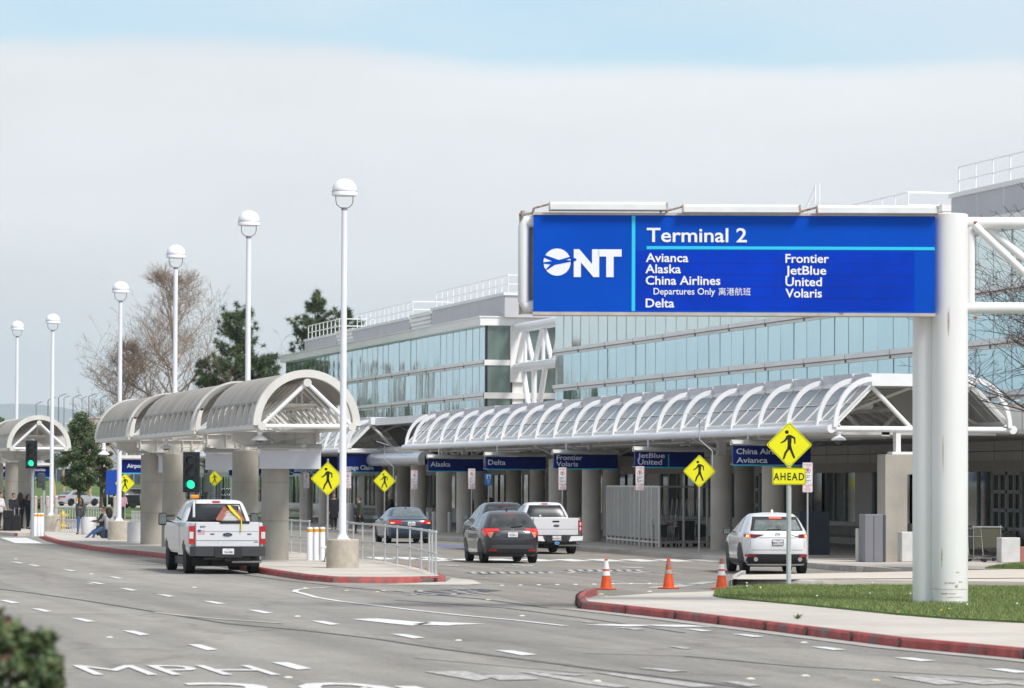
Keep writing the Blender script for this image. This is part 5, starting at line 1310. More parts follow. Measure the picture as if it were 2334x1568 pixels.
# ================================================================== small street things
def cone(x, s, label, stripes):
    p = atS(x, s, .0); p.z = .006; t = thing('traffic_cone', label, 'traffic cone', p, random.uniform(0,1), 'orange traffic cones closing the loop road')
    m_ = mat('cone_orange', (.70,.085,.012), .5, var=.2, vs=8); b = M(); b.rbox((0,0,.018),(.37,.37,.034),.015); b.build('base', m_, t)
    M().lathe([(.135,.034),(.13,.06),(.035,.70),(.028,.705),(.024,.65)], n=24).build('shell', m_, t, smooth=True)
    rr = lambda z: .13-(z-.06)/.64*.095
    for z0, z1, m2 in stripes: M().lathe([(rr(z0)+.003,z0),(rr(z1)+.003,z1)], n=24).build('reflective_band', m2, t, smooth=True)
wb = mat('band_white', (.75,.75,.76), .4); gb = mat('band_dirty', (.40,.37,.30), .7, var=.3, vs=20); rb_ = mat('cone_worn', (.38,.15,.10), .7, var=.3, vs=20)
cone(1383.5,99.5,'traffic cone with two clean white bands, leftmost of the three cones',[(.32,.42,wb),(.47,.66,wb)])
cone(1525.5,98.5,'traffic cone with a dirty grey band and brown tip, middle one',[(.35,.44,gb),(.48,.64,rb_)])
cone(1646,98.8,'traffic cone with white bands and brown tip beside the white hatchback',[(.32,.42,wb),(.465,.58,wb),(.58,.69,rb_)])
def bollard(loc, label, h=.97, r=.085, band=True, grp='', cap=False, bm_=None):
    t = thing('bollard', label, 'bollard', loc, 0, grp); m_ = bm_ or white
    M().lathe([(r,0),(r,h-.02),(r*.85,h)] if not cap else [(r,0),(r,h-.16),(r*.8,h-.15),(r*.8,h-.13),(r*1.05,h-.12),(r*1.0,h-.05),(r*.6,h),(0,h+.01)], n=20).build('post', m_, t, smooth=True)
    if band: M().lathe([(r+.003,h-.14),(r+.003,h-.05)], n=20).build('band', mat('band_amber', (.72,.33,.02), .4), t)
for i, x in enumerate((708.5,722,736.5)): bollard(atS(x,77.5-.2*i,.149), ['white bollard with an amber band, left of the trio by the nearest lamp','white bollard with an amber band, middle of the trio by the nearest lamp','white bollard with an amber band, right of the trio by the nearest lamp'][i], grp='white bollards with amber bands')
for i, x in enumerate((145.5/1.0-60, 91.5, 98)): bollard(atS(x if i else 82.5,54.3+.0*i,.149), ['white bollard with an amber band next to the second traffic light pole','white bollard with an amber band, middle of the trio by the signals','white bollard with an amber band beside the short signal post'][i], grp='white bollards with amber bands')
for x, s, lab in ((1094,46,'plain white bollard'),(1088,45,''),(0,0,'')):
    pass
for x, s, lab in ((1071,0,0),): pass
def wb2(x, ybase, htop, lab, r=.09, X=None):
    s_ = (ybase-(1104+.004*(x-1167)))/(H-.149); p = atS(x, s_, .149); bollard(p, lab, h=ht(p,htop,x)-.149, r=r, band=False, grp='plain white bollards under the canopy', bm_=mat('bollard_dull',(.55,.54,.53),.6,var=.1))
wb2(978,1211,1166,'plain white bollard left of two by the iron fence'); wb2(990.5,1212,1166,'plain white bollard right of two by the iron fence'); wb2(1026.5,1213,1167,'plain white bollard next to the man in the brown jacket')
wb2(1324,1232,1178,'plain white bollard just right of the white pickup'); wb2(1334,1231,1182,'plain white bollard left of the slatted enclosure')
# posts with domed tops far left
for x, yb, yt, lab in ((147,1181,1133,'pinkish domed bollard left of the fifth lamp post'),(167,1168,1121,'pinkish domed bollard behind, nearest the hedge'),(195,1168,1125,'pinkish domed bollard right of the fifth lamp post'),(395,1182,1138,'pinkish domed bollard at the front of the white sedan')):
    pass
pk = mat('bollard_pink', (.62,.50,.46), .6, var=.1)
for x, yb, yt, lab in ((98,1156+24,1133,'domed pinkish bollard left of the two signals'),(110.7,1163,1121.5,'domed pinkish bollard beside the fifth lamp post, nearer one'),(130.5,1171,1126,'domed pinkish bollard just right of the fifth lamp post'),(264.5,1181,1138,'domed pinkish bollard in front of the white sedan nose'),(83,1170,1134,'domed pinkish bollard behind the second traffic light')):
    s_ = 34; p = atS(x if x != 98 else 98.5, s_, .15); bollard(p, lab, h=1.35, r=.13, band=False, grp='pinkish domed bollards on the far verge', cap=True, bm_=pk)
for x in (178, 269.7):
    p = atS(x, 33, .15); t = thing('marker_post', 'thin amber and white striped marker post %s' % ('left of the walking woman' if x < 200 else 'at the sedan nose'), 'marker post', p, 0, 'amber striped marker posts')
    for k in range(5): M().lathe([(.07,.24*k),(.07,.24*k+.24)], n=12).build('band', MATS['band_amber'] if k % 2 == 0 else white, t, smooth=True)
# hydrant
p = atS(145.5, 47.4, .149); t = thing('fire_hydrant', 'yellow fire hydrant on the island by the fifth lamp post', 'hydrant', p, 0)
hy = mat('hydrant_yellow', (.72,.46,.01), .4, var=.15, vs=6)
M().lathe([(.19,0),(.19,.04),(.14,.05),(.14,.10),(.19,.11),(.20,.17),(.14,.22),(.12,.24),(.115,.50)], n=20).build('barrel', hy, t, smooth=40)
M().lathe([(.118,.47),(.118,.56)], n=20).build('band', white, t)
M().lathe([(.115,.56),(.15,.58),(.16,.70),(.14,.76),(.11,.80),(.08,.87),(.03,.90),(.03,.93)], n=20).build('bonnet', hy, t, smooth=40)
a = M(); a.cyl((-.26,0,.68),(.26,0,.68),.055,n=12); a.cyl((-.28,0,.68),(-.24,0,.68),.07,n=8); a.cyl((.24,0,.68),(.28,0,.68),.07,n=8); a.cyl((0,-.24,.66),(0,0,.66),.075,n=12); a.build('outlet', hy, t, smooth=40)
# cylinder bins
def bin_(x, s, ytop, wpx, lab):
    p = atS(x, s, .149); r = wpx/2/s; h = ht(p,ytop,x)-.149; t = thing('litter_bin', lab, 'bin', p, 0, 'plain round white bins'); bm = mat('bin_white', (.60,.59,.60), .5, var=.08, vs=3)
    M().lathe([(r*.97,0),(r*.97,.03),(r,.035),(r,h-.02),(r*.96,h),(r*.5,h+.005)], n=32).build('drum', bm, t, smooth=40)
    M().lathe([(r*.55,h+.006),(.0,h+.01)], n=24).build('opening', dark, t)
bin_(613,74.5,1213,37,'white cylinder bin behind the right side of the work truck'); bin_(310.5,60,1190,36,'white cylinder bin left of the first shelter column')
bin_(248*.75+22-3,52.5,1178,34,'white cylinder bin behind the walking woman'); bin_(790,45,1147,38,'dull white cylinder bin beside the walking man'); bin_(62,45,1172,24,'white cylinder bin behind the flight crew')
# small solar box on a strut by the nearest pedestal
p = atS(741, 79, .149); t = thing('counter_box', 'small white tilted box on a dark strut left of the nearest pedestal', 'device', p, 0)
a = M(); a.tube([(0,0,0),(.08,0,.30),(.17,0,.36)], .014, 6); a.tube([(-.05,0,.01),(.04,0,.01)], .012, 5); a.build('strut', dark, t); M().rbox((.05,-.02,.42),(.30,.12,.07),.02).build('housing', white, t)
# ---- railings on the island
def rail_fence(name, pts, h, label, mids=(.5,), step=1.5, r=.024, m=galv, base=.149):
    pts = [Vector((q.x,q.y,base)) for q in pts]; t = thing(name, label, 'railing', pts[0], 0)
    a = M()
    for z in [h] + [h*k for k in mids]: a.tube([q+Vector((0,0,z)) for q in pts], r*1.25, 8)
    a.build('rail', m, t, world=True, smooth=True)
    for q0, q1 in zip(pts[:-1], pts[1:]):
        n = max(1, round((q1-q0).length/step))
        for i in range(n + (1 if q1 is pts[-1] else 0)):
            b = q0.lerp(q1, i/n); a = M(); a.tube([b, b+Vector((0,0,h))], r, 8); a.ball(b+Vector((0,0,h)), r*1.7, 8, 5); a.ball(b+Vector((0,0,h*mids[0])), r*1.6, 8, 5); a.cyl(b, b+Vector((0,0,.06)), r*1.9, n=8)
            a.build('baluster', m, t, world=True, smooth=True)
    return t
gx = lambda x, y: gp(x, y, .149)
rail_fence('railing', [gx(789,1273), gx(992,1308.5)], 1.06, 'long galvanised railing on the island right of the nearest lamp post', step=99, mids=(.5,)) if 0 else None
xs_ = [(788,1273),(826,1254.5+22),(852,1281),(881,1285)]
basepts = [(785,1271),(818,1276),(852,1281),(887,1286),(922,1291.5),(958,1298.5),(979,1306),(988,1310)]
rf = thing('railing', 'long galvanised railing at the island edge right of the nearest lamp post', 'railing', gx(785,1271), 0, 'galvanised railings on the islands')
P_ = [gx(*b) for b in [(790,1266),(805,1271),(826,1274),(851,1277),(877,1281.5),(905,1286),(934,1291),(960,1298),(978,1303),(984.5,1306),(993,1309)]]
a = M()
for z in (1.05, .52): a.tube([q+Vector((0,0,z)) for q in P_], .032, 8)
a.build('rail', galv, rf, world=True, smooth=True)
for q in P_: a = M(); a.tube([q, q+Vector((0,0,1.05))], .027, 8); a.ball(q+Vector((0,0,1.05)), .045, 8, 5); a.ball(q+Vector((0,0,.52)), .042, 8, 5); a.cyl(q, q+Vector((0,0,.09)), .042, n=8); a.build('baluster', galv, rf, world=True, smooth=True)
rail_fence('railing', [Vector((XR-.25, colx(662,XR), 0)), Vector((XR-.25, colx(706,XR)-1.5, 0))], 1.05, 'short galvanised railing between the near column and the bollards', step=1.7)['group'] = 'galvanised railings on the islands'
rail_fence('railing', [atS(100,48.5), atS(222,52.0), atS(262,53.5)], 1.12, 'galvanised railing behind the hydrant and walking woman', step=.62, r=.02)['group'] = 'galvanised railings on the islands'
rail_fence('railing', [atS(303,54.5), atS(330,56)], 1.05, 'galvanised railing piece beside the left shelter column', step=.6, r=.022)['group'] = 'galvanised railings on the islands'
# ---- slatted cart enclosure
pe0, pe1, pe2 = gp(1384,1237,.149), gp(1503,1248,.149), gp(1612,1246,.149)
ce = thing('cart_enclosure', 'pale slatted steel enclosure holding luggage carts behind the middle cone', 'enclosure', pe1, 0)
hE = ht(pe1, 1109, 1503) - .149
def fpanel(a0, a1, glassy):
    d = (a1-a0); n = int(d.length/.30) if not glassy else 2; fr_ = M(); a0z = a0; u = d.normalized()
    for z in (.18, hE): fr_.tube([a0+Vector((0,0,z)), a1+Vector((0,0,z))], .045, 4)
    for k in (range(0, n+1) if glassy else range(0, n+1, 3)): q = a0.lerp(a1, k/n); fr_.cb((q.x,q.y,(hE+.0)/2+.149), (.07,.07,hE), rz=math.atan2(u.y,u.x))
    fr_.build('frame', mat('enclosure_white', (.74,.72,.68), .5, var=.08), ce, world=True)
    if not glassy:
        n2 = int(d.length/.21)
        for k in range(n2):
            q = a0.lerp(a1, (k+.5)/n2); M().cb((q.x,q.y,(hE+.3)/2+.149), (.025,.10,hE-.3), rz=math.atan2(u.y,u.x)+R(8)).build('slat', MATS['enclosure_white'], ce, world=True)
    else:
        nrm = Vector((-u.y,u.x,0))*.02; z0_, z1_ = .149+.2, hE+.1
        M().add([(a0+nrm)+Vector((0,0,.2)), (a1+nrm)+Vector((0,0,.2)), (a1+nrm)+Vector((0,0,hE-.03)), (a0+nrm)+Vector((0,0,hE-.03))], [(0,1,2,3)]).build('glass_panel', mat('enclosure_glass', (.05,.06,.06), .05, alpha=.35, spec=.9), ce, world=True, fix=False)
fpanel(pe0, pe1, False); fpanel(pe1, pe2, True)
def cart(loc, rz, lab, board=True):
    t = thing('luggage_cart', lab, 'luggage cart', loc, rz, 'luggage carts')
    a = M(); a.tube([(-.28,.0,.12),(-.28,-.35,.18),(-.28,-.45,1.0),(.28,-.45,1.0),(.28,-.35,.18),(.28,0,.12)], .017, 6); a.tube([(-.28,.5,.14),(-.28,-.4,.14)], .017, 6); a.tube([(.28,.5,.14),(.28,-.4,.14)], .017, 6); a.tube([(-.28,.5,.14),(.28,.5,.14)], .017, 6)
    a.tube([(-.28,-.43,.75),(.28,-.43,.75)], .015, 6); a.build('frame', chrome, t, smooth=True)
    if board: M().box(-.24,-.47,.35,.24,-.45,.82).build('board', mat('cart_board', (.045,.045,.035), .6), t)
    w_ = M()
    for x_, y_ in ((-.25,-.35),(.25,-.35),(0,.45)): w_.lathe([(.06,-.02),(.06,.02)], c=(x_,y_,.06), n=12, m=Matrix.Rotation(R(90),4,'Y'))
    w_.build('wheels', rubber, t)
    return t
for i in range(5):
    q = pe1.lerp(pe2, .12+.17*i) + Vector((.1,.9,0)); cart(q, R(10*i-20), ['luggage cart leaning at the left inside the glazed enclosure','second luggage cart inside the enclosure beside the red lettered board','middle luggage cart inside the glazed enclosure','fourth luggage cart inside the enclosure by the yellow sign post','luggage cart at the open right end of the enclosure'][i], board=i % 2 == 0)
# upright tubular carts pushed to the back
a = M()
for k in range(9):
    q = pe1.lerp(pe2, .08+.1*k) + Vector((.0,1.6,0)); a.tube([q+Vector((-.1,0,.1)), q+Vector((.05,.1,1.7)), q+Vector((.25,.1,1.75)), q+Vector((.35,0,.1))], .016, 6)
o = a.build('cart_rack', chrome, None, loc=(pe1.x, pe1.y+1.6, .149), world=True); tag(o, 'shiny tubular rack of stacked cart hoops at the back of the glazed enclosure', 'rack')
q = pe1.lerp(pe2,.62)+Vector((0,.5,0)); t = thing('lettered_board', 'dark board with a red S inside the glazed cart enclosure', 'board', q, -ALPHA*.6)
bd = M().box(-.32,0,.25,.32,.02,.95).build('board', mat('board_dk', (.04,.045,.05), .5), t); text('S', .42, inkred, bd, (-.02,-.006,.42), off=.02, al='CENTER', ext=.002)
q = pe1.lerp(pe2,.28)+Vector((0,.45,0)); t = thing('lettered_board', 'small pale board with red lettering at the left of the cart enclosure', 'board', q, -ALPHA*.6)
bd = M().box(-.26,0,.72,.24,.02,.95).build('board', sign_white, t); text('SAS', .17, inkred, bd, (0,-.006,.77), off=.006, al='CENTER', ext=.002)
# ---- slabs and kiosks under the canopy
def block(x0, x1, ytop, ybot, m, lab, nm='barrier_block', cat='barrier', d=.5, dz=0, parts=None, grp=None):
    xc = (x0+x1)/2; s_ = (ybot-(1104+.004*(xc-1167)))/(H-.149); p = atS(xc, s_, .149); w_ = (x1-x0)/s_; h_ = ht(p,ytop,xc)-.149
    t = thing(nm, lab, cat, p, R(-3), grp); o = M().rbox((0,d/2,h_/2),(w_,d,h_),.018).build('body', m, t)
    return t, w_, h_
slate = mat('slate_board', (.055,.065,.085), .6, var=.1, vs=2); slate2 = mat('slate_kiosk', (.20,.20,.225), .5, var=.06); wblk = mat('white_block', (.62,.61,.60), .6, var=.12, vs=4)
block(1822,1893,1166,1264,slate,'tall dark slate board right behind the white hatchback','display_board','board',d=.15)
t, w_, h_ = block(1971.5,2014,1172,1281,slate2,'grey two leaf kiosk cabinet left of the square pier','kiosk','kiosk',d=.7)
M().box(-.004,-.012,.05,.004,-.001,h_-.04).build('joint', dark, t); M().box(w_/2,.02,.0,w_/2+.09,.68,h_-.02).build('side_panel', slate, t)
block(1955,1969,1204,1280,mat('info_post',(.55,.54,.50),.6,var=.1),'pale narrow info post beside the grey kiosk','info_post','post',d=.25)
block(2055,2108,1212,1280,wblk,'white block partly hidden by the big sign pillar, right of the pier','barrier_block','barrier',grp='white blocks near the big pillar')
block(2282,2327,1225,1282,wblk,'white block behind the small grass wedge at the right edge','barrier_block','barrier',grp='white blocks near the big pillar')
block(2325,2380,1246,1282,mat('red_block',(.38,.15,.12),.7,var=.15),'reddish block cropped by the right picture edge','barrier_block','barrier')
block(2306,2360,1206,1250,mat('black_case',(.02,.02,.022),.5),'black metal case behind the white block at the right edge','case','case')
t, w_, h_ = block(2100,2140,1172,1262,slate,'dark slate board seen between pier and big pillar','display_board','board',d=.15)
q = atS(2243, 76, .149); cart(q, R(-60), 'luggage trolley with a tall olive board right of the big pillar', False); a = None
t = thing('luggage_board', 'tall olive board standing among the trolleys right of the big pillar', 'board', q+Vector((0,-.3,0)), R(-14)); M().box(-.43,0,.42,.43,.03,1.02).build('board', mat('olive_board',(.09,.09,.06),.6), t); M().box(-.45,-.02,1.02,.45,.05,1.06).build('rail', steel, t)
a = M(); a.tube([(-.40,.0,0),(-.40,.0,1.1)], .015, 6); a.tube([(.40,0,0),(.40,0,1.1)], .015, 6); a.build('leg', chrome, t)
for i in range(3): cart(atS(2216+i*9, 77-i, .149)+Vector((0,.4*i,0)), R(-75), ['luggage trolley nearest the big pillar edge','second luggage trolley from the big pillar edge','third luggage trolley, right before the olive board'][i], i == 0)
t, w_, h_ = block(2208,2223,1193,1238,wblk,'white panel clipped on the trolleys at the big pillar edge','trolley_panel','panel',d=.05)
t.location.z += .32
# iron fence between columns at centre
q0, q1 = atS(988,47,.149), atS(1014,47,.149)
f_ = thing('iron_fence', 'dark iron picket fence between the columns right of the blue sedan', 'fence', q0, 0)
a = M(); a.tube([q0+Vector((0,0,1.1)), q1+Vector((0,0,1.1))], .02, 4); a.tube([q0+Vector((0,0,.15)), q1+Vector((0,0,.15))], .02, 4)
for k in range(12): b_ = q0.lerp(q1, k/11); a.tube([b_, b_+Vector((0,0,1.25))], .018, 4)
a.build('pickets', black, f_, world=True)
# ================================================================== VEHICLES
class Stack:
    """body as stacked superellipse rings (z, y_front, y_rear, half_width, exponent)"""
    def __init__(s, rings): s.r = rings; s.z0, s.z1 = rings[0][0], rings[-1][0]
    def at(s, z):
        r = s.r; z = min(max(z, s.z0), s.z1)
        for i in range(len(r)-1):
            if z <= r[i+1][0]: break
        h = r[i+1][0]-r[i][0]; t = (z-r[i][0])/h; out_ = []
        for k in range(1, 5):
            d = (r[i+1][k]-r[i][k])/h
            m0 = d if i == 0 else self_slope(r, i, k); m1 = d if i+2 >= len(r) else self_slope(r, i+1, k)
            t2, t3 = t*t, t*t*t
            out_.append((2*t3-3*t2+1)*r[i][k] + (t3-2*t2+t)*h*m0 + (-2*t3+3*t2)*r[i+1][k] + (t3-t2)*h*m1)
        return out_
    def rear(s, x, z):
        yf, yr, hw, n = s.at(z); c, hl = (yf+yr)/2, (yf-yr)/2; q = min(.9999, abs(x)/hw); return c - hl*(1-q**n)**(1/(n*s.ky))
    ky = 1.0
    def side(s, y, z):
        yf, yr, hw, n = s.at(z); c, hl = (yf+yr)/2, (yf-yr)/2; q = min(.9999, abs(y-c)/hl); return hw*(1-q**(n*s.ky))**(1/n)
    def mesh(s, nz=40, na=128, cap_top=True):
        a = M(); zs_ = sorted(set([s.z0+(s.z1-s.z0)*i/nz for i in range(nz+1)] + [q[0] for q in s.r]))
        for z in zs_:
            yf, yr, hw, n = s.at(z); c, hl = (yf+yr)/2, (yf-yr)/2; ny_ = n*s.ky
            for k in range(na):
                t = 2*math.pi*k/na; ct, st = math.cos(t), math.sin(t)
                # even spacing on both axes
                rr = (abs(ct)**n + abs(st)**ny_)**(-1/((n+ny_)/2)) if s.ky == 1 else 1
                x, y = ct*rr, st*rr
                if s.ky != 1:
                    lo, hi = 0, 2
                    for _ in range(22):
                        m_ = (lo+hi)/2
                        if abs(ct*m_)**n + abs(st*m_)**ny_ > 1: hi = m_
                        else: lo = m_
                    x, y = ct*lo, st*lo
                # spread samples toward corners in true size
                a.v.append(Vector((x*hw, c+y*hl, z)))
        m_ = len(zs_)
        for i in range(m_-1):
            for k in range(na): a.f.append([i*na+k, i*na+(k+1)%na, (i+1)*na+(k+1)%na, (i+1)*na+k])
        a.f.append(list(range(na-1,-1,-1))); a.f.append([(m_-1)*na+k for k in range(na)])
        return a
def self_slope(r, i, k):
    a = (r[i][k]-r[i-1][k])/(r[i][0]-r[i-1][0]); b = (r[i+1][k]-r[i][k])/(r[i+1][0]-r[i][0])
    return 0 if a*b <= 0 else 2*a*b/(a+b)
def patch(fn, c4, off, nu=10, nv=6, both=None):
    nu, nv = nu*3, max(nv*2, 3)
    """bilinear patch; fn(u,v)->(point, outward) ; c4 = corners (p,q) clockwise from lower left"""
    a = M(); vs = []
    for j in range(nv+1):
        for i in range(nu+1):
            u, v = i/nu, j/nv
            p = (c4[0][0]*(1-u)*(1-v)+c4[1][0]*u*(1-v)+c4[2][0]*u*v+c4[3][0]*(1-u)*v, c4[0][1]*(1-u)*(1-v)+c4[1][1]*u*(1-v)+c4[2][1]*u*v+c4[3][1]*(1-u)*v)
            vs.append(fn(p, off))
    fs = [(j*(nu+1)+i, j*(nu+1)+i+1, (j+1)*(nu+1)+i+1, (j+1)*(nu+1)+i) for j in range(nv) for i in range(nu)]
    return a.add(vs, fs)
def RP_(st): return lambda p, o: (p[0], st.rear(p[0], p[1])-o, p[1])
def SP_(st, sg): return lambda p, o: (sg*(st.side(p[0], p[1])+o), p[0], p[1])
def cut(o, cutters):
    for c in cutters:
        m_ = o.modifiers.new('b', 'BOOLEAN'); m_.operation = 'DIFFERENCE'; m_.solver = 'EXACT'; m_.object = c
    dg = bpy.context.evaluated_depsgraph_get(); me = bpy.data.meshes.new_from_object(o.evaluated_get(dg)); o.modifiers.clear(); o.data = me
    for c in cutters: bpy.data.objects.remove(c)
    shade(o.data, 40)
tail_red = mat('tail_red', (.42,.012,.015), .15, coat=.5); tail_dk = mat('tail_dark', (.10,.012,.015), .12, coat=.5); tail_lit = mat('tail_lit', (1.0,.06,.03), .3, emit=2.2)
tail_core = mat('tail_core', (1.0,.32,.12), .3, emit=2.6)
tail_clear = mat('tail_clear', (.62,.60,.60), .15, coat=.5); tail_amb = mat('tail_amber', (.62,.22,.14), .15, coat=.5)
paints = {}
def paint_m(nm, c, metal=.0, rough=.32): return mat(nm, c, rough, metal, coat=.8, var=.03, vs=.6)
def wheel(par, x, y, r, w_, rim=steel, rimr=.64, sp=5):
    sg = -1 if x < 0 else 1; t = bpy.data.objects.new('wheel', None); COL.objects.link(t); t.parent = par; t.location = (x, y, r)
    mt = Matrix.Rotation(R(90), 4, 'Y')
    a = M().lathe([(r*rimr,-w_/2),(r*.93,-w_/2),(r*.985,-w_/2+.02),(r,-w_/2+.045),(r,w_/2-.045),(r*.985,w_/2-.02),(r*.93,w_/2),(r*rimr,w_/2)], n=36, m=mt); a.build('tyre', rubber, t, smooth=True)
    g = M()
    for zz in (-w_*.25, 0, w_*.25): g.lathe([(r+.001,zz-.006),(r+.0015,zz+.006)], n=36, m=mt)
    b = M(); o_ = sg*w_*.5
    b.lathe([(r*rimr,-w_*.45),(r*rimr,w_*.45)], n=28, m=mt)
    b.lathe([(r*rimr,sg*w_*.46),(r*rimr-.025,sg*w_*.40),(r*rimr-.03,sg*w_*.3)], n=28, m=mt)
    b.lathe([(0,sg*w_*.36),(r*.16,sg*w_*.36),(r*.18,sg*w_*.25)], n=16, m=mt)
    for k in range(sp):
        an = 2*math.pi*k/sp + .3; b.cb((sg*w_*.33, math.cos(an)*r*.37, math.sin(an)*r*.37), (.03, r*.56, .065), rx=an)
    rm_ = b.build('rim', rim, t, smooth=True)
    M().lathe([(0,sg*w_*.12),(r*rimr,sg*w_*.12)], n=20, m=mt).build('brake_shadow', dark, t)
def plate(par, x, y, z, s_, dark_frame=False, w_=.305, top='California'):
    p = M().rbox((x,y,z),(w_,.012,.152),.005).build('licence_plate', plate_m, par)
    if dark_frame:
        f = M()
        for a_ in ((-w_/2,-.01,-.076,-w_/2+.012,.0,.076),(w_/2-.012,-.01,-.076,w_/2,.0,.076),(-w_/2,-.01,.064,w_/2,.0,.076),(-w_/2,-.01,-.076,w_/2,.0,-.064)): f.box(x+a_[0],y+a_[1],z+a_[2],x+a_[3],y+a_[4],z+a_[5])
        f.build('plate_frame', black, p)
    text(s_, .082, ink, p, (x,y-.0075,z-.045), off=.001, al='CENTER', ext=.0005, sx=.86); text(top, .028, inkred, p, (x,y-.0075,z+.045), al='CENTER', ext=.0005)
def mirror(par, x, y, z, sz, m_, arm=.0):
    sg = -1 if x < 0 else 1; a = M(); a.rbox((x+sg*(sz[0]/2+arm), y, z), sz, min(sz)*.3); a.cyl((x-sg*.05,y+.06,z-sz[2]*.25),(x+sg*(.06+arm),y+.03,z-sz[2]*.15), .022, n=6)
    if arm: a.cyl((x-sg*.05,y+.06,z+sz[2]*.25),(x+sg*(.06+arm),y+.03,z+sz[2]*.25), .022, n=6)
    o = a.build('mirror', m_, par, smooth=40)
    M().cb((x+sg*(sz[0]/2+arm), y-sz[1]/2-.002, z), (sz[0]*.84,.004,sz[2]*.80)).build('mirror_glass', mat('mirror_face', (.20,.24,.24), .08, .7), o)
def well_cutters(wb, r, hw, extra=.075):
    cs = []
    for y in (0, wb):
        for sg in (-1, 1):
            c = M().cyl((sg*(hw-.30), y, r), (sg*(hw+.2), y, r), r+extra, n=40).build('cutter', black); cs.append(c)
    return cs
def smiles(body, st, wb, r, hw, m_, th=.05):
    for y in (0, wb):
        for sg in (-1, 1):
            a = M(); n = 20; vs = []
            for k in range(n+1):
                t = math.pi*k/n*1.10 - .157; 
                for q in (r+.075, r+.075+th):
                    yy_, zz_ = y+q*math.cos(t), r+q*math.sin(t); xx = st.side(yy_, max(zz_, st.z0)) + .006; vs.append((sg*xx, yy_, max(zz_,.16)))
            a.add(vs, [(2*k,2*k+1,2*k+3,2*k+2) for k in range(n)]); a.build('wheel_arch_trim', m_, body, fix=False)
def car(kind, label, cat, loc, rz, wb, r, tw_, st, bodym, rings_cut=True, wheel_rim=steel, group=None, name=None):
    root = thing(name or kind, label, cat, loc, rz, group)
    b = st.mesh().build('body', bodym, root); hw = max(q[3] for q in st.r)
    cut(b, well_cutters(wb, r, hw))
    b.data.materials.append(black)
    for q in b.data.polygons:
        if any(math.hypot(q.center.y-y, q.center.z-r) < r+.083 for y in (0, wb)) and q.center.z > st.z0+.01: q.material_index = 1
    for y in (0, wb):
        for sg in (-1,1):
            wheel(root, sg*(hw-tw_/2-.03), y, r, tw_, wheel_rim)
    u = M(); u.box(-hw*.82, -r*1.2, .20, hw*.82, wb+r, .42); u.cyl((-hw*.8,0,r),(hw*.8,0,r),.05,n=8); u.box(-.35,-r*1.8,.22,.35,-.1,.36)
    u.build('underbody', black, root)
    return root, b
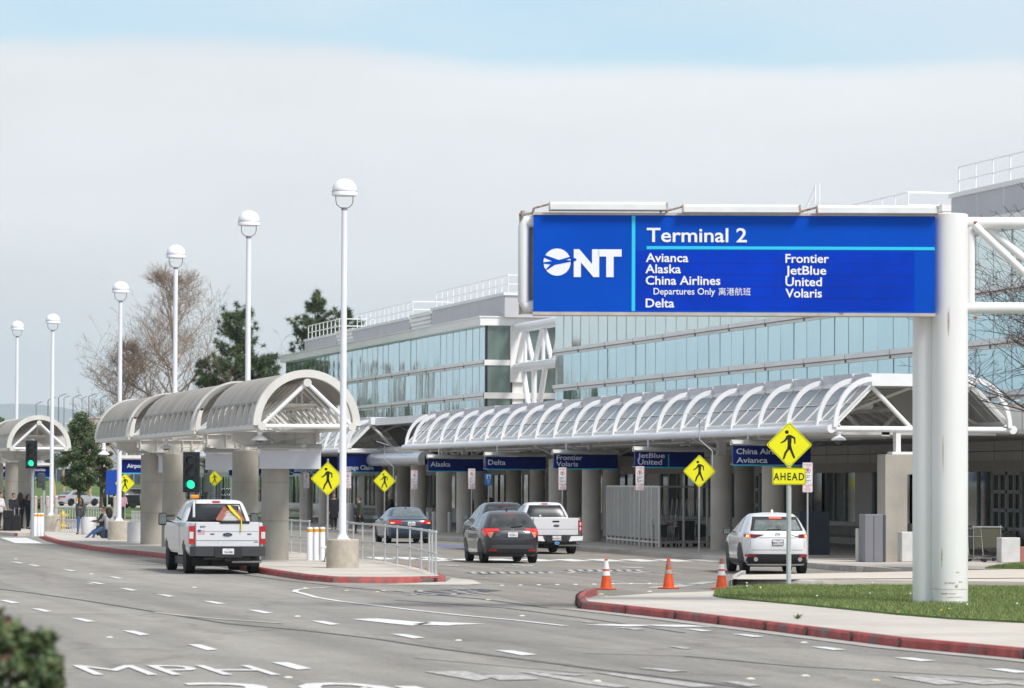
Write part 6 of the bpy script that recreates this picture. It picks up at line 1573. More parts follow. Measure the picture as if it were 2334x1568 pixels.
# ---- dark grey compact SUV (centre)
def hrv():
    st = Stack([(.22,2.9,-.66,.80,5),(.34,3.30,-.76,.865,5.5),(.55,3.46,-.81,.885,5.5),(.72,3.44,-.82,.888,5.5),(.88,3.36,-.80,.885,5.2),(.98,3.0,-.76,.875,5),(1.06,2.35,-.70,.855,4.6),(1.20,1.95,-.60,.79,4.4),(1.38,1.50,-.42,.70,4.2),(1.50,1.10,-.20,.62,4),(1.565,.75,.05,.54,3.6),(1.60,.45,.30,.25,3)])
    st.ky = 1.5
    g = gp(1158, 1283.2); pm = paint_m('paint_graphite', (.045,.045,.052), .5)
    root, b = car('compact_suv', 'dark graphite compact SUV with lit-free red tail lamps, driving between island and terminal', 'car', g, R(-2.1), 2.61, .325, .215, st, pm)
    root['label'] = 'dark graphite compact SUV driving in the middle of the loop road'
    rp, L_, Rr = RP_(st), SP_(st,-1), SP_(st,1)
    patch(rp, ((-.66,1.09),(.66,1.09),(.53,1.455),(-.53,1.455)), .006).build('rear_window', mat('tint_glass_hazy', (.055,.06,.062), .08, spec=.8, var=.7, vs=2.5), root)
    patch(rp, ((-.70,1.045),(.70,1.045),(.68,1.09),(-.68,1.09)), .004).build('window_sill', pm, b)
    for sg in (-1, 1):
        fn = SP_(st, sg)
        patch(fn, ((1.05,1.02),(1.95,1.04),(1.38,1.42),(1.02,1.46)), .005).build('side_window', mat('side_glass', (.10,.13,.15), .04, spec=1.0), root)
        patch(fn, ((.12,1.06),(1.0,1.02),(.96,1.46),(.40,1.44)), .005).build('side_window', MATS['side_glass'], root)
        patch(fn, ((.99,.40),(1.0,.40),(1.0,1.0),(.99,1.0)), .003, 1, 8).build('door_gap', black, b)
        # tail lamp: red wedge plus clear amber lower wedge
        c4 = [(sg*x, z) for x, z in ((.40,.99),(.80,.965),(.815,1.06),(.42,1.055))]
        patch(rp, c4, .012, 12, 4).build('tail_light', mat('tail_red_b', (.78,.02,.018), .2, emit=.25, coat=.5), root)
        c4 = [(sg*x, z) for x, z in ((.66,.79),(.70,.78),(.80,.96),(.58,.96))]
        patch(rp, c4, .010, 6, 6).build('indicator_lens', tail_amb, root)
        fn2 = SP_(st, sg); patch(fn2, ((-.62,.80),(-.45,.90),(-.28,1.05),(-.66,1.05)), .010, 6, 4).build('tail_light_side', MATS['tail_red_b'], root)
        patch(rp, [(sg*x, z) for x, z in ((.50,.365),(.74,.375),(.72,.43),(.47,.42))], .02, 6, 2).build('reflector', tail_red, root)
    patch(rp, ((-.72,.44),(.72,.44),(.60,.56),(-.60,.56)), .016, 16, 3).build('bumper_trim', mat('trim_charcoal', (.06,.065,.072), .6), root)
    patch(rp, ((-.80,.26),(.80,.26),(.74,.44),(-.74,.44)), .010, 16, 3).build('lower_bumper', mat('trim_black_rough', (.02,.021,.023), .7), root)
    patch(rp, ((-.44,.955),(.44,.955),(.44,.966),(-.44,.966)), .008, 10, 1).build('hatch_gap', black, b)
    patch(rp, ((-.50,.60),(.50,.60),(.50,.612),(-.50,.612)), .004, 10, 1).build('hatch_gap', black, b)
    patch(rp, ((-.27,.79),(.27,.79),(.24,.94),(-.24,.94)), .004, 8, 3).build('plate_recess', mat('recess', (.02,.02,.023), .4), b)
    plate(root, 0, st.rear(0,.87)-.015, .875, '7ZSS811')
    a = M(); y = st.rear(0,1.02)-.012; zc = 1.025
    for x in (-.035,.035): a.cb((x,y,zc),(.014,.01,.085),ry=R(8 if x < 0 else -8)); 
    a.cb((0,y,zc),(.06,.01,.014)); a.build('badge', chrome, root)
    text('HR-V', .06, chrome, root, (-.52, st.rear(-.48,.86)-.012, .845), name='badge_lettering')
    w_ = M(); w_.cyl((0,st.rear(0,1.11)-.03,1.10),(.30,st.rear(.3,1.13)-.03,1.135),.015,n=6); w_.ball((0,st.rear(0,1.1)-.02,1.10),.03,8,5); w_.build('wiper', black, root)
    patch(rp, ((-.20,1.475),(.20,1.475),(.19,1.492),(-.19,1.492)), .012, 6, 1).build('brake_lamp', tail_red, root)
    M().prism([(.30,1.585),(.44,1.60),(.30,1.66)], 'x', -.02, .02).build('antenna', black, root)
    for sg in (-1,1): mirror(root, sg*.86, 1.85, 1.06, (.19,.09,.14), pm)
    smiles(b, st, 2.61, .325, .88, MATS['trim_charcoal'], .045)
    M().cyl((.40,-.72,.26),(.40,-.55,.26),.035,n=12).build('exhaust', steel, root)
    M().lathe([(.10,-.02),(.16,.0),(.10,.02)], c=(.36,-.45,.30), n=12, m=Matrix.Rotation(R(90),4,'Y')).build('muffler', steel, root)
hrv()
# ---- white hatchback crossover at right
def cx5():
    st = Stack([(.24,3.1,-.72,.83,5),(.38,3.5,-.84,.90,5.5),(.60,3.64,-.90,.918,5.5),(.80,3.62,-.915,.92,5.2),(.95,3.5,-.90,.915,5),(1.05,3.1,-.87,.90,4.8),(1.14,2.45,-.82,.87,4.6),(1.28,2.05,-.70,.80,4.4),(1.44,1.55,-.50,.72,4.2),(1.56,1.15,-.28,.64,4),(1.63,.85,.02,.56,3.6),(1.665,.5,.25,.25,3)])
    st.ky = 1.5
    g = gp(1762, 1307.7); pm = paint_m('paint_pearl_white', (.74,.74,.76), 0, .25)
    root, b = car('white_crossover', 'white crossover with brake lights lit, stopped behind the cones beside the AHEAD sign post', 'car', g, R(-8), 2.70, .36, .225, st, pm)
    rp = RP_(st); tb_ = mat('trim_black_gloss', (.03,.03,.034), .45)
    patch(rp, ((-.72,1.18),(.72,1.18),(.60,1.555),(-.60,1.555)), .012).build('window_surround', tb_, root)
    patch(rp, ((-.64,1.20),(.64,1.20),(.545,1.47),(-.545,1.47)), .018).build('rear_window', mat('tint_glass_green', (.16,.19,.18), .08, spec=.8, var=.7, vs=2.2), root)
    patch(rp, ((-.17,1.508),(.17,1.508),(.16,1.545),(-.16,1.545)), .02, 6, 1).build('brake_lamp', tail_lit, root)
    for sg in (-1,1):
        fn = SP_(st, sg)
        patch(fn, ((1.22,1.10),(2.15,1.12),(1.55,1.50),(1.18,1.54)), .005).build('side_window', glassd if sg < 0 else glassd, root)
        patch(fn, ((.20,1.14),(1.16,1.10),(1.12,1.54),(.62,1.54)), .005).build('side_window', MATS['side_glass'], root)
        patch(fn, ((1.17,.42),(1.18,.42),(1.18,1.08),(1.17,1.08)), .003, 1, 8).build('door_gap', black, b)
        c4 = [(sg*x, z) for x, z in ((.77,.97),(.86,1.0),(.87,1.085),(.36,1.07))]; c4 = [(sg*.60,.985),(sg*.865,.99),(sg*.86,1.09),(sg*.36,1.075)]
        patch(rp, c4, .012, 14, 5).build('tail_light', mat('tail_maroon', (.13,.012,.02), .15, coat=.6), root)
        patch(fn, ((-.74,1.0),(-.50,1.01),(-.42,1.07),(-.70,1.09)), .011, 6, 4).build('tail_light_side', MATS['tail_maroon'], root)
        patch(rp, [(sg*.73,.99),(sg*.855,.99),(sg*.85,1.08),(sg*.74,1.08)], .024, 4, 3).build('lit_lamp', tail_lit, root)
        patch(rp, [(sg*.765,1.005),(sg*.835,1.005),(sg*.83,1.065),(sg*.77,1.065)], .028, 3, 3).build('lit_core', tail_core, root)
        patch(rp, [(sg*.62,.47),(sg*.86,.48),(sg*.86,.545),(sg*.58,.52)], .02, 6, 2).build('reflector', tail_red, root)
        M().lathe([(.055,-.01),(.058,.05),(.048,.05),(.046,-.0),(0,-.0)], c=(sg*.60,-.90,.41), n=20, m=Matrix.Rotation(R(90),4,'X')).build('exhaust', chrome, root)
        mirror(root, sg*.90, 2.10, 1.13, (.20,.10,.15), black)
    patch(rp, ((-.86,.28),(.86,.28),(.78,.55),(-.78,.55)), .012, 16, 3).build('lower_bumper', mat('trim_black_rough', (0,0,0)), root)
    a = M(); sd_ = SP_(st,-1)
    for sg in (-1,1): patch(SP_(st,sg), ((.40,.27),(2.3,.27),(2.3,.40),(.40,.40)), .008, 12, 2).build('sill_trim', MATS['trim_charcoal'], root)
    patch(rp, ((-.52,.985),(.52,.985),(.50,.997),(-.50,.997)), .006, 12, 1).build('hatch_line', mat('line_grey', (.22,.22,.24), .5), b)
    patch(rp, ((-.70,.655),(.70,.655),(.70,.666),(-.70,.666)), .004, 12, 1).build('hatch_gap', MATS['line_grey'], b)
    for sg in (-1,1): patch(rp, [(sg*.74,.70),(sg*.748,.70),(sg*.73,.97),(sg*.722,.97)], .004, 1, 8).build('hatch_gap', MATS['line_grey'], b)
    plate(root, 0, st.rear(0,.86)-.018, .865, '8RKU707', True)
    c = M(); y = st.rear(0,1.07)-.016
    o = [(.07*math.cos(t*.2618), 1.075+.055*math.sin(t*.2618)) for t in range(24)]; i_ = [(x*.84, 1.075+(z-1.075)*.82) for x, z in o]
    c.add([(p[0],y,p[1]) for p in o]+[(p[0],y,p[1]) for p in i_]+[(p[0],y+.02,p[1]) for p in o], [(k,(k+1)%24,24+(k+1)%24,24+k) for k in range(24)]+[(k,48+k,48+(k+1)%24,(k+1)%24) for k in range(24)])
    c.add([(-.05,y-.001,1.10),(0,y-.001,1.055),(.05,y-.001,1.10),(.05,y-.001,1.088),(0,y-.001,1.04),(-.05,y-.001,1.088)], [(0,1,4,5),(1,2,3,4)])
    c.build('badge', mat('badge_silver', (.5,.5,.53), .2, .8), root, fix=False)
    M().prism([(.20,1.655),(.40,1.672),(.24,1.74)], 'x', -.028, .028).build('antenna', pm, root)
    w_ = M(); w_.cyl((-.28,st.rear(-.28,1.2)-.02,1.20),(.10,st.rear(.1,1.22)-.02,1.215),.014,n=6); w_.build('wiper', black, root)
    smiles(b, st, 2.70, .36, .91, MATS['trim_charcoal'], .07)
cx5()
# ---- blue grey sedan
def sedan(label, g, rz, pcol, plate_s, lit=True, kind='sedan', far=False, group=None, metal=.5):
    st = Stack([(.20,3.1,-.86,.82,5),(.34,3.62,-1.0,.885,5.5),(.58,3.72,-1.055,.912,5.5),(.72,3.70,-1.06,.915,5.2),(.86,3.45,-1.04,.905,5),(.94,2.9,-1.0,.89,4.8),(1.00,2.55,-.92,.87,4.6),(1.035,2.35,-.68,.84,4.6),(1.06,2.25,-.42,.81,4.6),(1.18,1.95,-.18,.74,4.4),(1.30,1.6,.02,.67,4.2),(1.39,1.25,.24,.60,4),(1.435,1.0,.45,.50,3.6),(1.46,.8,.65,.2,3)])
    st.ky = 1.5
    pm = paint_m('paint_'+kind, pcol, metal, .28)
    root, b = car(kind, label, 'car', g, rz, 2.73, .325, .215, st, pm, group=group)
    rp = RP_(st)
    patch(rp, ((-.66,1.085),(.66,1.085),(.53,1.385),(-.53,1.385)), .006).build('rear_window', mat('tint_glass_blue', (.13,.17,.18), .06, spec=.9, var=.5, vs=2.5), root)
    for sg in (-1,1):
        fn = SP_(st, sg)
        patch(fn, ((1.17,1.03),(2.2,1.04),(1.66,1.30),(1.14,1.385)), .005).build('side_window', MATS['side_glass'] if not far else glassd, root)
        patch(fn, ((.40,1.05),(1.12,1.03),(1.10,1.385),(.68,1.37)), .005).build('side_window', MATS['side_glass'] if not far else glassd, root)
        patch(fn, ((.12,1.07),(.36,1.06),(.62,1.36),(.50,1.33)), .005).build('quarter_window', MATS['side_glass'] if not far else glassd, root)
        for yy_ in (1.15, 2.2): patch(fn, ((yy_,.36),(yy_+.01,.36),(yy_+.01,1.0),(yy_,1.0)), .003, 1, 8).build('door_gap', black, b)
        c4 = [(sg*.38,.80),(sg*.86,.79),(sg*.855,.945),(sg*.35,.925)]
        patch(rp, c4, .010, 12, 4).build('tail_light', mat('tail_red_c', (.42,.012,.015), .2, emit=.10, coat=.5), root)
        patch(fn, ((-.93,.79),(-.70,.80),(-.78,.93),(-.93,.945)), .010, 5, 3).build('tail_light_side', MATS['tail_red_c'], root)
        if lit:
            patch(rp, [(sg*.64,.805),(sg*.84,.80),(sg*.84,.86),(sg*.64,.86)], .02, 5, 2).build('lit_lamp', tail_lit, root)
            patch(rp, [(sg*.70,.815),(sg*.80,.815),(sg*.80,.845),(sg*.70,.845)], .024, 3, 2).build('lit_core', tail_core, root)
        mirror(root, sg*.90, 2.05, 1.02, (.20,.10,.14), pm)
        patch(fn, ((.45,.30),(2.3,.30),(2.3,.33),(.45,.33)), .006, 8, 1).build('side_trim', chrome if not far else dark, root)
    patch(rp, ((-.40,.69),(.40,.69),(.335,.905),(-.335,.905)), .004, 8, 3).build('plate_recess', mat('recess_blue', (.05,.062,.072), .35), b)
    patch(rp, ((-.62,.955),(.62,.955),(.62,.965),(-.62,.965)), .004, 10, 1).build('boot_gap', black, b)
    patch(rp, ((-.56,.655),(.56,.655),(.52,.68),(-.52,.68)), .004, 10, 1).build('boot_gap', black, b)
    patch(rp, ((-.80,.24),(.80,.24),(.76,.40),(-.76,.40)), .008, 14, 2).build('lower_bumper', mat('bumper_dark', (.03,.035,.04), .5), root)  # plain dark band along the bottom of the bumper
    plate(root, .02, st.rear(0,.80)-.016, .805, plate_s)
    y = st.rear(0,.97)-.02
    if not far:
        a = M()
        a.cb((-.022,y,.985),(.014,.008,.05),ry=R(12)); a.cb((.028,y,.985),(.014,.008,.05),ry=R(12)); a.cb((.0,y,.985),(.05,.008,.012)); a.build('badge', chrome, root)
        text('GLS', .05, chrome, root, (-.62, st.rear(-.6,.96)-.012, .965), name='badge_lettering'); text('SONATA', .05, chrome, root, (.40, st.rear(.6,.96)-.012, .967), name='badge_lettering')
    M().prism([(.42,1.42),(.60,1.455),(.45,1.53)], 'x', -.02, .02).build('antenna', black, root)
    return root
sedan('blue grey sedan with brake lights lit behind the island railing', gp(928,1238), R(-2.4), (.045,.085,.15), '6JNF254', group=None, kind='blue_sedan')
# ---- pickups
def pickup(kind, label, g, rz, wb, r, tw_, W, bed_z, cab, yr, yf, yc, tg, pm, plate_s, big):
    hw = W/2
    st = Stack([(.52,yf-.5,yr+.14,hw*.93,9),(.66,yf-.12,yr+.05,hw*.985,10),(bed_z*.72,yf,yr+.02,hw,10),(bed_z-.12,yf-.1,yr+.0,hw*.995,10),(bed_z-.02,yf-.5,yr+.01,hw*.975,10),(bed_z,yf-.7,yr+.03,hw*.95,9)])
    st.ky = 1.6
    root, b = car(kind, label, 'pickup truck', g, rz, wb, r, tw_, st, pm)
    # bed well
    c = M().box(-hw*.84, yr+.10, bed_z-.45, hw*.84, yc-.15, bed_z+.2).build('cutter', black); cut(b, [c])
    M().box(-hw*.838, yr+.11, bed_z-.448, hw*.838, yc-.16, bed_z-.44).build('bed_liner', black, root)
    cs = Stack(cab); cs.ky = 1.7
    cb_o = cs.mesh().build('cab', pm, root, smooth=40); rp = RP_(cs); zb_, zt_ = cab[0][0], cab[-1][0]
    dz = zt_-zb_
    hwm = lambda z: cs.at(z)[2]
    z0_, z1_ = bed_z+.02, zt_-.14*dz*1.2
    patch(rp, ((-hwm(z0_)*.86,z0_),(hwm(z0_)*.86,z0_),(hwm(z1_)*.86,z1_),(-hwm(z1_)*.86,z1_)), .006).build('rear_window', mat('tint_truck', (.02,.027,.033), .22, spec=.3, var=.5, vs=3, stretch=(.4,1,3)), root)
    for sg in (-1,1):
        fn = SP_(cs, sg); yR = cab[1][2]
        mid = (yR+cab[0][1])/2-.15
        patch(fn, ((yR+.28,bed_z+.04),(mid-.05,bed_z+.02),(mid-.08,z1_),(yR+.42,z1_)), .005).build('side_window', MATS['side_glass'], root)
        patch(fn, ((mid+.05,bed_z+.02),(cab[0][1]-.45,bed_z+.0),(cab[-2][1]-.05,z1_),(mid+.02,z1_)), .005).build('side_window', MATS['side_glass'], root)
        for yy_ in (yR+.2, mid): patch(SP_(st,sg), ((yy_,.6),(yy_+.012,.6),(yy_+.012,bed_z-.05),(yy_,bed_z-.05)), .003, 1, 6).build('door_gap', black, b)
        patch(SP_(st,sg), ((yc-.02,.6),(yc+.015,.6),(yc+.015,bed_z-.02),(yc-.02,bed_z-.02)), .004, 1, 6).build('bed_gap', black, b)
        # tail lamps at the corners
        z_0, z_1 = tg['lamp']; xw = tg['lw']
        o = M().box(min(sg*(hw-xw), sg*(hw+.002)), yr-.012, z_0, max(sg*(hw-xw), sg*(hw+.002)), yr+.16, z_1).build('tail_light', tail_red, root)
        if big: M().box(min(sg*(hw-xw*.72), sg*(hw-.01)), yr-.018, z_0+(z_1-z_0)*.30, max(sg*(hw-xw*.72), sg*(hw-.01)), yr-.011, z_0+(z_1-z_0)*.68).build('clear_lens', tail_clear, o)
        else:
            for k in (.12,.55): M().box(min(sg*(hw-xw*.7), sg*(hw-xw*.3)), yr-.018, z_0+(z_1-z_0)*k, max(sg*(hw-xw*.7), sg*(hw-xw*.3)), yr-.011, z_0+(z_1-z_0)*(k+.28)).build('clear_lens', tail_clear, o)
        mirror(root, sg*hw*.96, cab[0][1]-.55, bed_z+(.05 if big else .0), (.22,.10,.34) if big else (.20,.10,.17), black, arm=.18 if big else .02)
    # tailgate
    xt = hw-tg['lw']-.02; tgate = M(); zt0 = tg['z0']
    tgate.rbox((0, yr-.005, (zt0+bed_z)/2), (xt*2, .05, bed_z-zt0), .012); tg_o = tgate.build('tailgate', pm, root)
    ln = M(); 
    for zz in tg['lines']: ln.box(-xt*.98, yr-.0325, zz, xt*.98, yr-.029, zz+.012)
    for sg in (-1,1): ln.box(sg*(xt+.008)-.006, yr-.02, zt0, sg*(xt+.008)+.006, yr+.02, bed_z)
    ln.build('pressed_line', mat('line_grey', (0,0,0)), tg_o)
    # bumper
    bz0, bz1 = tg['bump']; bm = mat('bumper_charcoal', (.045,.045,.05), .5); bp = M()
    bp.prism([(-hw*.97,yr+.12),(-hw*.98,yr-.10),(-hw*.85,yr-.19),(hw*.85,yr-.19),(hw*.98,yr-.10),(hw*.97,yr+.12)], 'z', bz0, bz1)
    bo = bp.build('bumper', bm, root)
    M().box(-.36, yr-.215, bz0-.03, .36, yr-.19, bz1-.0).build('plate_recess', mat('recess_dark', (.02,.02,.022), .6), bo)
    plate(root, 0, yr-.225, (bz0+bz1)/2-.0, plate_s)
    # undercarriage: hitch, axle, exhaust, shocks
    u = M(); u.box(-.62, yr-.02, bz0-.10, .62, yr+.06, bz0-.03); u.box(-.07,yr-.15,bz0-.13,.07,yr+.05,bz0-.01); u.cyl((-hw*.7,0,r),(hw*.7,0,r),.06,n=10); u.ball((0,0,r),(.2,.2,.19),12,8)
    for sg in (-1,1): u.box(sg*.52-.04, yr+.1, .5, sg*.52+.04, 3.2, .64); u.cyl((sg*.45,0,r),(sg*.40,.3,.75),.035,n=6)
    u.build('chassis', dark, root)
    M().box(-.045,yr-.16,bz0-.105,.045,yr-.148,bz0-.035).build('hitch_opening', black, root)
    M().tube([(.15,.6,bz0-.14),(.2,yr+.3,bz0-.16),(hw*.90,yr+.02,bz0-.14)], .042, 8).build('exhaust', steel, root, smooth=True)
    zc = zt_-.12*dz
    patch(rp, ((-.26,zt_-.135*dz),(.26,zt_-.135*dz),(.22,zt_-.06*dz),(-.22,zt_-.06*dz)), .010, 6, 2).build('cargo_lamp', tail_clear, root)
    patch(rp, ((-.10,zt_-.13*dz),(.10,zt_-.13*dz),(.11,zt_-.06*dz),(-.11,zt_-.06*dz)), .022, 4, 2).build('brake_lamp', tail_red, root)
    return root, st, cs, tg_o
pw = paint_m('paint_fleet_white', (.66,.67,.70), 0, .3)
g = gp(509, 1306.5) - Vector((.06,0,0))
root, st, cs, tg_o = pickup('work_pickup', 'white work pickup with ladder, amber beacon and yellow strap, driving past the near shelter', g, R(-.9), 4.06, .40, .26, 2.03, 1.37,
    [(1.28,3.35,.92,.965,7),(1.40,3.05,.96,.93,6.5),(1.60,2.65,1.02,.86,6),(1.80,2.3,1.10,.775,5.5),(1.90,2.1,1.18,.71,5),(1.945,1.95,1.30,.60,4.5),(1.965,1.8,1.5,.3,4)],
    -1.25, 5.0, .92, dict(lamp=(.80,1.27), lw=.16, z0=.73, lines=(1.12,.88,.885), bump=(.48,.73)), pw, '156L880', True)
yr = -1.25
# oval emblem, number, flag, handles
def oval(par, x, y, z, a_, b_, m1, m2, s_):
    n = 28; o = M(); e1 = [(x+a_*math.cos(t*2*math.pi/n), z+b_*math.sin(t*2*math.pi/n)) for t in range(n)]
    o.prism(e1, 'y', y-.012, y); e = o.build('emblem', chrome, par)
    e2 = [(x+(p-x)*.88, z+(q-z)*.80) for p, q in e1]; M().prism(e2, 'y', y-.014, y-.011).build('emblem_field', m2, e)
    text(s_, b_*1.25, chrome, e, (x, y-.0145, z-b_*.42), al='CENTER', ext=.001, sx=.9)
oval(tg_o, 0, yr-.03, 1.045, .135, .055, None, mat('emblem_blue', (.01,.015,.05), .3), 'Ford')
text('5037', .075, mat('fleet_ink', (.05,.05,.06), .5), tg_o, (-.73, yr-.031, 1.225), off=.002)
text('SUPER DUTY', .085, mat('line_grey', (0,0,0)), tg_o, (-.52, yr-.0305, .805), off=.0, ext=.001, sp=1.5).data.materials[0] = mat('emboss_grey', (.55,.55,.58), .4)
a = M()
for i in range(7): a.box(-.79, yr-.0315, 1.045+.0185*i, -.60, yr-.030, 1.045+.0185*i+.0095)
fl = M().box(-.79, yr-.0311, 1.045, -.60, yr-.0298, 1.175).build('flag_sticker', plate_m, tg_o); a.build('stripe', inkred, fl); M().box(-.79, yr-.0322, 1.105, -.705, yr-.031, 1.175).build('canton', mat('flag_blue', (.02,.04,.25), .5), fl)
for x in (-.40, .58): M().rbox((x,yr-.034,1.06),(.11,.012,.035),.004).build('light_slot', mat('slot_brown', (.20,.10,.08), .5), tg_o)
M().rbox((.76,yr-.032,.85),(.11,.006,.02),.002).build('badge', MATS['emblem_blue'], tg_o)
M().rbox((.19,yr-.0,1.372),(.80,.12,.07),.02).build('tailgate_pad', black, tg_o)
# beacon on a stalk, window post
bc_ = M().rbox((-.60,1.05,2.03),(.23,.20,.11),.03).build('beacon', mat('beacon_amber', (.80,.28,.01), .25, coat=.6), root); M().box(-.66,1.0,1.93,-.54,1.1,1.975).build('beacon_foot', white, bc_); M().cyl((-.62,1.0,1.38),(-.62,1.03,1.96),.035,n=8).build('beacon_stalk', white, bc_)
# bed cargo
cg = M(); random.seed(3)
for k in range(26): cg.ball((random.uniform(-.8,.15), random.uniform(.3,.8), 1.30+random.uniform(0,.14)), (.12,.12,.07), 7, 4)
o = cg.build('cargo_sack', mat('sack_black', (.012,.012,.013), .9)); o.parent = None; o.location = root.location; o.rotation_euler = root.rotation_euler; tag(o, 'dark rough sacks lying in the bed of the white work pickup', 'cargo')
# ladder, leaning in the bed, wrapped with a strap
ld = thing('ladder', 'red fibreglass ladder with black end cap lying over the work pickup tailgate', 'ladder', root.location, root.rotation_euler.z)
lr = mat('ladder_red', (.30,.085,.055), .5, var=.15, vs=6)
p0, p1 = Vector((-.24,-1.22,1.42)), Vector((.22,.6,1.72)); q0, q1 = Vector((.34,-1.22,1.42)), Vector((.44,.6,1.66))
for (s_, e) in ((p0,p1),(q0,q1)):
    a = M(); d = e-s_
    a.add([s_+Vector((-.05,0,0)), s_+Vector((.12,0,0)), e+Vector((.10,0,-.07)), e+Vector((-.05,0,.07)), s_+Vector((-.05,.05,.05)), s_+Vector((.12,.05,.05)), e+Vector((.10,.05,0)), e+Vector((-.05,.05,.1))], [(0,1,2,3),(4,7,6,5),(0,3,7,4),(1,5,6,2),(2,6,7,3),(0,4,5,1)])
    a.build('rail', lr, ld)
for k in range(7): t_ = .05+k*.13; M().cyl(p0.lerp(p1,t_)+Vector((.05,0,0)), q0.lerp(q1,t_), .028, n=8).build('rung', mat('aluminium', (.60,.60,.58), .35, .5), ld)
a = M(); a.rbox((.20,.58,1.72),(.12,.12,.22),.03); a.rbox((.38,.58,1.70),(.30,.10,.20),.03); a.build('end_cap', black, ld)
M().lathe([(.045,-.02),(.075,-.02),(.075,.03),(.045,.03),(.045,-.02)], c=(.40,.52,1.70), n=20, m=Matrix.Rotation(R(90),4,'X')).build('hole_ring', mat('grey_rubber', (.10,.10,.10), .6), ld)
sp_ = thing('strap', 'yellow strap tied round the ladder hanging over the tailgate', 'strap', root.location, root.rotation_euler.z); ym = mat('strap_yellow', (.75,.62,.01), .6)
a = M(); rs = random.Random(4)
for k in range(5): a.tube([(.26+rs.uniform(-.03,.03),.50,1.80),(.29+rs.uniform(-.05,.05),.1,1.70),(.32+rs.uniform(-.05,.05),-.6,1.56),(.35+rs.uniform(-.03,.03),-1.2,1.45)], .018, 5)
a.tube([(.36,-1.31,1.44),(.365,-1.33,1.30),(.36,-1.325,1.14)], .017, 5); a.build('webbing', ym, sp_)
# second pickup
g = gp(1251.5, 1262)
root2, st, cs, tg2 = pickup('white_pickup', 'white pickup with black rear window parked at the terminal kerb', g, R(-1.6), 3.22, .375, .25, 1.86, 1.25,
    [(1.16,2.75,.55,.88,7),(1.30,2.45,.60,.84,6.5),(1.48,2.1,.68,.76,6),(1.64,1.8,.78,.67,5.5),(1.73,1.6,.88,.60,5),(1.77,1.45,1.0,.5,4.5),(1.785,1.3,1.15,.3,4)],
    -1.15, 4.1, .52, dict(lamp=(.78,1.17), lw=.13, z0=.66, lines=(.86,), bump=(.46,.66)), paint_m('paint_oxford_white', (.70,.70,.73), 0, .3), '9C95BXZ', False)
yr = -1.15
oval(tg2, .02, yr-.03, .985, .11, .045, None, MATS['emblem_blue'], 'Ford')
M().rbox((0,yr-.034,1.13),(.24,.012,.055),.01).build('handle', black, tg2)
text('RANGER', .10, MATS['emboss_grey'], tg2, (-.62, yr-.0305, .73), off=.001, ext=.001, sp=2.2)
M().rbox((.70,yr-.03,.96),(.14,.006,.018),.002).build('badge', MATS['emboss_grey'], tg2)
for sg in (-1,1): M().prism([(sg*.42,.45),(sg*.90,.48),(sg*.92,.63),(sg*.50,.63)], 'y', yr-.215, yr-.18).build('bumper_corner', white, root2)
oval(root2, 0, yr-.24, .39, .09, .06, None, mat('hitch_blue', (.0,.25,.65), .4), 'R'); root2.children[-1].name = 'hitch_cover'
a = M(); a.add([(.0-.06,-.0,0),(.06,0,0),(0,0,.09)], [(0,1,2)]); 
y = cs.rear(-.2,1.31)-.012; M().add([(-.26,y,1.285),(-.14,y,1.285),(-.16,y-.001,1.31),(-.20,y-.002,1.36),(-.24,y-.001,1.31)], [(0,1,2,3,4)]).build('window_sticker', plate_m, root2, fix=False)
# dark crossover hidden behind the compact SUV
def dark_suv():
    st = Stack([(.24,3.1,-.72,.84,5),(.40,3.55,-.85,.92,5.5),(.70,3.7,-.92,.94,5.5),(.95,3.55,-.90,.93,5),(1.08,2.9,-.86,.91,4.8),(1.18,2.4,-.80,.87,4.6),(1.36,2.0,-.66,.80,4.6),(1.54,1.5,-.50,.72,4.4),(1.66,1.1,-.36,.65,4.2),(1.72,.85,-.20,.56,3.8),(1.75,.55,.1,.3,3)]); st.ky = 1.5
    g = atS(1147, 62.5); pm = paint_m('paint_dark_violet', (.035,.032,.045), .5)
    root, b = car('dark_minivan', 'dark minivan ahead, mostly hidden by the compact SUV and the white pickup', 'car', g, R(-2), 2.75, .35, .22, st, pm)
    rp = RP_(st); patch(rp, ((-.72,1.22),(.72,1.22),(.60,1.60),(-.60,1.60)), .006).build('rear_window', MATS['tint_glass_hazy'], root)
    patch(rp, ((-.25,1.615),(.25,1.615),(.24,1.645),(-.24,1.645)), .014, 6, 1).build('brake_lamp', tail_dk, root)
    for sg in (-1,1):
        fn = SP_(st, sg)
        patch(fn, ((1.25,1.14),(2.2,1.16),(1.5,1.58),(1.2,1.60)), .005).build('side_window', MATS['side_glass'], root)
        patch(fn, ((.25,1.16),(1.18,1.14),(1.14,1.60),(.3,1.60)), .005).build('side_window', MATS['side_glass'], root)
        mirror(root, sg*.93, 2.1, 1.16, (.20,.10,.17), mat('mirror_navy', (.03,.05,.08), .4))
        patch(rp, [(sg*.78,.95),(sg*.88,.95),(sg*.84,1.25),(sg*.76,1.25)], .012, 4, 4).build('tail_light', tail_red, root)
        patch(fn, ((1.20,.42),(1.21,.42),(1.21,1.1),(1.20,1.1)), .003, 1, 6).build('door_gap', black, b)
    plate(root, 0, st.rear(0,.8)-.02, .85, '7XKD231'); M().prism([(-.05,1.73),(.12,1.745),(-.02,1.80)], 'x', -.02, .02).build('antenna', black, root)
dark_suv()
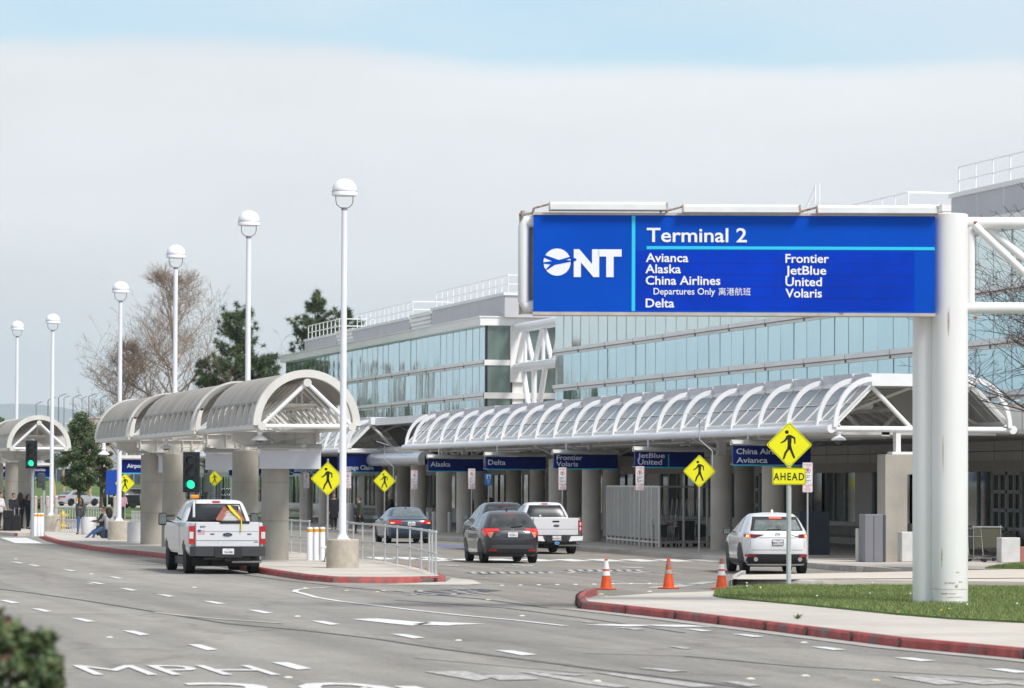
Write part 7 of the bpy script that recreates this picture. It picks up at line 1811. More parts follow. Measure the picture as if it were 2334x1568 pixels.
# far cars on the parking road at left
g = atS(153, 23.6); p = g + Vector((0,0,.16))
w1 = sedan('white sedan parked side on beyond the verge, left of the leafy tree trunk', p, R(-62), (.72,.72,.73), '8ABC123', lit=False, kind='white_sedan', far=True, metal=0)
def far_suv(x, s, rz, label, col_, zz=.16):
    st = Stack([(.30,3.3,-.9,.86,6),(.50,3.75,-1.05,.96,7),(.90,3.85,-1.10,.98,7),(1.15,3.5,-1.08,.97,6.5),(1.22,2.7,-1.05,.94,6),(1.45,2.2,-.95,.86,6),(1.70,1.7,-.82,.79,5.5),(1.84,1.3,-.66,.72,5),(1.88,1.0,-.4,.55,4)]); st.ky = 1.5
    g = atS(x, s); g.z = zz; pm = paint_m('paint_'+label.split()[0], col_, .1)
    root, b = car('far_suv', label, 'car', g, rz, 2.95, .38, .25, st, pm)
    rp = RP_(st); patch(rp, ((-.74,1.27),(.74,1.27),(.66,1.70),(-.66,1.70)), .006).build('rear_window', glassd, root)
    for sg in (-1,1):
        patch(SP_(st,sg), ((.1,1.25),(1.3,1.25),(1.25,1.68),(-.3,1.68)), .005).build('side_window', glassd, root)
        patch(SP_(st,sg), ((1.4,1.25),(2.3,1.25),(1.6,1.66),(1.35,1.68)), .005).build('side_window', glassd, root)
        patch(rp, [(sg*.80,.95),(sg*.93,.95),(sg*.90,1.22),(sg*.80,1.22)], .012, 4, 4).build('tail_light', tail_red, root)
        mirror(root, sg*.97, 2.1, 1.25, (.2,.1,.2), black)
    plate(root, 0, st.rear(0,.95)-.02, 1.0, '6LMN842'); return root
far_suv(262, 24.5, R(-20), 'black SUV parked behind the blue panel sign at left', (.012,.012,.014))
far_suv(297, 25.5, R(-75), 'dark SUV seen side on right of the fourth lamp post', (.02,.022,.025))
far_suv(348, 27, R(-10), 'silver SUV mostly hidden behind the left shelter column', (.45,.46,.48))
# ================================================================== PEOPLE
def caps(a, p0, p1, r0, r1, n=10, fy=1.0):
    """tapered capsule from p0 to p1"""
    p0, p1 = Vector(p0), Vector(p1); pts = []; rr = []; d = (p1-p0); L_ = max(d.length,1e-4); u = d/L_
    for k in (-1,-.7,-.35): q = math.sqrt(max(0,1-k*k)); pts.append(p0+u*k*r0); rr.append(max(.001,r0*q))
    for k in (0,.33,.66,1): pts.append(p0.lerp(p1,k)); rr.append(r0+(r1-r0)*k)
    for k in (.35,.7,1): q = math.sqrt(max(0,1-k*k)); pts.append(p1+u*k*r1); rr.append(max(.001,r1*q))
    a.tube(pts, rr, n, True)
def remesh(o, vox=.016, sm=2):
    m_ = o.modifiers.new('r', 'REMESH'); m_.mode = 'VOXEL'; m_.voxel_size = vox
    s_ = o.modifiers.new('s', 'SMOOTH'); s_.iterations = sm; s_.factor = .5
    dg = bpy.context.evaluated_depsgraph_get(); me = bpy.data.meshes.new_from_object(o.evaluated_get(dg)); o.modifiers.clear(); o.data = me
    me.polygons.foreach_set('use_smooth', [True]*len(me.polygons))
SKIN = {'a': mat('skin_light', (.50,.30,.22), .6), 'b': mat('skin_tan', (.34,.19,.12), .6), 'c': mat('skin_brown', (.20,.11,.07), .6)}
def fab(n, c): return mat('cloth_'+n, c, .85, var=.15, vs=6)
hairm = {'black': mat('hair_black', (.012,.010,.010), .6), 'brown': mat('hair_brown', (.055,.025,.015), .6), 'grey': mat('hair_grey', (.30,.29,.28), .7)}
def person(label, loc, rz, h=1.7, skin='b', top='grey', topc=(.1,.1,.11), legc=(.03,.05,.12), shoec=(.02,.02,.02), hair='black', hlen='short', legs=((0,0),(0,0)), arms=((5,10),(5,10)), lean=0, headturn=0, headtilt=0, sleeve=1.0, coat=0, seat=None, bulk=1.0, dress=False, chest=None, bag=None):
    """legs: (hip flexion, knee flexion) for left, right; arms: (shoulder flexion, elbow flexion); figure faces -Y in its own frame"""
    t = thing('person', label, 'person', loc, rz); k = h/1.75; F_ = Vector((0,-1,0))
    def dirn(a): a = R(a); return Vector((0,-math.sin(a),-math.cos(a)))
    hipz = .93*k if seat is None else seat+.09
    J = {}; P = Vector((0,0,hipz)); up_ = Vector((0,-math.sin(R(lean)),math.cos(R(lean))))
    ch = P + up_*.30*k; sh = P + up_*.50*k; nk = P + up_*.56*k; hd = nk + (up_*.7+Vector((0,-math.sin(R(headtilt))*.9,.3))).normalized()*.155*k
    body = M(); B = bulk
    for sx in (-1,1):
        caps(body, P+Vector((sx*.07,0,0)), ch+Vector((sx*.07,0,0)), .095*B, .10*B); caps(body, ch+Vector((sx*.07,0,0)), sh+Vector((sx*.11,0,-.03)), .10*B, .07*B)
    caps(body, sh+Vector((-.12,0,0)), sh+Vector((.12,0,0)), .06, .06); caps(body, nk-up_*.08, hd-Vector((0,0,.05)), .052, .048)
    body.ball(hd+Vector((0,.005,.02*k)), (.073*k,.092*k,.105*k), 14, 10); body.ball(hd+Vector((0,-.03,-.055*k)), (.052*k,.055*k,.055*k), 10, 8)
    A = []; Lg = []
    for i, sx in enumerate((-1,1)):
        s0 = sh+Vector((sx*.175*B,0,-.01)); sf, ef = arms[i]; ang = sf+lean
        d1 = dirn(ang); d1 = (d1+Vector((sx*.10,0,0))).normalized(); el = s0+d1*.29*k; d2 = dirn(ang+ef); wr = el+d2*.25*k
        caps(body, s0, el, .048*B, .040); caps(body, el, wr, .038, .026); hand = wr+d2*.085*k; caps(body, wr, wr+d2*.06*k, .024, .030)
        A.append((s0,el,wr,d2,sx))
        hf, kf = legs[i]; h0 = P+Vector((sx*.09,0,-.02)); e1 = dirn(hf); kn = h0+e1*.42*k; e2 = dirn(hf-kf); an = kn+e2*.41*k
        caps(body, h0, kn, .082*B, .056); caps(body, kn, an, .054, .036); ft = an+Vector((0,-.13,-.035)) if seat is None or True else an
        fd = Vector((0,-math.cos(R(hf-kf)*.6),-abs(math.sin(R(hf-kf)))*.3 if kf > 15 else 0)); 
        Lg.append((h0,kn,an,sx,fd))
        caps(body, an, an+Vector((0,-.12,-.045)), .035, .028)
    bo = body.build('body', SKIN[skin], t, fix=False); remesh(bo, .014)
    # fingers, nose, ears joined to the body mesh
    ex = M()
    for (s0,el,wr,d2,sx) in A:
        pal = wr+d2*.065*k
        for q in range(4):
            off = Vector((0,(q-1.5)*.017,0)); ln = (.062,.072,.068,.052)[q]*k; ex.tube([pal+off, pal+off+d2*ln*.55, pal+off+d2*ln+Vector((-sx*.014,0,0))], [.009,.0085,.006], 5)
        ex.tube([wr+d2*.03+Vector((0,-.022,0)), wr+d2*.06+Vector((-sx*.01,-.045,0)), wr+d2*.085+Vector((-sx*.014,-.05,0))], [.011,.010,.007], 5)
    mh = Matrix.Translation(hd) @ Matrix.Rotation(R(headturn),4,'Z')
    hx = M(); hx.tube([(0,-.092*k,.03),(0,-.112*k,-.012),(0,-.095*k,-.02)], [.008,.014,.010], 6)
    for sx in (-1,1): hx.ball((sx*.076*k,.01,.005), (.012,.022,.034), 8, 6)
    hx.xf(mh); ex.add(hx.v, hx.f)
    bm = bmesh.new(); bm.from_mesh(bo.data); tmp = bpy.data.meshes.new('t'); tmp.from_pydata([tuple(q) for q in ex.v], [], ex.f); bm.from_mesh(tmp); bm.to_mesh(bo.data); bm.free(); bo.data.polygons.foreach_set('use_smooth',[True]*len(bo.data.polygons))
    fc = M()
    for sx in (-1,1): fc.ball((sx*.028*k,-.083*k,.025*k), (.011,.008,.007), 6, 4); fc.cb((sx*.028*k,-.088*k,.045*k),(.03,.008,.006))
    fc.xf(mh).build('eyes', ink, bo); m2 = M().ball((0,-.088*k,-.045*k), (.022,.008,.007), 8, 4).xf(mh); m2.build('mouth', mat('lips', (.30,.10,.09), .6), bo)
    # clothes
    c = M(); tm = fab(top, topc)
    for sx in (-1,1):
        caps(c, P+Vector((sx*.07,0,-.02-coat*.5)), ch+Vector((sx*.075,0,0)), .112*B+(.02 if coat else 0), .115*B); caps(c, ch+Vector((sx*.075,0,0)), sh+Vector((sx*.11,0,-.035)), .115*B, .082*B)
        if coat: caps(c, P+Vector((sx*.08,0,-coat)), P+Vector((sx*.08,0,0)), .125*B, .115*B)
    caps(c, sh+Vector((-.13,0,-.01)), sh+Vector((.13,0,-.01)), .068, .068)
    for (s0,el,wr,d2,sx) in A:
        caps(c, s0, el, .064*B, .054)
        if sleeve > .5: caps(c, el, wr-d2*.01, .052, .040)
    co = c.build('top', tm, t, fix=False); remesh(co, .016)
    c = M(); lm = fab('legs_%d' % (abs(hash(tuple(legc))) % 9973), legc)
    for sx in (-1,1): caps(c, P+Vector((sx*.07,0,0)), P+Vector((sx*.075,0,.06)), .100*B, .098*B)
    for (h0,kn,an,sx,fd) in Lg:
        caps(c, h0, kn, .092*B, .066); caps(c, kn, an-(an-kn).normalized()*.03, .062, .048)
    if dress:
        pass
    co = c.build('trousers', lm, t, fix=False); remesh(co, .015)
    for (h0,kn,an,sx,fd) in Lg:
        s_ = M(); toe = an+fd*.17*k+Vector((0,0,-.045)); heel = an+Vector((0,.035,-.04)); caps(s_, heel, toe, .042, .036)
        caps(s_, an+Vector((0,0,.01)), an+Vector((0,0,-.03)), .046, .044); so_ = s_.build('shoe', mat('shoe_%d' % (abs(hash(tuple(shoec))) % 997), shoec, .5), t, fix=False); remesh(so_, .012)
    # hair
    hh_ = M(); hh_.ball((0,.018,.045*k), (.084*k,.095*k,.088*k), 14, 9)
    if hlen == 'short': hh_.ball((0,.035,.0), (.080*k,.080*k,.075*k), 12, 8)
    if hlen in ('long','vlong'):
        Ln = .34 if hlen == 'long' else .42
        for q in range(7):
            a_ = -R(60)+R(120)*q/6+0; bx, by = math.sin(a_)*.075, .035+math.cos(a_)*.05
            hh_.tube([(bx,by,.05),(bx*1.15,by+.02,-.08),(bx*1.35,by+.03,-.20),(bx*1.2,by+.02,-Ln)], [.04,.045,.045,.015], 7)
        for sx in (-1,1): hh_.tube([(sx*.055,-.03,.09),(sx*.083,-.02,.0),(sx*.095,-.01,-.12),(sx*.10,-.03,-Ln*.85)], [.022,.028,.032,.01], 7)
    if hlen == 'bun': hh_.ball((0,.06,.09), (.045,.045,.045), 8, 6)
    hh_.xf(mh); ho = hh_.build('hair', hairm[hair], t, smooth=60)
    if chest: M().cb(ch+Vector((0,-.125*B,.05)),(.16,.01,.05)).build('chest_print', mat('print_tan', (.30,.24,.14), .7), t)
    if bag == 'backpack': b_ = M(); b_.rbox(ch+Vector((0,.17,.02)),(.28,.16,.42),.05); b_.build('backpack', fab('bag', (.015,.015,.018)), t)
    return t
def pat(x, s, z=.149): return atS(x, s, z)
FC = -ALPHA                                          # facing the camera
person('woman in grey sweater and ripped blue jeans walking on the island toward the road', pat(187,52.5), FC+R(-8), 1.60, 'b', 'charcoal', (.075,.075,.08), (.05,.10,.24), (.06,.01,.02), 'black', 'vlong', ((18,8),(-14,22)), ((-10,8),(12,12)), lean=3, headtilt=22, chest=True)
# seated pair by the fourth pedestal
p = pat(240,55.5); person('young man in dark jacket and jeans sitting against the pedestal with legs stretched out', p+Vector((-.1,-.25,0)), FC-R(62), 1.74, 'b', 'black', (.02,.02,.022), (.045,.09,.20), (.03,.03,.03), 'brown', 'short', ((64,14),(60,40)), ((38,55),(30,60)), lean=-6, seat=.36, bag=None)
p2 = pat(249,56.5); person('woman with black curly hair and grey top seated with her back to the pedestal', p2+Vector((.05,.1,0)), FC-R(150), 1.62, 'b', 'palegrey', (.36,.35,.37), (.05,.09,.2), (.02,.02,.02), 'black', 'long', ((80,80),(75,85)), ((45,40),(40,40)), lean=4, seat=.40)
def bagm(x, s, w_, h_, lab, rz=0, d=.25, nm='suitcase', handle=True, off=Vector((0,0,0))):
    p = atS(x, s, .149)+off; t = thing(nm, lab, nm.replace('_',' '), p, FC+rz, None); m_ = fab('luggage', (.012,.012,.015))
    M().rbox((0,0,h_/2+.03),(w_,d,h_),.04).build('shell', m_, t, smooth=40)
    if handle: M().tube([(-.10,.08,h_),(-.10,.08,h_+.35),(.10,.08,h_+.35),(.10,.08,h_)], .012, 6).build('handle', galv, t)
    a = M()
    for sx in (-1,1): a.lathe([(.03,-.015),(.03,.015)], c=(sx*(w_/2-.04),0,.03), n=10, m=Matrix.Rotation(R(90),4,'Y'))
    a.build('wheel', rubber, t)
bagm(232,54,.36,.42,'grey and black backpack standing by the seated pair',nm='backpack',handle=False)
# seat the pair on a low bag each
for x_, l_ in ((241.5,'low dark duffel bag under the seated young man'),(250,'low dark duffel bag under the seated woman')):
    p = pat(x_,55.8); t = thing('duffel_bag', l_, 'duffel bag', p+Vector((0,-.1,0)), FC); M().rbox((0,0,.17),(.42,.34,.34),.08).build('bag', fab('duffel', (.03,.03,.034)), t, smooth=40)
# flight crew group at left
person('man in white shirt and black trousers cropped at the left picture edge', pat(2,49), FC+R(60), 1.78, 'a', 'whiteshirt', (.62,.62,.66), (.012,.012,.014), (.01,.01,.01), 'black', 'short', ((8,5),(-8,8)), ((20,50),(10,15)), lean=4, sleeve=0)
person('crew member in dark blazer with white collar, facing the camera among black luggage', pat(33,47.5), FC+R(25), 1.72, 'a', 'blazer', (.018,.018,.024), (.015,.015,.02), (.01,.01,.01), 'black', 'bun', ((4,4),(-4,6)), ((10,40),(15,50)))
person('woman in black with long brown hair standing with her back to the road', pat(48.5,46.5), FC+R(165), 1.74, 'a', 'blackcoat', (.014,.014,.017), (.014,.014,.018), (.01,.01,.01), 'brown', 'vlong', ((3,3),(-3,4)), ((10,60),(5,15)), coat=.12)
person('crew member with scarf reaching left, half behind the second traffic light pole', pat(67,47), FC+R(55), 1.66, 'a', 'blackjkt', (.015,.014,.018), (.015,.015,.02), (.01,.01,.01), 'brown', 'long', ((3,3),(-3,4)), ((40,20),(10,20)))
bagm(40,49.5,.42,.72,'black suitcase standing in front of the long haired woman'); bagm(31,49,.36,.62,'black suitcase beside the crew member in the blazer')
bagm(22,50,.50,.40,'black duffel bag lying on top of the luggage at left',nm='duffel_bag',handle=False,off=Vector((0,0,.55))); bagm(20,49.5,.40,.58,'black suitcase nearest the man in the white shirt')
person('person in pink top half hidden behind the fourth lamp post', pat(283,37), FC+R(20), 1.6, 'b', 'pink', (.55,.28,.36), (.02,.02,.03), (.02,.02,.02), 'black', 'long', ((6,4),(-6,8)), ((10,60),(10,60)))
# terminal side
person('man in dark olive jacket walking left on the crossing beyond the railing', pat(822,47.5,.0), FC-R(72), 1.78, 'a', 'olive', (.06,.062,.05), (.014,.014,.016), (.10,.03,.02), 'brown', 'short', ((16,6),(-26,42)), ((6,12),(-4,10)), headtilt=14, lean=2)
person('person in long black coat mostly hidden behind the nearest lamp post', pat(763,46.5), FC+R(10), 1.78, 'a', 'longcoat', (.012,.011,.016), (.012,.012,.02), (.01,.01,.01), 'black', 'short', ((4,3),(-5,6)), ((3,6),(3,6)), coat=.32, bulk=1.15)
person('grey haired older man in black jacket beyond the blue sedan', pat(895,46.5), FC-R(80), 1.80, 'a', 'blackfleece', (.012,.012,.015), (.03,.03,.04), (.01,.01,.01), 'grey', 'short', ((4,3),(-4,5)), ((10,20),(10,20)), lean=6, headtilt=16, bulk=1.25)
person('bearded man in brown bomber jacket standing by the kerb, seen from behind', pat(1071,47.8), FC+R(145), 1.80, 'c', 'brownjkt', (.030,.018,.020), (.03,.06,.12), (.02,.02,.02), 'black', 'short', ((3,3),(-3,4)), ((0,10),(4,10)), coat=.03, bulk=1.08)
person('person in pale lilac top leaning left of the disabled sign post', pat(1105.5,48.5), FC+R(70), 1.66, 'b', 'lilac', (.50,.50,.62), (.03,.04,.08), (.02,.02,.02), 'black', 'short', ((6,4),(-6,8)), ((40,40),(35,40)), lean=10)
person('person with black hair bending down right of the disabled sign post', pat(1127,49), FC+R(-60), 1.66, 'b', 'blackhood', (.012,.012,.018), (.03,.04,.08), (.02,.02,.02), 'black', 'long', ((8,6),(-8,8)), ((60,30),(55,30)), lean=14, headtilt=30)
person('person whose head shows above the roof of the white pickup', pat(1229,47.5), FC+R(8), 1.68, 'c', 'plum', (.08,.03,.06), (.03,.04,.08), (.02,.02,.02), 'black', 'bun', ((3,3),(-3,4)), ((10,30),(10,30)))
person('traveller standing far back between columns left of the slatted enclosure', pat(1290,40), FC+R(30), 1.7, 'b', 'teal', (.03,.10,.14), (.03,.04,.08), (.02,.02,.02), 'black', 'short', ((3,3),(-3,4)), ((10,30),(10,30))) if 0 else None
# ================================================================== TREES AND PLANTS
bark = mat('bark_plane', (.38,.29,.21), .9, c2=(.22,.16,.12), vs=2.5, bump=.4, bs_=12); twigm = mat('twig_brown', (.27,.20,.145), .9); bark2 = mat('bark_dark', (.11,.08,.06), .9, var=.3, vs=4)
def grow(rg, segs, p, d, ln, r, lev, maxl, spread, up_b, nb, tips=None, wob=.20):
    n = 4 if lev < maxl else 3; pts = [p]; rr = [r]
    for i in range(n):
        d = (d + Vector((rg.gauss(0,wob),rg.gauss(0,wob),rg.gauss(0,wob)*.6)) + Vector((0,0,up_b*.12))).normalized(); p = p + d*ln/n; pts.append(p); rr.append(r*(1-.55*(i+1)/n))
    segs.append((pts, rr, lev))
    if lev >= maxl:
        if tips is not None: tips.append((p, d))
        return
    k = nb[min(lev, len(nb)-1)]
    for i in range(k):
        t = .30+.70*(i+.6)/k; idx = min(n-1, int(t*n)); q = pts[idx].lerp(pts[idx+1], t*n-idx) if idx < n else pts[-1]
        az = rg.uniform(0, 6.283); side = Vector((math.cos(az), math.sin(az), rg.uniform(-.15,.45))); nd = (d*(1-spread)+side*spread+Vector((0,0,up_b*.2))).normalized()
        grow(rg, segs, q, nd, ln*rg.uniform(.50,.78), rr[idx]*rg.uniform(.45,.65), lev+1, maxl, spread, up_b, nb, tips, wob)
def bare_tree(label, loc, h, seed, spread=.55, nb=(7,6,5,4), maxl=4, tr=.22, trunk=.32, pods=True, limbs=5, group=None, minr=.008, leader=0):
    rg = random.Random(seed); t = thing('bare_tree', label, 'tree', loc, 0, group); segs = []; tips = []
    tp = Vector((0,0,h*trunk)); M().tube([(0,0,-.1),(.03,0,h*.1),(.0,.04,h*trunk*.7),tp], [tr*1.25,tr,tr*.85,tr*.75], 12).build('trunk', bark, t, smooth=True)
    if leader:
        tp = Vector((0,0,h*.97)); q0 = Vector((0,0,0)); tr_pts = [Vector((rg.gauss(0,.12)*k/3,rg.gauss(0,.12)*k/3,h*.97*k/7)) for k in range(8)]
        M().tube(tr_pts, [tr*(1-.92*k/7) for k in range(8)], 8).build('leader', bark, t, smooth=True)
        for i in range(leader):
            f = .20+.78*(i+rg.random())/leader; az = i*2.4+rg.uniform(-.4,.4); el = rg.uniform(.45,.95)+f*.25; d = Vector((math.cos(az)*math.cos(el)*1.0, math.sin(az)*math.cos(el), math.sin(el)))
            k_ = f*7; b0 = tr_pts[min(6,int(k_))].lerp(tr_pts[min(6,int(k_))+1], k_-min(6,int(k_)))
            grow(rg, segs, b0, d, h*.40*(1.05-f)**.75, tr*(.55-.38*f), 0, maxl-1, spread, .45, nb, tips)
        limbs = 0
    for i in range(limbs):
        az = i*2.4+rg.uniform(0,.6); el = rg.uniform(.55,1.0) if i else 1.4; d = Vector((math.cos(az)*math.cos(el), math.sin(az)*math.cos(el), math.sin(el)))
        grow(rg, segs, tp*rg.uniform(.75,1.0), d, h*rg.uniform(.36,.48)*(1.2 if not i else 1), tr*.5, 0, maxl-1, spread, .35, nb, tips)
    a = M(); b = M()
    for pts, rr, lv in segs:
        if lv <= 1: a.tube(pts, [max(minr*1.4,q) for q in rr], 6 if lv == 0 else 5, False)
        else: b.tube(pts, [max(minr,q) for q in rr], 3, False)
    for p, d in tips:
        for _ in range(3): b.tube([p, p+(d+Vector((rg.gauss(0,.5),rg.gauss(0,.5),rg.gauss(0,.4)))).normalized()*h*.03], minr*.8, 3, False)
    a.build('limb', bark, t, smooth=60); b.build('twigs', twigm, t)
    if pods:
        c = M()
        for p, d in rg.sample(tips, min(len(tips), 420)): s = .05; q = p+Vector((0,0,-.12)); c.add([q+Vector((s,0,0)),q+Vector((0,s,0)),q+Vector((-s,0,0)),q+Vector((0,-s,0)),q+Vector((0,0,s)),q+Vector((0,0,-s))], [(0,1,4),(1,2,4),(2,3,4),(3,0,4),(1,0,5),(2,1,5),(3,2,5),(0,3,5)])
        c.build('seed_balls', mat('seed_brown', (.13,.085,.055), .9), t)['kind'] = 'stuff'
    return t
def tree_at(x, s, ytop, z=0): p = atS(x, s, z); return p, ht(p, ytop, x)-z
p, h = tree_at(393, 24, 628); BT = bare_tree('tall bare plane tree with seed balls behind the third lamp post', p, h, 5, spread=.55, nb=(6,5,3), maxl=4, tr=.34, trunk=.10, minr=.011, leader=15)
p, h = tree_at(290, 24, 790); bare_tree('lower wide bare tree left of the tall bare tree', p, h, 8, spread=.6, nb=(5,5,3), maxl=4, tr=.2, trunk=.10, minr=.013, leader=15)
p, h = tree_at(505, 27, 905); bare_tree('low bare tree with dense brown twigs behind the near shelter roof', p, h*1.25, 12, spread=.65, nb=(7,6,5), maxl=4, tr=.18, trunk=.25, limbs=7, minr=.012)
p, h = tree_at(345, 30, 1010); bare_tree('small bare tree seen between the leafy tree and shelter column', p, h*1.2, 21, spread=.7, nb=(6,5,4), maxl=4, tr=.12, trunk=.3, limbs=6, minr=.010, pods=False)
# pines
nd = [mat('pine_needle', (.085,.125,.045), .7), mat('pine_needle_dark', (.045,.075,.035), .8), mat('pine_needle_light', (.15,.19,.06), .7)]
def tuft(rg, vs, fs, mi, c, R_, n, m_):
    for _ in range(n):
        d = Vector((rg.gauss(0,1),rg.gauss(0,1),rg.gauss(.35,1))).normalized(); w_ = d.cross(Vector((rg.gauss(0,1),rg.gauss(0,1),rg.gauss(0,1)))).normalized()*R_*.055
        o = len(vs); q = c+d*R_*rg.uniform(.7,1.15)+Vector((0,0,-R_*.12)); vs += [tuple(c+w_), tuple(c-w_), tuple(q)]; fs.append((o,o+1,o+2)); mi.append(m_ if rg.random() < .75 else rg.choice((0,1)))
def pine(label, loc, h, seed, whorls, R_=.5, tr=.2, brown=0):
    rg = random.Random(seed); t = thing('pine_tree', label, 'tree', loc, 0, 'pine trees behind the shelter'); wood = M(); vs, fs, mi = [], [], []
    wood.tube([(0,0,0),(.05,0,h*.3),(-.05,.05,h*.6),(0,0,h)], [tr,tr*.8,tr*.5,.03], 8)
    for (zf, ln, k) in whorls:
        for i in range(k):
            az = rg.uniform(0,6.283); l_ = ln*rg.uniform(.6,1.1); z = h*zf+rg.uniform(-.5,.5); d = Vector((math.cos(az),math.sin(az),rg.uniform(.05,.40))); p = Vector((0,0,z)); pts = [p]
            for q in range(5): d = (d+Vector((rg.gauss(0,.15),rg.gauss(0,.15),.08))).normalized(); p = p+d*l_/5; pts.append(p)
            wood.tube(pts, [.07,.06,.05,.04,.03,.02], 4, False)
            for q in (2,3,4,5):
                for _ in range(2 if q < 4 else 3):
                    c = pts[q]+Vector((rg.gauss(0,.28),rg.gauss(0,.28),rg.gauss(.1,.2))); wood.tube([pts[q],c], .015, 3, False); tuft(rg, vs, fs, mi, c, R_*rg.uniform(.8,1.15), 46, rg.choice((0,0,1,2)))
    for z in (.96, 1.0, .985): tuft(rg, vs, fs, mi, Vector((rg.gauss(0,.1),rg.gauss(0,.1),h*z)), R_, 50, 0)
    wood.build('trunk', bark2, t); me = bpy.data.meshes.new('crown'); me.from_pydata(vs, [], fs)
    for m_ in nd: me.materials.append(m_)
    me.polygons.foreach_set('material_index', mi); o = bpy.data.objects.new('crown', me); COL.objects.link(o); o.parent = t
    return t
p, h = tree_at(538, 27, 692); pine('pine tree behind the shelter roof, left of the second lamp post', p, h, 3, [(.92,1.0,7),(.84,1.6,8),(.76,2.3,10),(.66,2.9,11),(.56,3.2,11),(.47,3.4,11),(.38,3.2,9),(.3,3.0,8)])
p, h = tree_at(718, 26, 663); pine('taller pine tree left of the nearest lamp post beside the far terminal block', p, h, 9, [(.93,.8,6),(.84,1.8,8),(.76,2.9,10),(.67,3.2,11),(.58,3.0,11),(.50,3.8,11),(.42,4.0,10),(.34,3.6,8)])
p, h = tree_at(598, 27, 815); pine('lower pine tree with light tufts right of the second lamp post', p, h, 14, [(.92,1.8,8),(.80,2.8,10),(.66,3.4,11),(.52,3.4,10),(.40,3.0,8)])
p, h = tree_at(787, 25, 712); pine('pine top peeking over the terminal roof railing behind the nearest lamp post', p, h, 19, [(.97,.5,3),(.9,1.2,5),(.8,1.6,6)], R_=.5)
p, h = tree_at(470, 27, 815); pine('brown tinged pine left of the pine by the second lamp post', p, h, 25, [(.92,.7,4),(.8,1.2,5),(.66,1.4,6),(.5,1.6,6)], R_=.42)
# leafy trees
lf = [mat('leaf_mid', (.075,.115,.04), .6), mat('leaf_dark', (.035,.06,.025), .7), mat('leaf_light', (.15,.19,.075), .6), mat('leaf_red', (.13,.035,.025), .6)]
def leaves(par, clumps, n, size, seed, name='crown', wts=(.5,.3,.2,0), flat=.0):
    rg = random.Random(seed); vs = []; fs = []; mi = []; tot = sum(c[1]**2 for c in clumps)
    for c, r, sq in clumps:
        k = int(n*r*r/tot); base = rg.random()
        for _ in range(k):
            d = Vector((rg.gauss(0,1),rg.gauss(0,1),rg.gauss(0,1))).normalized(); q = c+Vector((d.x*r,d.y*r,d.z*r*sq))*(rg.random()**.35)
            u = Vector((rg.gauss(0,1),rg.gauss(0,1),rg.gauss(0,1))).normalized(); w_ = u.cross(d+Vector((.01,.02,.03))).normalized(); s = size*rg.uniform(.6,1.3); o = len(vs)
            vs += [tuple(q-u*s), tuple(q+w_*s*.45), tuple(q+u*s), tuple(q-w_*s*.45)]; fs.append((o,o+1,o+2,o+3))
            z = rg.random(); acc = 0; m_ = 0
            for i, wt in enumerate(wts):
                acc += wt
                if z < acc: m_ = i; break
            mi.append(m_)
    me = bpy.data.meshes.new(name); me.from_pydata(vs, [], fs)
    for m_ in lf: me.materials.append(m_)
    me.polygons.foreach_set('material_index', mi); o = bpy.data.objects.new(name, me); COL.objects.link(o); o.parent = par
    return o
def leafy(label, loc, h, W, seed, n=9000, size=.12, trunk=.3, grp=None, nm='leafy_tree', nc=34, wts=(.45,.30,.25,0)):
    rg = random.Random(seed); t = thing(nm, label, 'tree', loc, 0, grp); a = M(); a.tube([(0,0,-.1),(.05,0,h*.2),(0,.05,h*.45)], [.17,.14,.10], 8); cl = []
    for i in range(nc):
        z = rg.uniform(trunk, .95); wz = math.sin(math.pi*min(1,(z-trunk*.6)/(1.05-trunk*.6)))**.6; az = rg.uniform(0,6.28); rr = W*wz*math.sqrt(rg.random())*.8
        c = Vector((math.cos(az)*rr, math.sin(az)*rr, h*z)); cl.append((c, W*rg.uniform(.20,.36), .8)); a.tube([(0,0,h*min(z*.6,.45)), c*.6+Vector((0,0,h*.15)), c], [.05,.03,.015], 4, False)
    a.build('trunk', bark2, t, smooth=True); leaves(t, cl, n, size, seed, wts=wts); return t
p, h = tree_at(181, 29, 938, .15); LT = leafy('dense dark green tree on the verge between the fifth lamp post and the near shelter', p, h, 1.95, 31, n=22000, size=.10, trunk=.24, nc=60)
p, h = tree_at(232, 28.5, 985, .15); leafy('second dark green tree just left of the near shelter end', p, h, 1.15, 33, n=12000, size=.10, trunk=.30, nc=34)
p, h = tree_at(-8, 26, 940, .15); leafy('dark tree cropped by the left picture edge above the far shelter', p, h, 1.1, 35, n=6000, size=.10, trunk=.4)
p, h = tree_at(6, 24, 1135, .15); leafy('low olive shrub behind the crew at the left edge', p, 1.9, 1.9, 36, n=6000, size=.09, trunk=.1, nm='shrub', nc=16, wts=(.5,.1,.4,0)); 
for x, lab in ((81,'clipped dark hedge ball left of the short signal post'),(90,'clipped dark hedge ball beside the domed bollards')):
    p = atS(x, 27, .15); t = thing('shrub', lab, 'shrub', p, 0); leaves(t, [(Vector((0,0,.4)),.55,.8),(Vector((.3,0,.5)),.45,.8)], 2600, .06, x)
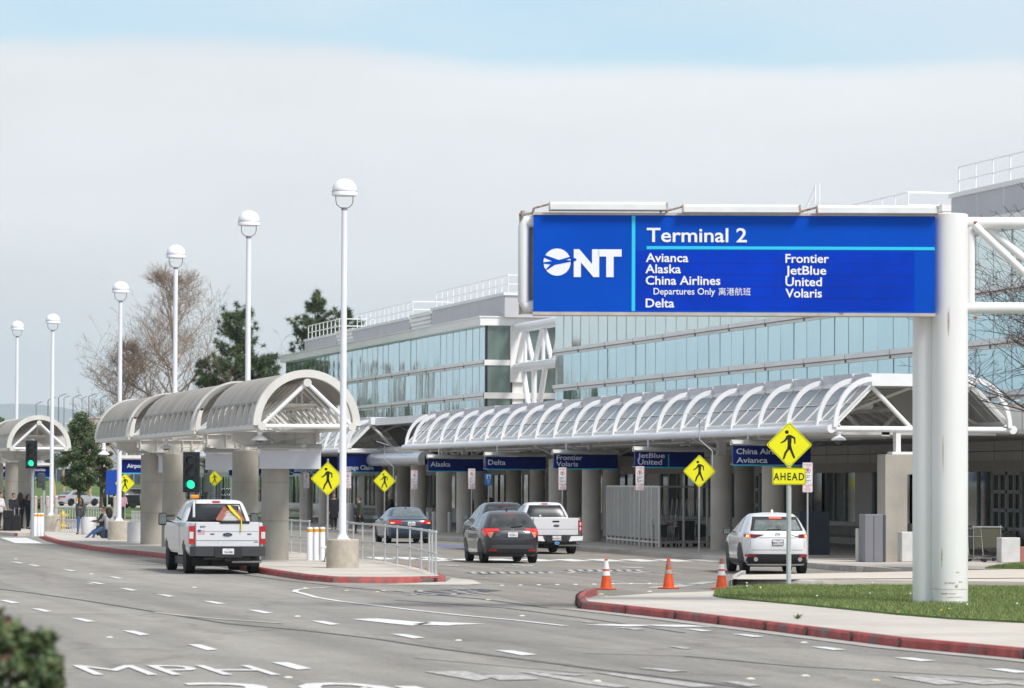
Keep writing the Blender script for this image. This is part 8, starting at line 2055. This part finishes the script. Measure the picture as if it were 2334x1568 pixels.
for x, s_, ln, lab in ((128,22,1.6,'pale leaning palm-like trunk left of the dark green tree'),(148,21,.5,'thin brown trunk behind the white sedan roof'),(207,22,.2,'straight pale trunk right of the white sedan'),(38,24,.4,'pale trunk behind the far shelter column')):
    p = atS(x, s_, .6); t = thing('bare_tree', lab, 'tree', p, 0, 'pale trunks on the grass bank'); rg = random.Random(x); M().tube([(0,0,-.5),(-.1*ln,0,1.5),(-.25*ln,0,3.4)], [.22,.17,.13], 8).build('trunk', mat('bark_pale', (.42,.28,.18), .9, var=.3, vs=3), t, smooth=True)
    leaves(t, [(Vector((rg.gauss(0,.6)-.2*ln, rg.gauss(0,.4), rg.uniform(3.4,4.6))), .7, .7) for _ in range(6)], 2400, .10, x)
p = atS(162, 22.5, .5); t = thing('bare_tree', 'forked pale branch leaning right of the dark green tree trunk', 'tree', p, 0); M().tube([(0,0,-.3),(.5,0,1.0),(1.1,0,2.0),(1.9,0,2.7)], [.13,.11,.08,.05], 7).add(M().tube([(.6,0,1.2),(.5,0,2.0),(.9,0,2.8)], [.08,.06,.04], 6).v, M().tube([(.6,0,1.2),(.5,0,2.0),(.9,0,2.8)], [.08,.06,.04], 6).f).build('trunk', MATS['bark_pale'], t, smooth=True)
# foreground bush
p = atS(28, 9000/19.5); bp_ = p.copy(); t = thing('bush', 'out of focus green bush with reddish tips in the bottom left corner', 'bush', (p.x, p.y, 0), 0)
S_ = 9000/19.5; zt = H-(1392-1100)/S_; rg = random.Random(77); cl = []
c0 = Vector((0,0,zt-.30))
for i in range(70):
    d = Vector((rg.gauss(0,1),rg.gauss(0,1),rg.gauss(0,.9))).normalized(); q = c0+Vector((-.05,0,.02))+Vector((d.x*.27,d.y*.27,d.z*.24)); cl.append((q, rg.uniform(.045,.075), 1))
for i in range(30): cl.append((Vector((rg.uniform(-.28,.22), rg.uniform(-.2,.2), rg.uniform(zt-.9,zt-.35))), rg.uniform(.07,.10), 1))
leaves(t, cl, 12000, .029, 78, wts=(.50,.16,.30,.04))
a = M()
for i in range(24): q = cl[i*2][0]; a.tube([(0,0,0), (q.x*.4,q.y*.4,q.z*.6), q], [.012,.008,.004], 4, False)
a.build('stems', bark2, t)
# bare shrub tree on the right behind the sign pillar
p = atS(2490, 84, .15); h = 8.4
tt = bare_tree('bare dark twiggy tree reaching in from the right edge behind the sign pillar', p, h, 44, spread=.75, nb=(6,6,4), maxl=4, tr=.10, trunk=.5, limbs=8, pods=False, minr=.006)
for c in tt.children: c.data.materials[0] = mat('twig_dark', (.075,.05,.045), .9)
# ---- far left background: wall fence on the bank, pale buildings, light poles
a = M(); q0, q1 = atS(-200, 19, 2.7), atS(420, 19.5, 2.7); f_ = thing('fence', 'long blue grey screen fence along the top of the grass bank', 'fence', (q0.x,q0.y,2.4), 0)
d = (q1-q0); M().add([q0+Vector((0,0,-.6)), q1+Vector((0,0,-.6)), q1+Vector((0,0,1.25)), q0+Vector((0,0,1.25)), q0+Vector((0,.1,-.6)), q1+Vector((0,.1,-.6)), q1+Vector((0,.1,1.25)), q0+Vector((0,.1,1.25))], [(0,1,2,3),(4,7,6,5),(3,2,6,7)]).build('screen', mat('screen_blue', (.10,.12,.16), .8, var=.15, vs=.3), f_, world=True)
a = M()
for k in range(40): q = q0.lerp(q1, k/39); a.tube([q+Vector((0,-.05,-.6)), q+Vector((0,-.05,1.35))], .05, 5)
a.build('posts', galv, f_, world=True)
cream = mat('far_cream', (.56,.50,.44), .8, var=.08, vs=.05); cream2 = mat('far_pale', (.52,.53,.53), .8)
def farb(x0, x1, y0, s, m_, lab, d=14, win=0):
    q = atS(x0, s); r_ = atS(x1, s); z = H+(1100-y0)/s; t = thing('far_building', lab, 'building', (q.x,q.y,0), math.atan2(r_.y-q.y, r_.x-q.x)); W_ = (r_-q).length; M().box(0,0,0,W_,d,z).build('wall', m_, t); M().box(-.2,-.2,z,W_+.2,d,z+.35).build('roof_edge', trimwhite, t)
    for k in range(win): M().box(W_*(k+.2)/win,-.05,z-3.2,W_*(k+.7)/win,0,z-1.6).build('window', dglass, t)
    return t
farb(180,246,953,9.5,cream,'pale cream parking structure behind the dark green tree',win=0)
farb(151,176,967,9,cream2,'low grey white building left of the dark green tree top'); farb(160,180,957,8.6,white,'small white roof unit beside the cream structure'); farb(175,236,1036,12,cream,'lower cream wall seen through the dark green tree')
farb(10,50,1078,14,cream2,'pale low building behind the far shelter column')
farb(420,620,1060,11,cream2,'pale low building behind the near shelter columns',win=6)
lpm = mat('far_pole', (.10,.10,.11), .6)
for x, yt, yb, lab in ((146,895,960,'first'),(190,886,965,'second'),(232,878,965,'third'),(290.5,860,960,'fourth'),(330.5,858,960,'fifth'),(399-0,0,0,'')):
    if not yt: continue
for x, yt, s_, lab in ((83,920,7,'far street light farthest left, left of the fifth lamp post'),(110,911,9,'small far street light just left of the fifth lamp post'),(134,903,9,'far street light just right of the fifth lamp post'),(147-.5,906,6.6,'small far street light behind the first taller ones'),(167,905,9,'far street light above the grey white building'),(187.5,907,6.6,'small far street light over the white roof unit'),(203,902,9,'far street light above the cream structure') ,(229.5,906,8,'far street light left of the shelter vault end')):
    p = atS(x, s_); z = H+(1100-yt)/s_; t = thing('street_light', lab, 'street light', p, FC, 'far street lights on the parking deck'); M().tube([(0,0,0),(0,0,z-.3),(.3,0,z),(1.6,0,z+.5)], [.13,.11,.09,.09], 6).build('pole', lpm, t); M().cb((1.7,0,z+.5),(.9,.3,.12)).build('lamp', lpm, t)
p = atS(667, 22); z = H+(1103-812)/22 - 2.6; t = thing('street_light', 'street light head poking above the pines right of the second lamp post', 'street light', p, FC); M().tube([(0,0,0),(0,0,z+1.7),(.5,0,z+2.2),(1.4,0,z+2.5)], [.1,.08,.07,.06], 6).build('pole', galv, t); M().cb((1.6,0,z+2.5),(.7,.25,.1)).build('lamp', lpm, t)
# row of trees out of frame to the left of the road: only their reflections show in the mirrored glass
for i, (X_, Y_) in enumerate(((-6,470),(-14,520),(2,560),(-10,600),(-22,640),(0,680),(-16,730),(-30,600),(4,760),(-8,820))):
    if i % 2: dup(BT, (X_,Y_,0), i*1.3, 'bare plane tree mirrored as brown twigs in the far terminal glass', 'trees mirrored in the glass', scale=(1,1,.95))
    else: dup(LT, (X_,Y_,0), i*1.3, 'leafy green tree mirrored as a dark clump in the terminal glass', 'trees mirrored in the glass', scale=(2.2,2.2,1.9))
#
bd_p = atx(2112, 736, XP+.25) if 0 else None

# ---- haze: one box of even air round everything
hz = M().box(-14000,-420,-3.2,14000,21500,700); hm_ = bpy.data.materials.new('air'); hm_.use_nodes = True; t_ = hm_.node_tree
for n_ in list(t_.nodes):
    if n_.type == 'BSDF_PRINCIPLED': t_.nodes.remove(n_)
v_ = t_.nodes.new('ShaderNodeVolumePrincipled'); v_.inputs['Density'].default_value = HAZE; v_.inputs['Color'].default_value = (.72,.84,.95,1); v_.inputs['Anisotropy'].default_value = .2
t_.links.new(v_.outputs[0], [n_ for n_ in t_.nodes if n_.type == 'OUTPUT_MATERIAL'][0].inputs['Volume'])
ho_ = hz.build('haze', hm_); ho_['kind'] = 'stuff'; ho_['label'] = 'thin pale air haze over the whole place'
